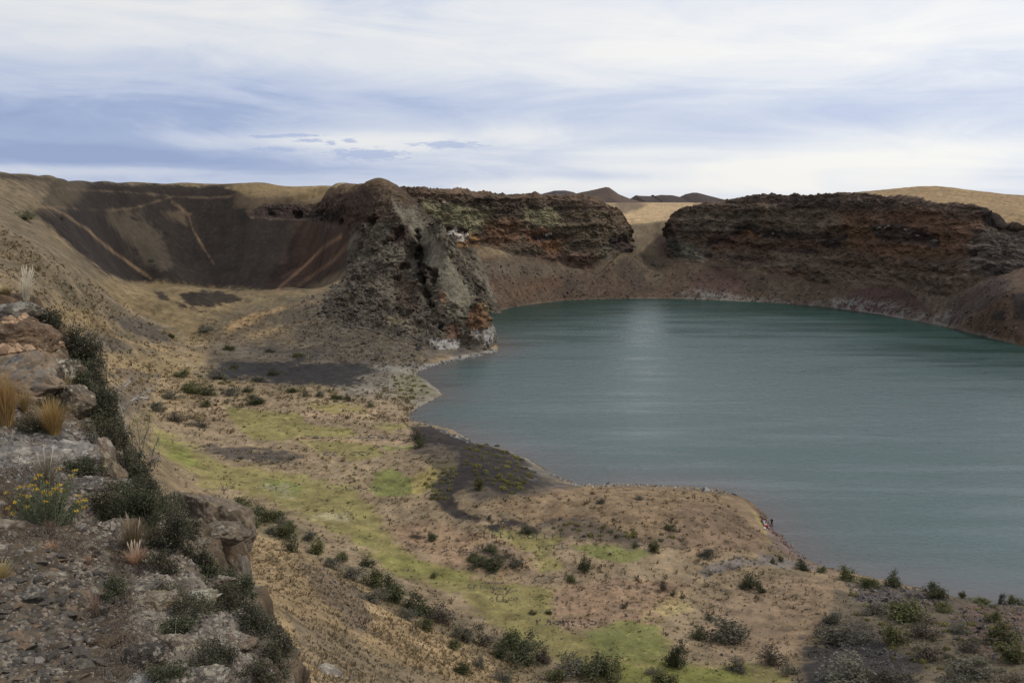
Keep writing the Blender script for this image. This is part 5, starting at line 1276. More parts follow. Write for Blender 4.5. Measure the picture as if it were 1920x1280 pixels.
# ---- loose stones as stuff: rubble over knolls, shore and screes
def rubble(name, n, poly_list, c1, c2, size, label, seed, dens=None, wexp=0.7):
    rng = np.random.default_rng(seed); pts_ = []
    for poly, share in poly_list: pts_ += scatter_px(poly, int(n * share), rng)
    q, tq, okk = far_hit_fast(np.array(pts_)); q = q[okk]; tq = tq[okk]
    if dens is not None:
        k_ = dens(q); q = q[k_]; tq = tq[k_]
    m = len(q); base = np.array([(1, 0, 0), (-.8, .7, 0), (-.7, -.8, 0), (.2, .5, .8), (.1, -.4, .7)])
    f = np.array([(0, 3, 4), (0, 1, 3), (1, 2, 3), (2, 4, 3), (2, 0, 4)])
    s_ = size * rng.lognormal(0, 0.5, m) * np.clip(tq / 120, 0.6, 3) ** wexp
    a = rng.uniform(0, 6.28, m); V_ = base[None] * (1 + 0.3 * rng.normal(size=(m, 5, 3)))
    V_ = V_ * s_[:, None, None]
    x = V_[..., 0] * np.cos(a)[:, None] - V_[..., 1] * np.sin(a)[:, None]; y = V_[..., 0] * np.sin(a)[:, None] + V_[..., 1] * np.cos(a)[:, None]
    V_ = np.stack([x, y, V_[..., 2] - 0.1 * s_[:, None]], -1) + q[:, None]
    F_ = (f[None] + (np.arange(m) * 5)[:, None, None]).reshape(-1, 3)
    t = np.repeat(rng.uniform(0, 1, m), 5)[:, None]
    o = raw_mesh(name, V_.reshape(-1, 3), F_, np.array(c1) * (1 - t) + np.array(c2) * t, M_BARK, False)
    tag(o, label, kind='stuff'); return o
rubble('shore_rubble', 3500, [([(1580, 1085), (1740, 1105), (1790, 1125), (1700, 1150), (1600, 1125)], 0.35), ([(1520, 1200), (1640, 1180), (1720, 1260), (1700, 1280), (1530, 1280)], 0.3), ([(1780, 1140), (1918, 1130), (1918, 1240), (1800, 1230)], 0.35)], (0.04, 0.035, 0.034), (0.20, 0.18, 0.17), 0.13, 'loose dark and grey stones on the lower right knoll', 1401)
rubble('scree_stones', 3500, [(TALUS, 0.6), ([(560, 560), (700, 520), (800, 640), (780, 690), (560, 680)], 0.4)], (0.04, 0.034, 0.03), (0.12, 0.098, 0.08), 0.17, 'loose blocks lying on the screes below the crags', 1402)
rubble('dark_litter', 2500, [(FLAT, 0.6), ([(385, 838), (540, 850), (565, 860), (470, 866)], 0.1), ([(560, 1050), (700, 1110), (690, 1180), (600, 1130)], 0.1), (SLOPE, 0.2)], (0.04, 0.034, 0.032), (0.13, 0.11, 0.095), 0.10, 'small dark stones strewn over the basin floor', 1403)
rubble('beach_stones', 420, [([(1422, 954), (1446, 983), (1500, 1034), (1575, 1068), (1575, 1073), (1495, 1043), (1438, 990), (1418, 960)], 1.0)], (0.07, 0.03, 0.024), (0.22, 0.17, 0.15), 0.13, 'reddish stones lining the beach beside the seated people', 1404)
rubble('shore_stones', 700, [([(1030, 886), (1085, 907), (1250, 908), (1380, 924), (1380, 929), (1250, 913), (1085, 913), (1030, 893)], 0.45), ([(775, 786), (800, 793), (890, 829), (890, 836), (800, 800), (770, 792)], 0.25), ([(800, 686), (850, 671), (930, 657), (930, 663), (850, 679), (800, 694)], 0.3)], (0.08, 0.072, 0.066), (0.34, 0.33, 0.31), 0.16, 'grey and whitish stones along the near waterline', 1405)
# ------------------------------------------------------------------ boulders and outcrops
def rock_mesh(seed, c1, c2, sub=4, facets=9, rough=0.12, flat=0.7, lichen=None, lich_amt=0.0, cave=None, name='boulder', mat=None, smooth=True):
    rng = np.random.default_rng(seed)
    bm = bmesh.new(); bmesh.ops.create_icosphere(bm, subdivisions=sub, radius=1.0)
    P = np.array([v.co[:] for v in bm.verts]); F_ = np.array([[v.index for v in f.verts] for f in bm.faces]); bm.free()
    for _ in range(facets):
        n = rng.normal(size=3); n /= np.linalg.norm(n); k = rng.uniform(0.45, 0.85)
        d = P @ n; ov = np.maximum(d - k, 0)
        P = P - ov[:, None] * n * 0.92
    nrm = P / np.linalg.norm(P, axis=1, keepdims=True)
    off = rng.uniform(0, 50, 3)
    P = P + nrm * (fbm3(P + off, (1.6,) * 3, 5, seed, 0.6, True) * rough * 1.2 + fbm3(P + off, (5,) * 3, 4, seed + 5, 0.65, True) * rough * 0.7)[:, None]
    if cave is not None:
        cp, cr, cd_ = cave
        d = np.linalg.norm((P - np.array(cp)) / np.array(cr), axis=1)
        P = P - np.array((0, 0, 0)) + (np.array((-cp[0], -cp[1], -cp[2] * 0.2)) / np.linalg.norm(cp))[None] * (np.clip(1 - d, 0, 1) ** 0.6 * cd_)[:, None]
    P[:, 2] *= flat
    t = np.clip(0.5 + 0.9 * fbm3(P + off, (2.2,) * 3, 4, seed + 9, 0.65), 0, 1)[:, None]
    C_ = np.array(c1) * (1 - t) + np.array(c2) * t
    if lichen is not None:
        l = sstep(fbm3(P + off, (3.4,) * 3, 4, seed + 15, 0.7) + 0.35 * nrm[:, 2], 0.62 - lich_amt, 0.75 - lich_amt)[:, None]
        C_ = C_ * (1 - l) + np.array(lichen) * l
    C_ = (C_ * 0.72 + C_.mean(1, keepdims=True) * 0.28) * 0.74 * np.array((1.05, 1.0, 0.92))
    return mesh_of(name, (P, F_, np.clip(C_, 0.01, 0.5)), mat or m_bould, smooth)
LICH = (0.40, 0.37, 0.30); LYEL = (0.34, 0.31, 0.17)
BOULD = [
    # u, v (centre), width px, height px, push along the ray (m), colours, lichen, name, label
    (28, 578, 105, 52, 0.15, (0.06, 0.052, 0.045), (0.13, 0.11, 0.09), (0.26, 0.26, 0.24), 0.25, 'boulder', 'dark mossy boulder capping the outcrop at the left edge of the picture'),
    (25, 625, 110, 66, 0.1, (0.10, 0.062, 0.038), (0.25, 0.165, 0.10), None, 0, 'boulder', 'crumbly orange-brown rock right below the dark mossy capping boulder'),
    (78, 622, 60, 60, 0.1, (0.15, 0.095, 0.06), (0.22, 0.15, 0.10), None, 0, 'boulder', 'reddish-brown block on the right of the crumbly orange-brown rock'),
    (35, 690, 170, 96, 0.25, (0.15, 0.11, 0.078), (0.27, 0.20, 0.135), (0.13, 0.13, 0.13), 0.25, 'boulder', 'large smooth tan slab above the golden grass at the left edge'),
    (100, 690, 90, 84, 0.15, (0.075, 0.062, 0.05), (0.17, 0.13, 0.095), LICH, 0.28, 'boulder', 'pale-spotted lichen boulder right of the large tan slab'),
    (135, 745, 70, 60, 0.1, (0.10, 0.08, 0.06), (0.20, 0.155, 0.11), LICH, 0.15, 'boulder', 'brownish lichened rock just right of the big golden tuft'),
    (30, 850, 120, 70, 0.1, (0.13, 0.12, 0.115), (0.25, 0.235, 0.225), (0.36, 0.35, 0.33), 0.2, 'boulder', 'grey lichen-crusted rock at the left edge below the golden tuft'),
    (115, 838, 110, 54, 0.1, (0.14, 0.13, 0.13), (0.26, 0.25, 0.245), (0.38, 0.37, 0.36), 0.2, 'boulder', 'long grey lichen-crusted ledge under the foot of the golden tuft'),
    (188, 845, 52, 64, 0.0, (0.15, 0.115, 0.09), (0.28, 0.21, 0.16), LICH, 0.15, 'boulder', 'pinkish-tan rock on the brink to the right of the grey ledge'),
    (215, 880, 42, 66, 0.0, (0.17, 0.13, 0.09), (0.27, 0.20, 0.14), LYEL, 0.15, 'boulder', 'tan upright rock on the brink above a grey stone'),
    (232, 905, 30, 22, -0.15, (0.15, 0.14, 0.15), (0.23, 0.22, 0.22), LICH, 0.1, 'boulder', 'small grey stone wedged in the dark bushes of the brink'),
    (165, 905, 70, 32, 0.0, (0.10, 0.09, 0.09), (0.20, 0.18, 0.175), LICH, 0.12, 'boulder', 'flat purplish-grey rock behind the yellow-flowered plant'),
    (372, 1042, 48, 40, -0.4, (0.13, 0.12, 0.125), (0.22, 0.20, 0.20), LYEL, 0.32, 'boulder', 'grey block with a pale yellow lichen top in front of the cave outcrop'),
    (365, 1112, 96, 42, -0.1, (0.17, 0.15, 0.11), (0.30, 0.26, 0.18), (0.40, 0.40, 0.32), 0.32, 'boulder', 'pale green lichen slab on the brink, below the grey block'),
    (290, 1122, 80, 62, 0.05, (0.16, 0.125, 0.085), (0.30, 0.24, 0.16), LICH, 0.2, 'boulder', 'tan lichened rock left of the pale green slab'),
    (268, 1095, 56, 26, 0.0, (0.11, 0.10, 0.095), (0.20, 0.18, 0.17), LICH, 0.2, 'boulder', 'low grey rock behind the tan lichened rock'),
    (400, 1085, 64, 24, -0.1, (0.16, 0.13, 0.11), (0.28, 0.23, 0.19), LICH, 0.3, 'boulder', 'whitish crusted rock on the brink above the pale green slab'),
    (478, 1150, 34, 26, -0.1, (0.18, 0.13, 0.11), (0.30, 0.22, 0.18), LICH, 0.2, 'boulder', 'pinkish rock peeping from the dark bushes at the tip of the brink'),
    (425, 1195, 86, 36, 0.0, (0.16, 0.12, 0.095), (0.29, 0.22, 0.165), LICH, 0.25, 'boulder', 'pinkish-tan lichened rock low on the brink among dark bushes'),
    (330, 1205, 90, 60, 0.05, (0.12, 0.10, 0.085), (0.24, 0.19, 0.14), LICH, 0.2, 'boulder', 'brown lichened hummock of rock in the middle of the near brink'),
    (268, 1228, 70, 58, 0.05, (0.06, 0.056, 0.052), (0.12, 0.105, 0.095), LICH, 0.02, 'boulder', 'rounded dark boulder near the bottom edge beside a dead twig'),
    (255, 1275, 120, 34, 0.0, (0.12, 0.12, 0.125), (0.22, 0.22, 0.225), (0.34, 0.34, 0.33), 0.2, 'boulder', 'grey lichen rock cut by the bottom edge of the picture'),
    (385, 1270, 110, 46, 0.0, (0.12, 0.105, 0.095), (0.22, 0.185, 0.16), LICH, 0.22, 'boulder', 'brown and grey crusted rock at the bottom edge under the bushes'),
    (188, 1065, 30, 20, 0.0, (0.16, 0.14, 0.13), (0.26, 0.23, 0.21), LICH, 0.3, 'boulder', 'small white-speckled boulder beside the tiny tan tuft'),
    (60, 1108, 54, 24, 0.0, (0.10, 0.095, 0.095), (0.19, 0.18, 0.175), LICH, 0.22, 'boulder', 'flat boulder with a pale lichen patch on the dark stony ground'),
    (170, 1120, 40, 20, 0.0, (0.17, 0.12, 0.09), (0.24, 0.18, 0.14), LICH, 0.1, 'boulder', 'small brownish boulder at the edge of the dark stony ground'),
    (188, 1200, 60, 40, 0.0, (0.10, 0.075, 0.05), (0.19, 0.14, 0.09), None, 0, 'boulder', 'ochre-brown boulder right of the dark stony ground'),
    (610, 1262, 60, 30, None, (0.14, 0.12, 0.11), (0.24, 0.21, 0.185), (0.40, 0.40, 0.33), 0.25, 'boulder', 'grey boulder with a whitish-green top on the slope at the bottom edge'),
]
bp_, bt_, bok = near_hit([(b[0], b[1] + b[3] * 0.25) for b in BOULD])
for i, b in enumerate(BOULD):
    u, v, w_, h_, push, c1, c2, lc_, la_, nm, lab = b
    if push is None:
        P1, T1, _ = far_hit([(u, v)]); P1 = P1[0]; T1 = T1[0]
    else:
        P1, T1 = bp_[i], bt_[i]
        if not bok[i] or T1 > 14: T1 = min(T1, 9.0) ; P1 = np.array(unproj_t(u, v, T1))
    sw = w_ / FPX * T1 * 0.56; sh_ = h_ / FPX * T1 * 0.62
    me = rock_mesh(2000 + 13 * i, c1, c2, 5 if w_ > 60 else 4, 13, 0.19, 1.0, lc_, la_ + 0.08)
    az_ = math.atan2(-(u - 960) / FPX, 1.0)
    o = link_obj('boulder', me, None, (P1[0], P1[1], P1[2] - sh_ * 0.10), az_, (sw, sw * 0.8, sh_))
    tag(o, lab, 'boulder', 'lichened boulders of the lookout brink')
# the outcrop with a small cave, standing off the brink
oc = unproj_t(388, 990, 17.3)
outc = rock_mesh(2500, (0.115, 0.095, 0.075), (0.21, 0.165, 0.12), 6, 6, 0.12, 1.0, (0.26, 0.24, 0.19), 0.05, name='rock_outcrop')
o = link_obj('rock_outcrop', outc, None, (oc[0], oc[1] + 0.2, oc[2] - 0.10), 0.25, (0.80, 0.7, 0.95))
tag(o, 'brown rounded outcrop with a shallow cave, between the near brink and the tan slope', 'outcrop')
oc2 = unproj_t(345, 965, 17.8)
o2 = link_obj('rock_outcrop', rock_mesh(2510, (0.11, 0.09, 0.072), (0.185, 0.145, 0.11), 6, 5, 0.10, 1.0, None, 0, name='rock_outcrop'), None, (oc2[0], oc2[1], oc2[2] - 0.15), 0.4, (0.62, 0.6, 0.62))
tag(o2, 'smooth grey-brown shoulder of rock above and left of the cave outcrop', 'outcrop')
oc3 = unproj_t(448, 1052, 17.0)
o3 = link_obj('rock_outcrop', rock_mesh(2520, (0.13, 0.115, 0.10), (0.20, 0.17, 0.14), 5, 8, 0.12, 1.0, None, 0, name='rock_outcrop'), None, (oc3[0] - 0.1, oc3[1] + 0.1, oc3[2] - 0.75), 0.1, (0.34, 0.4, 0.9))
tag(o3, 'narrow grey pillar of rock on the right side of the cave outcrop', 'outcrop')
obt = link_obj('rock_outcrop', rock_mesh(2550, (0.10, 0.08, 0.062), (0.18, 0.14, 0.105), 6, 7, 0.14, 1.0, None, 0, name='rock_outcrop'), None, (oc[0] - 0.45, oc[1] + 0.25, oc[2] - 3.0), 0.3, (1.05, 0.95, 2.6))
tag(obt, 'brown rock buttress carrying the cave outcrop, mostly hidden behind the brink shrubs', 'outcrop')
ocb = unproj_t(405, 1045, 16.9)
ob = link_obj('rock_outcrop', rock_mesh(2540, (0.12, 0.085, 0.055), (0.20, 0.145, 0.095), 5, 8, 0.12, 1.0, None, 0, name='rock_outcrop'), None, (ocb[0], ocb[1] + 0.25, ocb[2] - 0.3), 0.0, (0.55, 0.4, 0.75))
tag(ob, 'ochre-brown back wall of the small cave under the overhanging slab', 'outcrop')
lip = unproj_t(412, 1010, 16.5)
o4 = link_obj('rock_outcrop', rock_mesh(2530, (0.11, 0.09, 0.07), (0.19, 0.15, 0.11), 5, 7, 0.14, 1.0, (0.30, 0.28, 0.22), 0.08, name='rock_outcrop'), None, (lip[0], lip[1] + 0.05, lip[2] + 0.08), 0.2, (0.52, 0.40, 0.20))
tag(o4, 'overhanging brown roof slab of the small cave in the outcrop', 'outcrop')

# ---- angular stones on the bare soil
SPROT = [rock_mesh(3000 + k, *cc, sub=3, facets=16, rough=0.09, flat=0.6, lichen=(0.26, 0.25, 0.23), lich_amt=la, name='stone', mat=m_stone, smooth=False) for k, (cc, la) in enumerate([
    (((0.055, 0.048, 0.043), (0.12, 0.107, 0.096)), 0.0), (((0.07, 0.062, 0.056), (0.17, 0.15, 0.132)), 0.10), (((0.12, 0.078, 0.05), (0.21, 0.145, 0.095)), 0.0),
    (((0.04, 0.036, 0.034), (0.09, 0.081, 0.074)), 0.05), (((0.16, 0.145, 0.13), (0.28, 0.255, 0.23)), 0.15), (((0.065, 0.056, 0.048), (0.13, 0.114, 0.098)), 0.0)])]
srng = np.random.default_rng(77)
SPOLY = [(0, 1035), (90, 1030), (240, 1050), (260, 1085), (240, 1150), (215, 1278), (0, 1278)]
q = scatter_px(SPOLY, 285, srng, 16)
sp_, st_, sk = near_hit(q)
for i in range(len(q)):
    s_ = (6 + 11 * srng.random() ** 1.6) / FPX * st_[i] * (1.0 + 0.25 * (q[i][1] > 1150))
    o = link_obj('stone', SPROT[int(srng.choice(6, p=[.28, .2, .1, .22, .06, .14]))], None, tuple(sp_[i] + (0, 0, 0.15 * s_)), 0, (s_ * srng.uniform(.8, 1.3), s_ * srng.uniform(.7, 1), s_ * srng.uniform(.6, 1)))
    o.rotation_euler = (srng.normal() * 0.25, srng.normal() * 0.25, srng.uniform(0, 6.28))
    tag(o, 'angular dark volcanic stone lying on the brown soil in the lower left corner', 'stone', 'stones on the bare soil at lower left')
def near_rubble(name, n, poly, lo, hi, c1, c2, label, seed):
    rng = np.random.default_rng(seed); q = scatter_px(poly, n, rng); P_, T_, k_ = near_hit(q); P_ = P_[k_ & (T_ < 13.5)]; T_ = T_[k_ & (T_ < 13.5)]
    m = len(P_); base = np.array([(1, 0, 0), (0, .9, .1), (-1, 0, 0), (0, -1, 0), (.3, .25, .65), (-.35, -.3, .6), (.3, -.4, .55), (0, 0, -.6)])
    f = np.array([(0, 1, 4), (1, 2, 4), (2, 5, 4), (2, 3, 5), (3, 6, 5), (3, 0, 6), (0, 4, 6), (4, 5, 6), (1, 0, 7), (2, 1, 7), (3, 2, 7), (0, 3, 7)])
    s_ = rng.uniform(lo, hi, m); a = rng.uniform(0, 6.28, m); V_ = base[None] * (1 + 0.2 * rng.normal(size=(m, 8, 3))) * s_[:, None, None]
    x = V_[..., 0] * np.cos(a)[:, None] - V_[..., 1] * np.sin(a)[:, None]; y = V_[..., 0] * np.sin(a)[:, None] + V_[..., 1] * np.cos(a)[:, None]
    V_ = np.stack([x, y, V_[..., 2]], -1) + P_[:, None]
    t = np.repeat(rng.uniform(0, 1, m), 8)[:, None]
    tag(raw_mesh(name, V_.reshape(-1, 3), (f[None] + (np.arange(m) * 8)[:, None, None]).reshape(-1, 3), np.array(c1) * (1 - t) + np.array(c2) * t, M_BARK, False), label, kind='stuff')
near_rubble('gravel', 5200, [(0, 960), (230, 950), (280, 1090), (230, 1279), (0, 1279)], 0.006, 0.020, (0.06, 0.054, 0.05), (0.26, 0.21, 0.16), 'fine dark gravel between the stones of the lower left corner', 3101)
near_rubble('rock_chips', 5200, [(0, 760), (180, 760), (300, 960), (420, 1080), (510, 1200), (525, 1279), (230, 1279), (260, 1060), (0, 900)], 0.008, 0.034, (0.05, 0.043, 0.036), (0.25, 0.215, 0.17), 'broken rock chips and lichen crumbs over the brink', 3102)

near_rubble('rock_fragments', 1500, [(225, 1090), (330, 1050), (430, 1085), (510, 1190), (525, 1279), (290, 1279)], 0.012, 0.036, (0.08, 0.066, 0.054), (0.30, 0.25, 0.195), 'pinkish and white-crusted rock fragments among the shrubs of the near brink', 3103)
near_rubble('rock_rubble', 420, [(0, 590), (95, 596), (118, 655), (0, 662)], 0.03, 0.09, (0.12, 0.075, 0.045), (0.30, 0.20, 0.125), 'crumbly orange-brown rubble of the left outcrop', 3104)
near_rubble('ledge_fragments', 700, [(0, 810), (190, 815), (220, 900), (150, 930), (0, 900)], 0.010, 0.034, (0.09, 0.08, 0.072), (0.26, 0.24, 0.215), 'grey lichen-crusted fragments along the ledge', 3105)
# ------------------------------------------------------------------ plants of the brink
def near_shrub(u, v, w_, h_, c1, c2, label, seed, n=3200, push=-0.05, leaf=0.0095, group='dark cushion shrubs draped over the brink', twig=(0.09, 0.075, 0.06)):
    P1, T1, k1 = near_hit([(u, v + h_ * 0.25)]); P1 = P1[0]; T1 = T1[0]
    if not k1[0] or T1 > 14: T1 = float(np.interp(v, [e[1] for e in EDGE], [e[2] for e in EDGE])); P1 = np.array(unproj_t(u, v + h_ * 0.2, T1))
    rng = np.random.default_rng(seed)
    rw = w_ / FPX * T1 * 0.5; rh = h_ / FPX * T1 * 0.62
    n = int(n * np.clip((w_ * h_) / (70 * 60), 0.5, 2.6))
    nc = 34
    d = rng.normal(size=(nc, 3)); d /= np.linalg.norm(d, axis=1, keepdims=True)
    cc = d * rng.uniform(0.35, 0.95, (nc, 1)) * (rw, rw * 0.75, rh)
    ci = rng.integers(0, nc, n)
    P = cc[ci] + rng.normal(size=(n, 3)) * (rw * 0.17, rw * 0.15, rh * 0.17)
    t = np.clip(rng.uniform(0, 1, nc)[ci] * 0.6 + rng.uniform(0, 1, n) * 0.4, 0, 1)[:, None]
    col = np.array(c1) * (1 - t) + np.array(c2) * t
    lt = rng.random(n) < 0.045; col[lt] = np.array((0.26, 0.22, 0.16)) * rng.uniform(0.5, 1, (lt.sum(), 1))
    root = empty('shrub', tuple(P1 + (0, 0, rh * 0.25)))
    fm = mesh_of('foliage', leaves(P, leaf * T1 / 8, col, rng, 0.55, 0.2), M_LEAF)
    link_obj('foliage', fm, root)
    pth = []
    for c in cc:
        s0 = np.array((rng.normal() * rw * 0.2, rng.normal() * rw * 0.2, -rh * 0.7)); mid = (s0 + c) / 2 + rng.normal(size=3) * rw * 0.08
        pth.append(([s0, mid, c, c * 1.12 + rng.normal(size=3) * rw * 0.08], [0.006, 0.005, 0.003, 0.001]))
    link_obj('stems', mesh_of('stems', tubes(pth, twig, rng=rng), M_BARK), root)
    tag(root, label, 'shrub', group)
DK1, DK2 = (0.034, 0.036, 0.022), (0.125, 0.118, 0.072)
for k, a in enumerate([
        (90, 600, 60, 50, 'dark green shrub hanging beside the dark mossy capping boulder'),
        (150, 650, 60, 70, 'dark shrub on the brink just above the pale-spotted lichen boulder'),
        (138, 700, 50, 60, 'dark shrub growing through the pale-spotted lichen boulder'),
        (178, 750, 66, 84, 'dark green shrub on the brink right of the brownish lichened rock'),
        (205, 815, 58, 76, 'dark green shrub on the brink beside the pinkish-tan rock'),
        (155, 880, 60, 46, 'dark shrub below the pinkish-tan rock, left of the tan upright rock'),
        (245, 880, 44, 66, 'dark shrub on the outer side of the tan upright rock'),
        (205, 945, 70, 60, 'dark green shrub above the brown feathery tussock'),
        (262, 950, 78, 80, 'big dark green shrub on the brink above and right of the brown tussock'),
        (318, 1000, 72, 84, 'big dark green shrub left of the grey block with the yellow top'),
        (300, 1060, 70, 50, 'dark shrub just below the pinkish tussock'),
        (215, 1105, 52, 50, 'dark shrub between the stony ground and the tan lichened rock'),
        (345, 1145, 60, 42, 'dark shrub tucked under the pale green lichen slab'),
        (415, 1125, 56, 54, 'dark shrub at the right end of the pale green lichen slab'),
        (455, 1100, 46, 52, 'dark shrub on the outermost rim beyond the pale green slab'),
        (470, 1165, 66, 56, 'dark shrub around the pinkish rock at the tip of the brink'),
        (498, 1215, 60, 70, 'large dark green shrub bulging over the lower tip of the brink'),
        (330, 1175, 80, 42, 'dark shrub spread over the brown lichened hummock'),
        (400, 1235, 96, 52, 'wide dark shrub below the pinkish-tan lichened rock'),
        (480, 1268, 80, 50, 'dark shrub at the bottom edge on the right end of the brink'),
        (310, 1262, 66, 36, 'dark shrub at the bottom edge between two crusted rocks'),
        (95, 760, 50, 36, 'dark shrub between the tan slab and the golden tuft'),
        (60, 800, 50, 34, 'dark little shrub between the two golden tufts'),
        (390, 1070, 50, 36, 'dark shrub behind the whitish crusted rock')]):
    near_shrub(a[0], a[1], a[2] * 1.2, a[3] * 1.15, DK1, (DK2, (0.12, 0.105, 0.06), (0.085, 0.10, 0.045))[k % 3], a[4], 4000 + k, n=3600)
eu = np.array([e[0] for e in EDGE], float); ev = np.array([e[1] for e in EDGE], float)
erng = np.random.default_rng(91)
for k in range(15):
    v_ = 640 + (1270 - 640) * (k + 0.5) / 15; u_ = float(np.interp(v_, ev, eu)) - erng.uniform(0, 26)
    near_shrub(u_, v_, erng.uniform(52, 84), erng.uniform(44, 66), DK1, DK2, 'dark green cushion shrub in the unbroken dark belt along the outer edge of the brink', 4200 + k, n=3600, group='dark belt of shrubs along the edge of the brink')
def heath(name, n, poly, c1, c2, label, seed, size=0.011):
    rng = np.random.default_rng(seed); q = scatter_px(poly, n, rng); P_, T_, k_ = near_hit(q); k_ &= T_ < 13.5; P_ = P_[k_]; T_ = T_[k_]
    g = fbm3(P_, (1.6,) * 3, 3, seed, 0.6) > -0.05; P_ = P_[g]; T_ = T_[g]; m = len(P_); L = 44
    c = np.repeat(P_, L, 0) + rng.normal(size=(m * L, 3)) * np.array((0.05, 0.05, 0.028)) * np.repeat(T_ / 8, L)[:, None] + (0, 0, 0.03)
    t = (np.repeat(rng.random(m), L) * 0.6 + rng.random(m * L) * 0.4)[:, None]
    v_, f_, c_ = leaves(c, size * np.repeat(T_ / 8, L), np.array(c1) * (1 - t) + np.array(c2) * t, rng, 0.5, 0.2)
    tag(raw_mesh(name, v_, f_, c_, M_LEAF, False), label, kind='stuff')
heath('dark_heath', 2100, [(150, 640), (215, 800), (300, 930), (420, 1090), (525, 1200), (535, 1279), (300, 1279), (240, 1110), (280, 1020), (190, 900), (140, 760)], DK1, DK2, 'dark heath matted over the rocks of the brink', 4301)
heath('withered_heath', 700, [(0, 870), (180, 860), (260, 1000), (240, 1120), (330, 1279), (180, 1279), (230, 1080), (0, 1010)], (0.09, 0.07, 0.052), (0.20, 0.155, 0.115), 'withered brown mat between the rocks', 4302, 0.008)
near_shrub(100, 905, 120, 40, (0.075, 0.065, 0.055), (0.16, 0.135, 0.11), 'brownish-grey dead heath behind the yellow-flowered plant', 4101, n=1500, leaf=0.006, group='withered heath on the brink')
near_shrub(60, 1000, 120, 26, (0.06, 0.05, 0.038), (0.13, 0.105, 0.08), 'low brown withered mat under the yellow-flowered plant', 4102, n=1300, leaf=0.006, group='withered heath on the brink')
near_shrub(270, 1068, 70, 26, (0.11, 0.09, 0.085), (0.22, 0.18, 0.165), 'pale purplish withered mat around the foot of the pinkish tussock', 4103, n=1500, leaf=0.006, group='withered heath on the brink')
near_shrub(190, 1150, 50, 60, (0.12, 0.085, 0.065), (0.24, 0.17, 0.13), 'reddish-tan withered sprig at the right side of the stony ground', 4104, n=500, leaf=0.006, group='withered heath on the brink')
near_shrub(290, 1235, 80, 34, (0.12, 0.10, 0.08), (0.24, 0.20, 0.16), 'tangle of pale dead twigs above the bottom-edge rocks', 4105, n=900, leaf=0.006, group='withered heath on the brink', twig=(0.28, 0.24, 0.2))
near_shrub(110, 1250, 110, 16, (0.07, 0.055, 0.04), (0.15, 0.12, 0.085), 'brown withered mat low among the stones at the bottom left', 4106, n=300, leaf=0.006, group='withered heath on the brink')

def tussock(u, v, w_, h_, c1, c2, label, seed, blades=330, lean=(0.15, 1.0), dirx=0.0, heads=0, headc=(0.55, 0.5, 0.42), thick=0.0032):
    P1, T1, k1 = near_hit([(u, v)]); P1 = P1[0]; T1 = T1[0]
    if not k1[0] or T1 > 14: T1 = float(np.interp(v, [e[1] for e in EDGE], [e[2] for e in EDGE])); P1 = np.array(unproj_t(u, v, T1))
    rng = np.random.default_rng(seed); Hh = h_ / FPX * T1 * 1.15; Wd = w_ / FPX * T1 * 0.5
    n = blades; a = rng.uniform(0, 6.28, n); L_ = rng.uniform(0.55, 1.1, n) * Hh; le = rng.uniform(*lean, n)
    r0 = rng.uniform(0, 0.28, n) * Wd
    segs = 5; pts_ = []
    base = np.stack([np.cos(a) * r0, np.sin(a) * r0, np.full(n, -0.02)], 1)
    out = np.stack([np.cos(a) + dirx, np.sin(a), np.zeros(n)], 1)
    side = np.stack([-np.sin(a), np.cos(a), np.zeros(n)], 1)
    Vs = []
    for s_ in range(segs + 1):
        x = s_ / segs
        c = base + out * (le * Wd * x ** 1.7)[:, None] + np.array((0, 0, 1.0)) * (L_ * (x - 0.25 * le * x ** 2.5))[:, None]
        w2 = thick * (1 - 0.85 * x) * T1 / 8
        Vs.append(c - side * w2); Vs.append(c + side * w2)
    V_ = np.stack(Vs, 1); k = 2 * (segs + 1)
    q_ = np.array([[2 * s_, 2 * s_ + 1, 2 * s_ + 3, 2 * s_ + 2] for s_ in range(segs)])
    F_ = (q_[None] + (np.arange(n) * k)[:, None, None]).reshape(-1, 4)
    t = rng.uniform(0, 1, n)[:, None]; cb = np.array(c1) * (1 - t) + np.array(c2) * t
    C_ = np.repeat(cb, k, 0)
    root = empty('grass_tussock', tuple(P1))
    link_obj('blades', mesh_of('blades', (V_.reshape(-1, 3), F_, C_), M_BLADE), root)
    if heads:
        hp = []; 
        for _ in range(heads):
            aa = rng.uniform(0, 6.28); ll = rng.uniform(0.9, 1.2) * Hh; lx_ = rng.uniform(0.1, 0.55) * Wd
            b = np.array((math.cos(aa) * 0.1 * Wd, math.sin(aa) * 0.1 * Wd, 0)); e = np.array((math.cos(aa) * lx_ + dirx * Wd * 0.5, math.sin(aa) * lx_, ll))
            m = (b + e) / 2 + np.array((0, 0, ll * 0.08)); s1 = b * 0.2 + e * 0.8 + np.array((0, 0, ll * 0.03)); 
            hp.append(([b, m, s1, e * 0.93 + b * 0.07, e * 1.08], [0.0015, 0.0014, 0.005, 0.007, 0.001]))
        link_obj('seed_heads', mesh_of('seed_heads', tubes(hp, headc, rng=rng), M_BLADE), root)
    tag(root, label, 'grass tussock', 'grass tussocks on the brink')
GO1, GO2 = (0.28, 0.17, 0.06), (0.52, 0.36, 0.15)
tussock(100, 815, 80, 68, GO1, GO2, 'big golden tussock standing on the grey lichen ledge', 5001, 620, (0.1, 1.15))
tussock(12, 795, 90, 95, (0.25, 0.15, 0.06), (0.46, 0.31, 0.13), 'tall golden tussock cut by the left edge of the picture', 5002, 650, (0.1, 1.0))
tussock(48, 772, 40, 44, GO1, (0.44, 0.33, 0.17), 'thin golden tussock between the two large ones', 5003, 240)
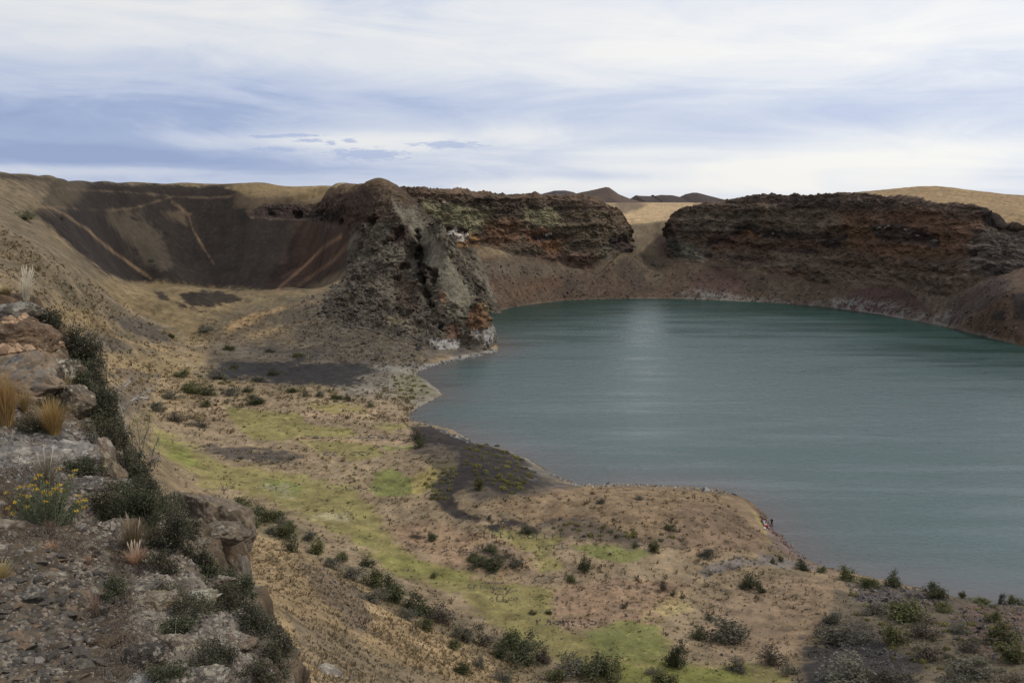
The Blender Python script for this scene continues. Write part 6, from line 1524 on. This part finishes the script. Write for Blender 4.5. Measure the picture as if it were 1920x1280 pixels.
tussock(48, 562, 46, 46, (0.40, 0.34, 0.24), (0.66, 0.60, 0.48), 'whitish feathery tussock on top of the outcrop, highest of all', 5004, 170, (0.2, 0.9), 0.5, 14, (0.70, 0.64, 0.52))
tussock(10, 552, 50, 18, (0.20, 0.15, 0.07), (0.34, 0.26, 0.13), 'short tan grass on top of the outcrop at the left edge', 5005, 200)
tussock(128, 740, 44, 40, (0.24, 0.19, 0.09), (0.42, 0.34, 0.19), 'pale tussock with two white seed heads on the brink', 5006, 220, (0.1, 0.7), 0.3, 4, (0.66, 0.6, 0.5))
tussock(150, 780, 36, 30, (0.17, 0.12, 0.07), (0.30, 0.23, 0.14), 'small brown tussock between two dark shrubs of the brink', 5007, 180)
tussock(252, 1035, 80, 62, (0.12, 0.09, 0.06), (0.38, 0.28, 0.16), 'brown feathery tussock with dark base above the pinkish one', 5008, 520, (0.1, 0.7), 0, 5, (0.42, 0.34, 0.24))
tussock(255, 1060, 56, 36, (0.38, 0.22, 0.14), (0.58, 0.40, 0.27), 'pinkish-orange tussock in front of the brown feathery one', 5009, 380, (0.2, 0.9), 0, 6, (0.6, 0.5, 0.38))
tussock(168, 1060, 22, 28, (0.40, 0.26, 0.14), (0.55, 0.38, 0.22), 'tiny tan tuft beside the white-speckled boulder', 5010, 90)
tussock(4, 1085, 56, 42, (0.34, 0.26, 0.11), (0.58, 0.47, 0.24), 'pale yellow tussock at the left edge above the dark stones', 5011, 260, (0.3, 1.0))
tussock(98, 1035, 40, 26, (0.28, 0.17, 0.11), (0.42, 0.28, 0.18), 'faint reddish tuft under the yellow-flowered plant', 5012, 160)
tussock(95, 1000, 60, 30, (0.14, 0.09, 0.06), (0.30, 0.21, 0.14), 'row of dry upright reddish stalks below the yellow-flowered plant', 5013, 110, (0.0, 0.4))
tussock(88, 915, 70, 60, (0.16, 0.13, 0.09), (0.32, 0.26, 0.18), 'grey-brown wispy grass behind the yellow-flowered plant', 5014, 240, (0.1, 0.8), 0, 3, (0.55, 0.5, 0.42))
tussock(200, 712, 24, 26, (0.30, 0.22, 0.11), (0.46, 0.36, 0.2), 'single slender seed stalks rising above the brink shrubs', 5015, 16, (0.0, 0.3), 0, 3, (0.62, 0.56, 0.46))
tussock(180, 1160, 44, 56, (0.24, 0.16, 0.11), (0.40, 0.28, 0.2), 'wispy reddish grass right of the dark stony ground', 5016, 120, (0.1, 0.8))
tussock(30, 870, 60, 34, (0.22, 0.15, 0.09), (0.36, 0.26, 0.17), 'thin brown grass at the left edge on the grey lichen rock', 5017, 160)
tussock(395, 1060, 30, 20, (0.36, 0.27, 0.13), (0.5, 0.4, 0.2), 'short golden grass under the grey block with the yellow top', 5018, 140)
tussock(330, 1250, 130, 22, (0.22, 0.18, 0.13), (0.38, 0.32, 0.24), 'flattened pale dead grass at the bottom edge', 5019, 260, (0.6, 1.3))

# ---- the yellow-flowered plant
def flower_plant():
    P1, T1, _ = near_hit([(95, 985)]); P1 = P1[0]; T1 = T1[0]
    rng = np.random.default_rng(61); sc = T1 / FPX
    root = empty('flowering_plant', tuple(P1))
    st, lf, lc, fl, fc = [], [], [], [], []
    tips = [(-75, 55), (-62, 58), (-58, 46), (-46, 45), (-40, 28), (-34, 72), (-20, 70), (-10, 66), (4, 74), (12, 90), (20, 62), (24, 68), (34, 64), (40, 76), (46, 84), (50, 92), (28, 42), (-2, 50), (-28, 52), (44, 40), (56, 34), (66, 30), (72, 42), (38, 28), (-52, 24), (8, 44), (-12, 40), (14, 58), (60, 22), (-66, 30), (-15, 84), (0, 60), (22, 52), (-40, 62)]
    for (dx, dz) in tips:
        for rep in range(3):
            tx = (dx + rng.normal() * 5 * (rep > 0)) * sc; tz = (dz + 8 + rng.normal() * 6 * (rep > 0)) * sc * 1.05; ty = rng.uniform(-0.12, 0.12)
            b = np.array((tx * 0.45 + rng.normal() * 0.01, ty * 0.5, -0.02)); e = np.array((tx, ty, tz)); m = (b + e) / 2 + np.array((tx * -0.08, 0, 0.01))
            st.append(([b, m, e], [0.0032, 0.0026, 0.0016]))
            k = 34; x = rng.uniform(0.25, 1, k)[:, None]
            c = (1 - x) ** 2 * b + 2 * x * (1 - x) * m + x ** 2 * e
            lf.append(c + rng.normal(size=(k, 3)) * 0.007); t = rng.uniform(0, 1, (k, 1))
            lc.append(np.array((0.13, 0.16, 0.085)) * (1 - t) + np.array((0.24, 0.27, 0.15)) * t)
            if rep == 0:
                kk = 26; fl.append(e + rng.normal(size=(kk, 3)) * (0.010, 0.010, 0.006)); t = rng.uniform(0, 1, (kk, 1))
                fc.append(np.array((0.50, 0.28, 0.03)) * (1 - t) + np.array((0.70, 0.50, 0.06)) * t)
    link_obj('stems', mesh_of('stems', tubes(st, (0.17, 0.18, 0.11), rng=rng), M_BARK), root)
    link_obj('leaves', mesh_of('leaves', leaves(np.concatenate(lf), 0.011, np.concatenate(lc), rng, 0.3, 1.2), M_LEAF), root)
    link_obj('flowers', mesh_of('flowers', leaves(np.concatenate(fl), 0.0048, np.concatenate(fc), rng, 0.8, 0.5), M_LEAF), root)
    tag(root, 'grey-green plant with clusters of small yellow flowers on the near brink', 'flowering plant')
flower_plant()

# ---- bare branches and twiggy bushes beyond the brink
def branchy(u, v, T1, w_, h_, strokes, label, seed, bark=(0.42, 0.40, 0.37), leafc=None, nleaf=0, cat='dead bush', rad=0.011, twn=7):
    """strokes: limb outlines in (right, up) pixels from the root"""
    rng = np.random.default_rng(seed); P1 = np.array(unproj_t(u, v, T1)); sc = T1 / FPX
    root = empty('twiggy_bush', tuple(P1)); pth = []; lf = []
    for st in strokes:
        yy = np.cumsum(rng.normal(size=len(st)) * 0.04)
        p = np.array([(a * sc, y_, b * sc) for (a, b), y_ in zip(st, yy)])
        n = len(p); r_ = np.linspace(rad, rad * 0.4, n)
        pth.append((p, r_))
        for i in range(1, n):
            for _ in range(twn):
                s0 = p[i - 1] + (p[i] - p[i - 1]) * rng.random(); dd_ = (p[i] - p[i - 1]); dd_ = dd_ / np.linalg.norm(dd_)
                e = s0 + (dd_ * 0.6 + rng.normal(size=3) * 0.6) * rng.uniform(0.04, 0.16); m = (s0 + e) / 2 + rng.normal(size=3) * 0.012
                pth.append(([s0, m, e], [rad * 0.35, rad * 0.25, rad * 0.1])); lf.append(e); lf.append(m)
    link_obj('branches', mesh_of('branches', tubes(pth, bark, rng=rng), M_BARK), root)
    if leafc is not None:
        L_ = np.array(lf); L_ = L_[rng.integers(0, len(L_), nleaf)] + rng.normal(size=(nleaf, 3)) * 0.03
        t = rng.uniform(0, 1, (nleaf, 1)); link_obj('leaves', mesh_of('leaves', leaves(L_, 0.012, np.array(leafc[0]) * (1 - t) + np.array(leafc[1]) * t, rng, 0.5, 0.2), M_LEAF), root)
    tag(root, label, cat)
branchy(236, 790, 12.5, 40, 90, [[(0, -30), (2, 0), (-2, 30), (-6, 50), (-8, 55), (4, 68), (20, 81)], [(0, 20), (14, 40), (26, 44), (40, 56), (50, 62), (62, 70)], [(14, 40), (30, 46), (40, 42)], [(4, 68), (12, 76), (26, 84)]], 'bleached bare branch rising hooked above the brink', 6001, (0.55, 0.53, 0.50), twn=3)
branchy(232, 800, 12.0, 30, 40, [[(-18, 8), (-6, 10), (0, 2), (-10, -14), (-16, -20)], [(-20, 10), (-14, 14), (-4, 10)]], 'short bleached twig curling beside the dark brink shrub', 6002, (0.50, 0.48, 0.45), twn=2)
branchy(262, 870, 12.5, 60, 110, [[(0, -10), (-4, 30), (-8, 70), (-6, 86)], [(0, 0), (6, 40), (4, 80), (6, 90)], [(4, 20), (16, 60), (20, 90)], [(-2, 20), (-18, 50), (-26, 80)], [(6, 40), (24, 70), (30, 96)]], 'thin leafy green bush on the outer side of the brink', 6003, (0.16, 0.13, 0.10), ((0.13, 0.15, 0.05), (0.26, 0.27, 0.09)), 700, 'leafy bush', 0.006, 8)
branchy(266, 895, 12.2, 60, 90, [[(0, -20), (4, 6), (12, 24), (10, 34), (20, 56), (30, 70)], [(4, 6), (-6, 24), (-12, 46), (-16, 60)], [(12, 24), (22, 34), (34, 40)], [(0, 0), (-16, 16), (-28, 40)], [(10, 34), (2, 50), (-2, 66)]], 'grey leafless bush just below the leafy green one', 6004, (0.20, 0.18, 0.165), cat='dead bush', rad=0.010, twn=12)
branchy(420, 925, 20, 20, 30, [[(0, 0), (-2, 14), (-6, 24)], [(0, 0), (4, 12), (8, 22)]], 'small dark bare bush on the crest behind the cave outcrop', 6005, (0.08, 0.07, 0.06), ((0.08, 0.09, 0.05), (0.12, 0.12, 0.07)), 200, 'leafy bush', 0.006, 8)
branchy(200, 1205, 4.75, 60, 90, [[(-36, 60), (-8, 30), (4, 10), (14, -18), (22, -36)], [(4, 10), (-2, 30), (-22, 56)]], 'dark bent dead stem lying across the right of the stony ground', 6006, (0.16, 0.13, 0.10), rad=0.005, twn=1)
branchy(300, 1240, 4.5, 70, 70, [[(-36, 10), (-24, -6), (-8, -16), (14, -4), (28, 22), (30, 60)], [(-60, -30), (-30, -20), (0, -8), (20, 4)], [(-36, 10), (-40, 24), (-34, 34)]], 'pale curved dead twig arching over the rounded dark boulder', 6007, (0.40, 0.35, 0.29), rad=0.0035, twn=2)
# ------------------------------------------------------------------ marks laid out in stones on the flat
def stone_marks(center, size, strokes, label, seed, group='stone marks laid out on the turf', rock=0.13, c=(0.085, 0.075, 0.068)):
    """strokes in local right/away units; stones are laid end to end along them"""
    P0, T0, _ = far_hit([center]); P0 = P0[0]; T0 = T0[0]
    rng = np.random.default_rng(seed); q = []
    for st in strokes:
        st = np.array(st, float)
        for a, b in zip(st[:-1], st[1:]):
            L_ = np.linalg.norm((b - a) * size); n = max(2, int(L_ / (rock * 1.7)))
            for k in range(n): q.append(a + (b - a) * (k + rng.normal() * 0.2) / n)
    q = np.array(q) * size; X_ = P0[0] + q[:, 0] + rng.normal(size=len(q)) * 0.04; Y_ = P0[1] + q[:, 1] + rng.normal(size=len(q)) * 0.04
    Z_ = land_h(X_, Y_)[0]
    base = np.array([(1, 0, 0), (0, 1, 0), (-1, 0, 0), (0, -1, 0), (.2, .1, .8), (-.2, -.3, .7)])
    f = np.array([(0, 1, 4), (1, 2, 4), (2, 5, 4), (2, 3, 5), (3, 0, 5), (0, 4, 5)])
    m = len(q); s_ = rock * rng.uniform(0.7, 1.4, m)
    V_ = base[None] * (1 + 0.25 * rng.normal(size=(m, 6, 3))) * s_[:, None, None] + np.stack([X_, Y_, Z_], -1)[:, None]
    cc = np.repeat(np.array(c)[None] * rng.uniform(0.5, 1.5, (m, 1)), 6, 0)
    o = raw_mesh('stone_marks', V_.reshape(-1, 3), (f[None] + (np.arange(m) * 6)[:, None, None]).reshape(-1, 3), cc, M_BARK, False)
    tag(o, label, 'stone marks', group)
def ring(cx, cy, r, n=10, a0=0.0, a1=6.4): return [(cx + r * math.cos(a0 + (a1 - a0) * i / n), cy + r * math.sin(a0 + (a1 - a0) * i / n)) for i in range(n + 1)]
def scrawl(n, seed, w_=1.0):
    """unreadable upright strokes, arcs and loops, as weathered as in the picture"""
    rng = np.random.default_rng(seed); out = []
    for i in range(n):
        x = i * w_; k = int(rng.integers(0, 5))
        if k == 0: out += [[(x, 0), (x, 1.4)], [(x, .7), (x + .6 * w_, .8)]]
        elif k == 1: out += [ring(x + .3 * w_, .7, .45, 9)]
        elif k == 2: out += [[(x, 0), (x + .3 * w_, 1.4), (x + .6 * w_, 0)]]
        elif k == 3: out += [ring(x + .35 * w_, .8, .5, 8, 1.0, 4.9), [(x + .4 * w_, .3), (x + .6 * w_, 0)]]
        else: out += [[(x, 1.4), (x, 0), (x + .6 * w_, .1)], [(x, 1.3), (x + .5 * w_, 1.2)]]
    return out
stone_marks((938, 1109), 1.0, [ring(0, 0, 1.0, 14), [(1.0, .2), (2.6, .9)], [(0.9, .5), (1.5, 1.4)]], 'dark stone ring with a tail laid on the turf, lower centre', 6101)
stone_marks((925, 1092), 1.0, [[(-1.3, .6), (-1.0, 0), (0, -.1), (1.2, .2), (1.5, .9)], [(0.7, -1.8), (1.2, -1.0)]], 'shallow bowl-shaped line of dark stones above the stone ring', 6102)
stone_marks((878, 1102), 0.85, scrawl(5, 3), 'faint row of small stone characters left of the stone ring', 6103, rock=0.09)
stone_marks((918, 1124), 0.9, scrawl(5, 9), 'faint row of small stone characters under the stone ring', 6104, rock=0.10)
stone_marks((892, 1008), 1.3, scrawl(5, 5), 'black stone characters on the pink flat above the round mound', 6105, rock=0.12)
stone_marks((976, 1008), 1.3, scrawl(6, 12) + [[(8, .2), (11, 0)]], 'long straggling row of stone characters right of the upper turf strip', 6106, rock=0.13)
stone_marks((1012, 1034), 1.2, scrawl(4, 15), 'short row of stone characters between two green patches', 6107, rock=0.12)
stone_marks((1018, 1087), 1.1, [ring(0, 0, 1.1, 12), [(1.1, .1), (1.5, .8), (3.6, 1.2), (3.3, 0), (4.4, -1.0), (5.2, -.6)]], 'stone ring joined to a heap beside the small round olive bush', 6108, rock=0.14)
stone_marks((648, 918), 1.9, scrawl(4, 22), 'dark stone characters on the pink flat left of the darker turf patch', 6109, rock=0.16)
stone_marks((628, 912), 1.5, [ring(0, 0, 1.0, 9)], 'small heap-like stone circle left of the dark stone characters', 6110, rock=0.16)
stone_marks((672, 822), 2.4, scrawl(4, 27), 'row of grey stones like letters between the two upper turf patches', 6111, rock=0.2)
stone_marks((566, 822), 2.0, [[(0, 0), (.6, 1), (1.4, .9), (1.5, 0), (5.5, .3), (9, .3), (12, .1)]], 'stone pile with a line of stones trailing to the right of it', 6112, rock=0.2)
stone_marks((1008, 1170), 1.1, scrawl(7, 33), 'long row of broad stone letters just above the bright turf at bottom', 6113, rock=0.14)
stone_marks((1122, 1104), 1.1, scrawl(6, 37), 'faint stone characters on the brown rise right of the round bush', 6114, rock=0.10)
stone_marks((607, 855), 1.9, scrawl(6, 41), 'grey stone characters running along the worn diagonal path', 6115, rock=0.17)
stone_marks((827, 1036), 1.5, [[(0, 0), (1, .7), (2, .3), (4, -.6), (5.5, -1.2)], [(2, 1.2), (2, .3)], [(4, -.6), (5.5, 0)]], 'dark stone cluster on the left side of the round mound', 6116, rock=0.15)
stone_marks((1180, 1022), 1.2, [[(0, 0), (4, -.4), (8, -.2)]], 'thin line of stones bordering the bright green patch', 6117, rock=0.10)

# ------------------------------------------------------------------ people by the water
def flat_mat(name, col, rough=0.8):
    m = bpy.data.materials.new(name); m.use_nodes = True; t = NT(m.node_tree)
    bs = m.node_tree.nodes['Principled BSDF']; co = t.n('ShaderNodeTexCoord').outputs['Object']
    n = t.noise(co, 14, 4, 0.6)
    t.link(t.mix(t.ramp(n, 0.3, 0.7), tuple(c * 0.8 for c in col), tuple(min(1, c * 1.15) for c in col)), bs.inputs['Base Color']); bs.inputs['Roughness'].default_value = rough
    return m
SKIN = flat_mat('skin', (0.46, 0.27, 0.19), 0.6); HAIRD = flat_mat('dark_hair', (0.03, 0.02, 0.015)); HAIRB = flat_mat('brown_hair', (0.12, 0.06, 0.03)); JEAN = flat_mat('blue_trousers', (0.06, 0.08, 0.14)); KHAKI = flat_mat('khaki_trousers', (0.28, 0.24, 0.18)); DARKT = flat_mat('dark_trousers', (0.03, 0.03, 0.035))
def skinned(name, verts, edges, radii, mat, parent, sub=2, root=0):
    me = bpy.data.meshes.new(name); me.from_pydata([tuple(v) for v in verts], edges, [])
    o = bpy.data.objects.new(name, me); SC.collection.objects.link(o)
    sk = o.modifiers.new('skin', 'SKIN'); 
    if not me.skin_vertices: 
        me.attributes.new('skin', 'FLOAT', 'POINT'); 
    o.modifiers.new('sub', 'SUBSURF').levels = sub
    return me, o
def skin_mesh(name, verts, edges, radii, mat, parent, root=0):
    bm = bmesh.new(); lay = bm.verts.layers.skin.verify()
    vs = [bm.verts.new(v) for v in verts]
    for i, v in enumerate(vs):
        r = radii[i]; v[lay].radius = (r, r) if not isinstance(r, tuple) else r
        v[lay].use_root = (i == root)
    for a, b in edges: bm.edges.new((vs[a], vs[b]))
    me = bpy.data.meshes.new(name + '_cage'); bm.to_mesh(me); bm.free()
    o = bpy.data.objects.new(name, me); SC.collection.objects.link(o)
    m1 = o.modifiers.new('skin', 'SKIN'); m1.use_smooth_shade = True
    m2 = o.modifiers.new('sub', 'SUBSURF'); m2.levels = 1; m2.render_levels = 1
    dg = bpy.context.evaluated_depsgraph_get(); dg.update()
    me2 = bpy.data.meshes.new_from_object(o.evaluated_get(dg)); me2.name = name
    bpy.data.objects.remove(o)
    me2.materials.clear(); me2.materials.append(mat)
    return link_obj(name, me2, parent)
def person(loc, rz, pose, top_m, trouser_m, hair_m, label, long_hair=False, lean=0.0, group='people by the water', sc=1.0):
    root = empty('person', loc, rz, (sc, sc, sc))
    if pose == 'stand':
        J = dict(pel=(0, 0, .95), sp=(0, .01, 1.15), ch=(0, .01, 1.33), nk=(0, .02, 1.48), hd=(0, .04, 1.60), ht=(0, .03, 1.69))
        for s, n in ((-1, 'l'), (1, 'r')):
            J.update({'sh' + n: (s * .17, .01, 1.40), 'el' + n: (s * .23, -.02, 1.13), 'wr' + n: (s * .18, .16, 0.98), 'ha' + n: (s * .15, .23, 0.97),
                      'hp' + n: (s * .09, 0, .90), 'kn' + n: (s * .11, .03, .50), 'an' + n: (s * .12, -.02, .09), 'to' + n: (s * .14, .15, .03)})
    else:
        J = dict(pel=(0, 0, .12), sp=(0, .03, .30), ch=(0, .08, .47), nk=(0, .13, .61), hd=(0, .18, .72), ht=(0, .18, .80))
        for s, n in ((-1, 'l'), (1, 'r')):
            J.update({'sh' + n: (s * .17, .10, .54), 'el' + n: (s * .24, .20, .32), 'wr' + n: (s * .15, .38, .40), 'ha' + n: (s * .10, .45, .44),
                      'hp' + n: (s * .09, .03, .12), 'kn' + n: (s * .13, .42, .46), 'an' + n: (s * .12, .62, .09), 'to' + n: (s * .13, .78, .04)})
    names = list(J); ix = {n: i for i, n in enumerate(names)}
    R_ = dict(pel=.125, sp=.115, ch=.125, nk=.055, hd=.085, ht=.07)
    for n in 'lr': R_.update({'sh' + n: .06, 'el' + n: .042, 'wr' + n: .027, 'ha' + n: (.032, .018), 'hp' + n: .09, 'kn' + n: .058, 'an' + n: .038, 'to' + n: .03})
    E_ = [('pel', 'sp'), ('sp', 'ch'), ('ch', 'nk'), ('nk', 'hd'), ('hd', 'ht')]
    for n in 'lr': E_ += [('ch', 'sh' + n), ('sh' + n, 'el' + n), ('el' + n, 'wr' + n), ('wr' + n, 'ha' + n), ('pel', 'hp' + n), ('hp' + n, 'kn' + n), ('kn' + n, 'an' + n), ('an' + n, 'to' + n)]
    verts = [J[n] for n in names]; rad = [R_[n] for n in names]; ed = [(ix[a], ix[b]) for a, b in E_]
    for s, n in ((-1, 'l'), (1, 'r')):                          # five fingers of unequal length, slightly curled
        h = np.array(J['ha' + n]); w_ = np.array(J['wr' + n]); f = (h - w_) / np.linalg.norm(h - w_); sdv = np.array((s * 1.0, 0, 0))
        for k, (off, ln) in enumerate([(-.026, .055), (-.009, .068), (.009, .064), (.026, .05)]):
            b = h + sdv * off; m = b + f * ln * .6; e = b + f * ln + np.array((0, 0, -.018))
            i0 = len(verts); verts += [tuple(b + f * .012), tuple(m), tuple(e)]; rad += [.009, .0085, .0075]; ed += [(ix['ha' + n], i0), (i0, i0 + 1), (i0 + 1, i0 + 2)]
        b = w_ + f * .03 - sdv * .03; e = b - sdv * .02 + f * .045
        i0 = len(verts); verts += [tuple(b), tuple(e)]; rad += [.011, .009]; ed += [(ix['wr' + n], i0), (i0, i0 + 1)]
    hd = np.array(J['hd']); i0 = len(verts)                       # nose and ears
    verts += [tuple(hd + (0, .10, -.005)), tuple(hd + (-.085, 0, 0)), tuple(hd + (.085, 0, 0))]; rad += [.014, .014, .014]; ed += [(ix['hd'], i0), (ix['hd'], i0 + 1), (ix['hd'], i0 + 2)]
    skin_mesh('body', verts, ed, rad, SKIN, root, 0)
    tn = ['pel', 'sp', 'ch', 'nk']; tv = [J['pel'], J['sp'], J['ch'], tuple(np.array(J['nk']) * .6 + np.array(J['ch']) * .4)]; tr = [.155, .15, .16, .085]; te = [(0, 1), (1, 2), (2, 3)]
    for n in 'lr':
        i0 = len(tv); tv += [J['sh' + n], J['el' + n], tuple(np.array(J['wr' + n]) * .9 + np.array(J['el' + n]) * .1)]; tr += [.078, .058, .042]; te += [(2, i0), (i0, i0 + 1), (i0 + 1, i0 + 2)]
    skin_mesh('jacket', tv, te, tr, top_m, root, 0)
    lv = [tuple(np.array(J['pel']) + (0, 0, .03))]; lr_ = [.145]; le = []
    for n in 'lr':
        i0 = len(lv); lv += [J['hp' + n], J['kn' + n], tuple(np.array(J['an' + n]) + (0, 0, .03))]; lr_ += [.105, .072, .055]; le += [(0, i0), (i0, i0 + 1), (i0 + 1, i0 + 2)]
    skin_mesh('trousers', lv, le, lr_, trouser_m, root, 0)
    for n in 'lr':
        skin_mesh('shoe', [J['an' + n], tuple(np.array(J['an' + n]) * .4 + np.array(J['to' + n]) * .6 + (0, 0, -.01)), tuple(np.array(J['to' + n]) + (0, .03, 0))], [(0, 1), (1, 2)], [.045, .05, .04], DARKT, root, 0)
    hv = [tuple(hd + (0, -.03, .03)), tuple(hd + (0, -.015, .085)), tuple(hd + (0, .04, .10))]; hr = [.10, .085, .055]; he = [(0, 1), (1, 2)]
    if long_hair: hv += [tuple(hd + (0, -.07, -.10)), tuple(hd + (0, -.08, -.22))]; hr += [.08, .05]; he += [(0, 3), (3, 4)]
    skin_mesh('hair', hv, he, hr, hair_m, root, 0)
    tag(root, label, 'person', group)
    return root
jac = {k: flat_mat(k + '_cloth', c) for k, c in dict(black=(0.018, 0.012, 0.014), maroon=(0.16, 0.02, 0.05), lilac=(0.50, 0.30, 0.46), pale=(0.62, 0.72, 0.55), white=(0.68, 0.70, 0.78), red=(0.62, 0.05, 0.03), cream=(0.72, 0.68, 0.52)).items()}
ppl = [((1446.5, 986.5), 'stand', 'black', DARKT, HAIRD, 'person in a black jacket standing at the water edge, apart from the seated row', False, -1.0),
       ((1428.5, 978.0), 'sit', 'maroon', DARKT, HAIRB, 'seated person in a dark maroon top, farthest along the sitting row', True, -1.1),
       ((1431.0, 980.5), 'sit', 'lilac', JEAN, HAIRD, 'seated person in a lilac top beside the one in maroon', True, -1.0),
       ((1432.8, 983.0), 'sit', 'pale', JEAN, HAIRB, 'seated person in a pale green top in the middle of the sitting row', False, -0.9),
       ((1434.2, 986.6), 'sit', 'white', KHAKI, HAIRD, 'seated person in a white top between pale green and red tops', True, -1.1),
       ((1437.2, 989.5), 'sit', 'red', JEAN, HAIRB, 'seated person in a bright red top, nearest in the sitting row', False, -1.0)]
pq, pt_, _ = far_hit([p[0] for p in ppl])
for (p, pose, j, tm, hm, lab, lh, rz), P_ in zip(ppl, pq):
    zz = float(land_h(np.array([P_[0]]), np.array([P_[1]]))[0][0])
    person((P_[0], P_[1], zz - (0.0 if pose == 'stand' else 0.02)), rz, pose, jac[j], tm, hm, lab, lh, sc=1.0 if pose == 'stand' else 1.08)
def bag(u, v, sx, sy, sz, m, label, rz=0.3):
    P_, T_, _ = far_hit([(u, v)]); P_ = P_[0]
    root = empty('bag', tuple(P_), rz)
    skin_mesh('pouch', [(0, 0, .1), (0, 0, sz * .5), (0, .02, sz * .85)], [(0, 1), (1, 2)], [(sx * .5, sy * .5), (sx * .52, sy * .55), (sx * .32, sy * .35)], m, root)
    skin_mesh('strap', [(-.1, sy * .45, sz * .8), (-.11, sy * .7, sz * .45), (-.1, sy * .4, .08)], [(0, 1), (1, 2)], [.02, .02, .02], DARKT, root)
    tag(root, label, 'bag', 'bags beside the sitting people')
bag(1433.5, 991.5, .55, .42, .42, jac['cream'], 'cream and olive bag on the ground just in front of the sitting row')
bag(1441.0, 989.5, .34, .3, .34, jac['white'], 'small white bag between the red-topped person and the water', 0.9)
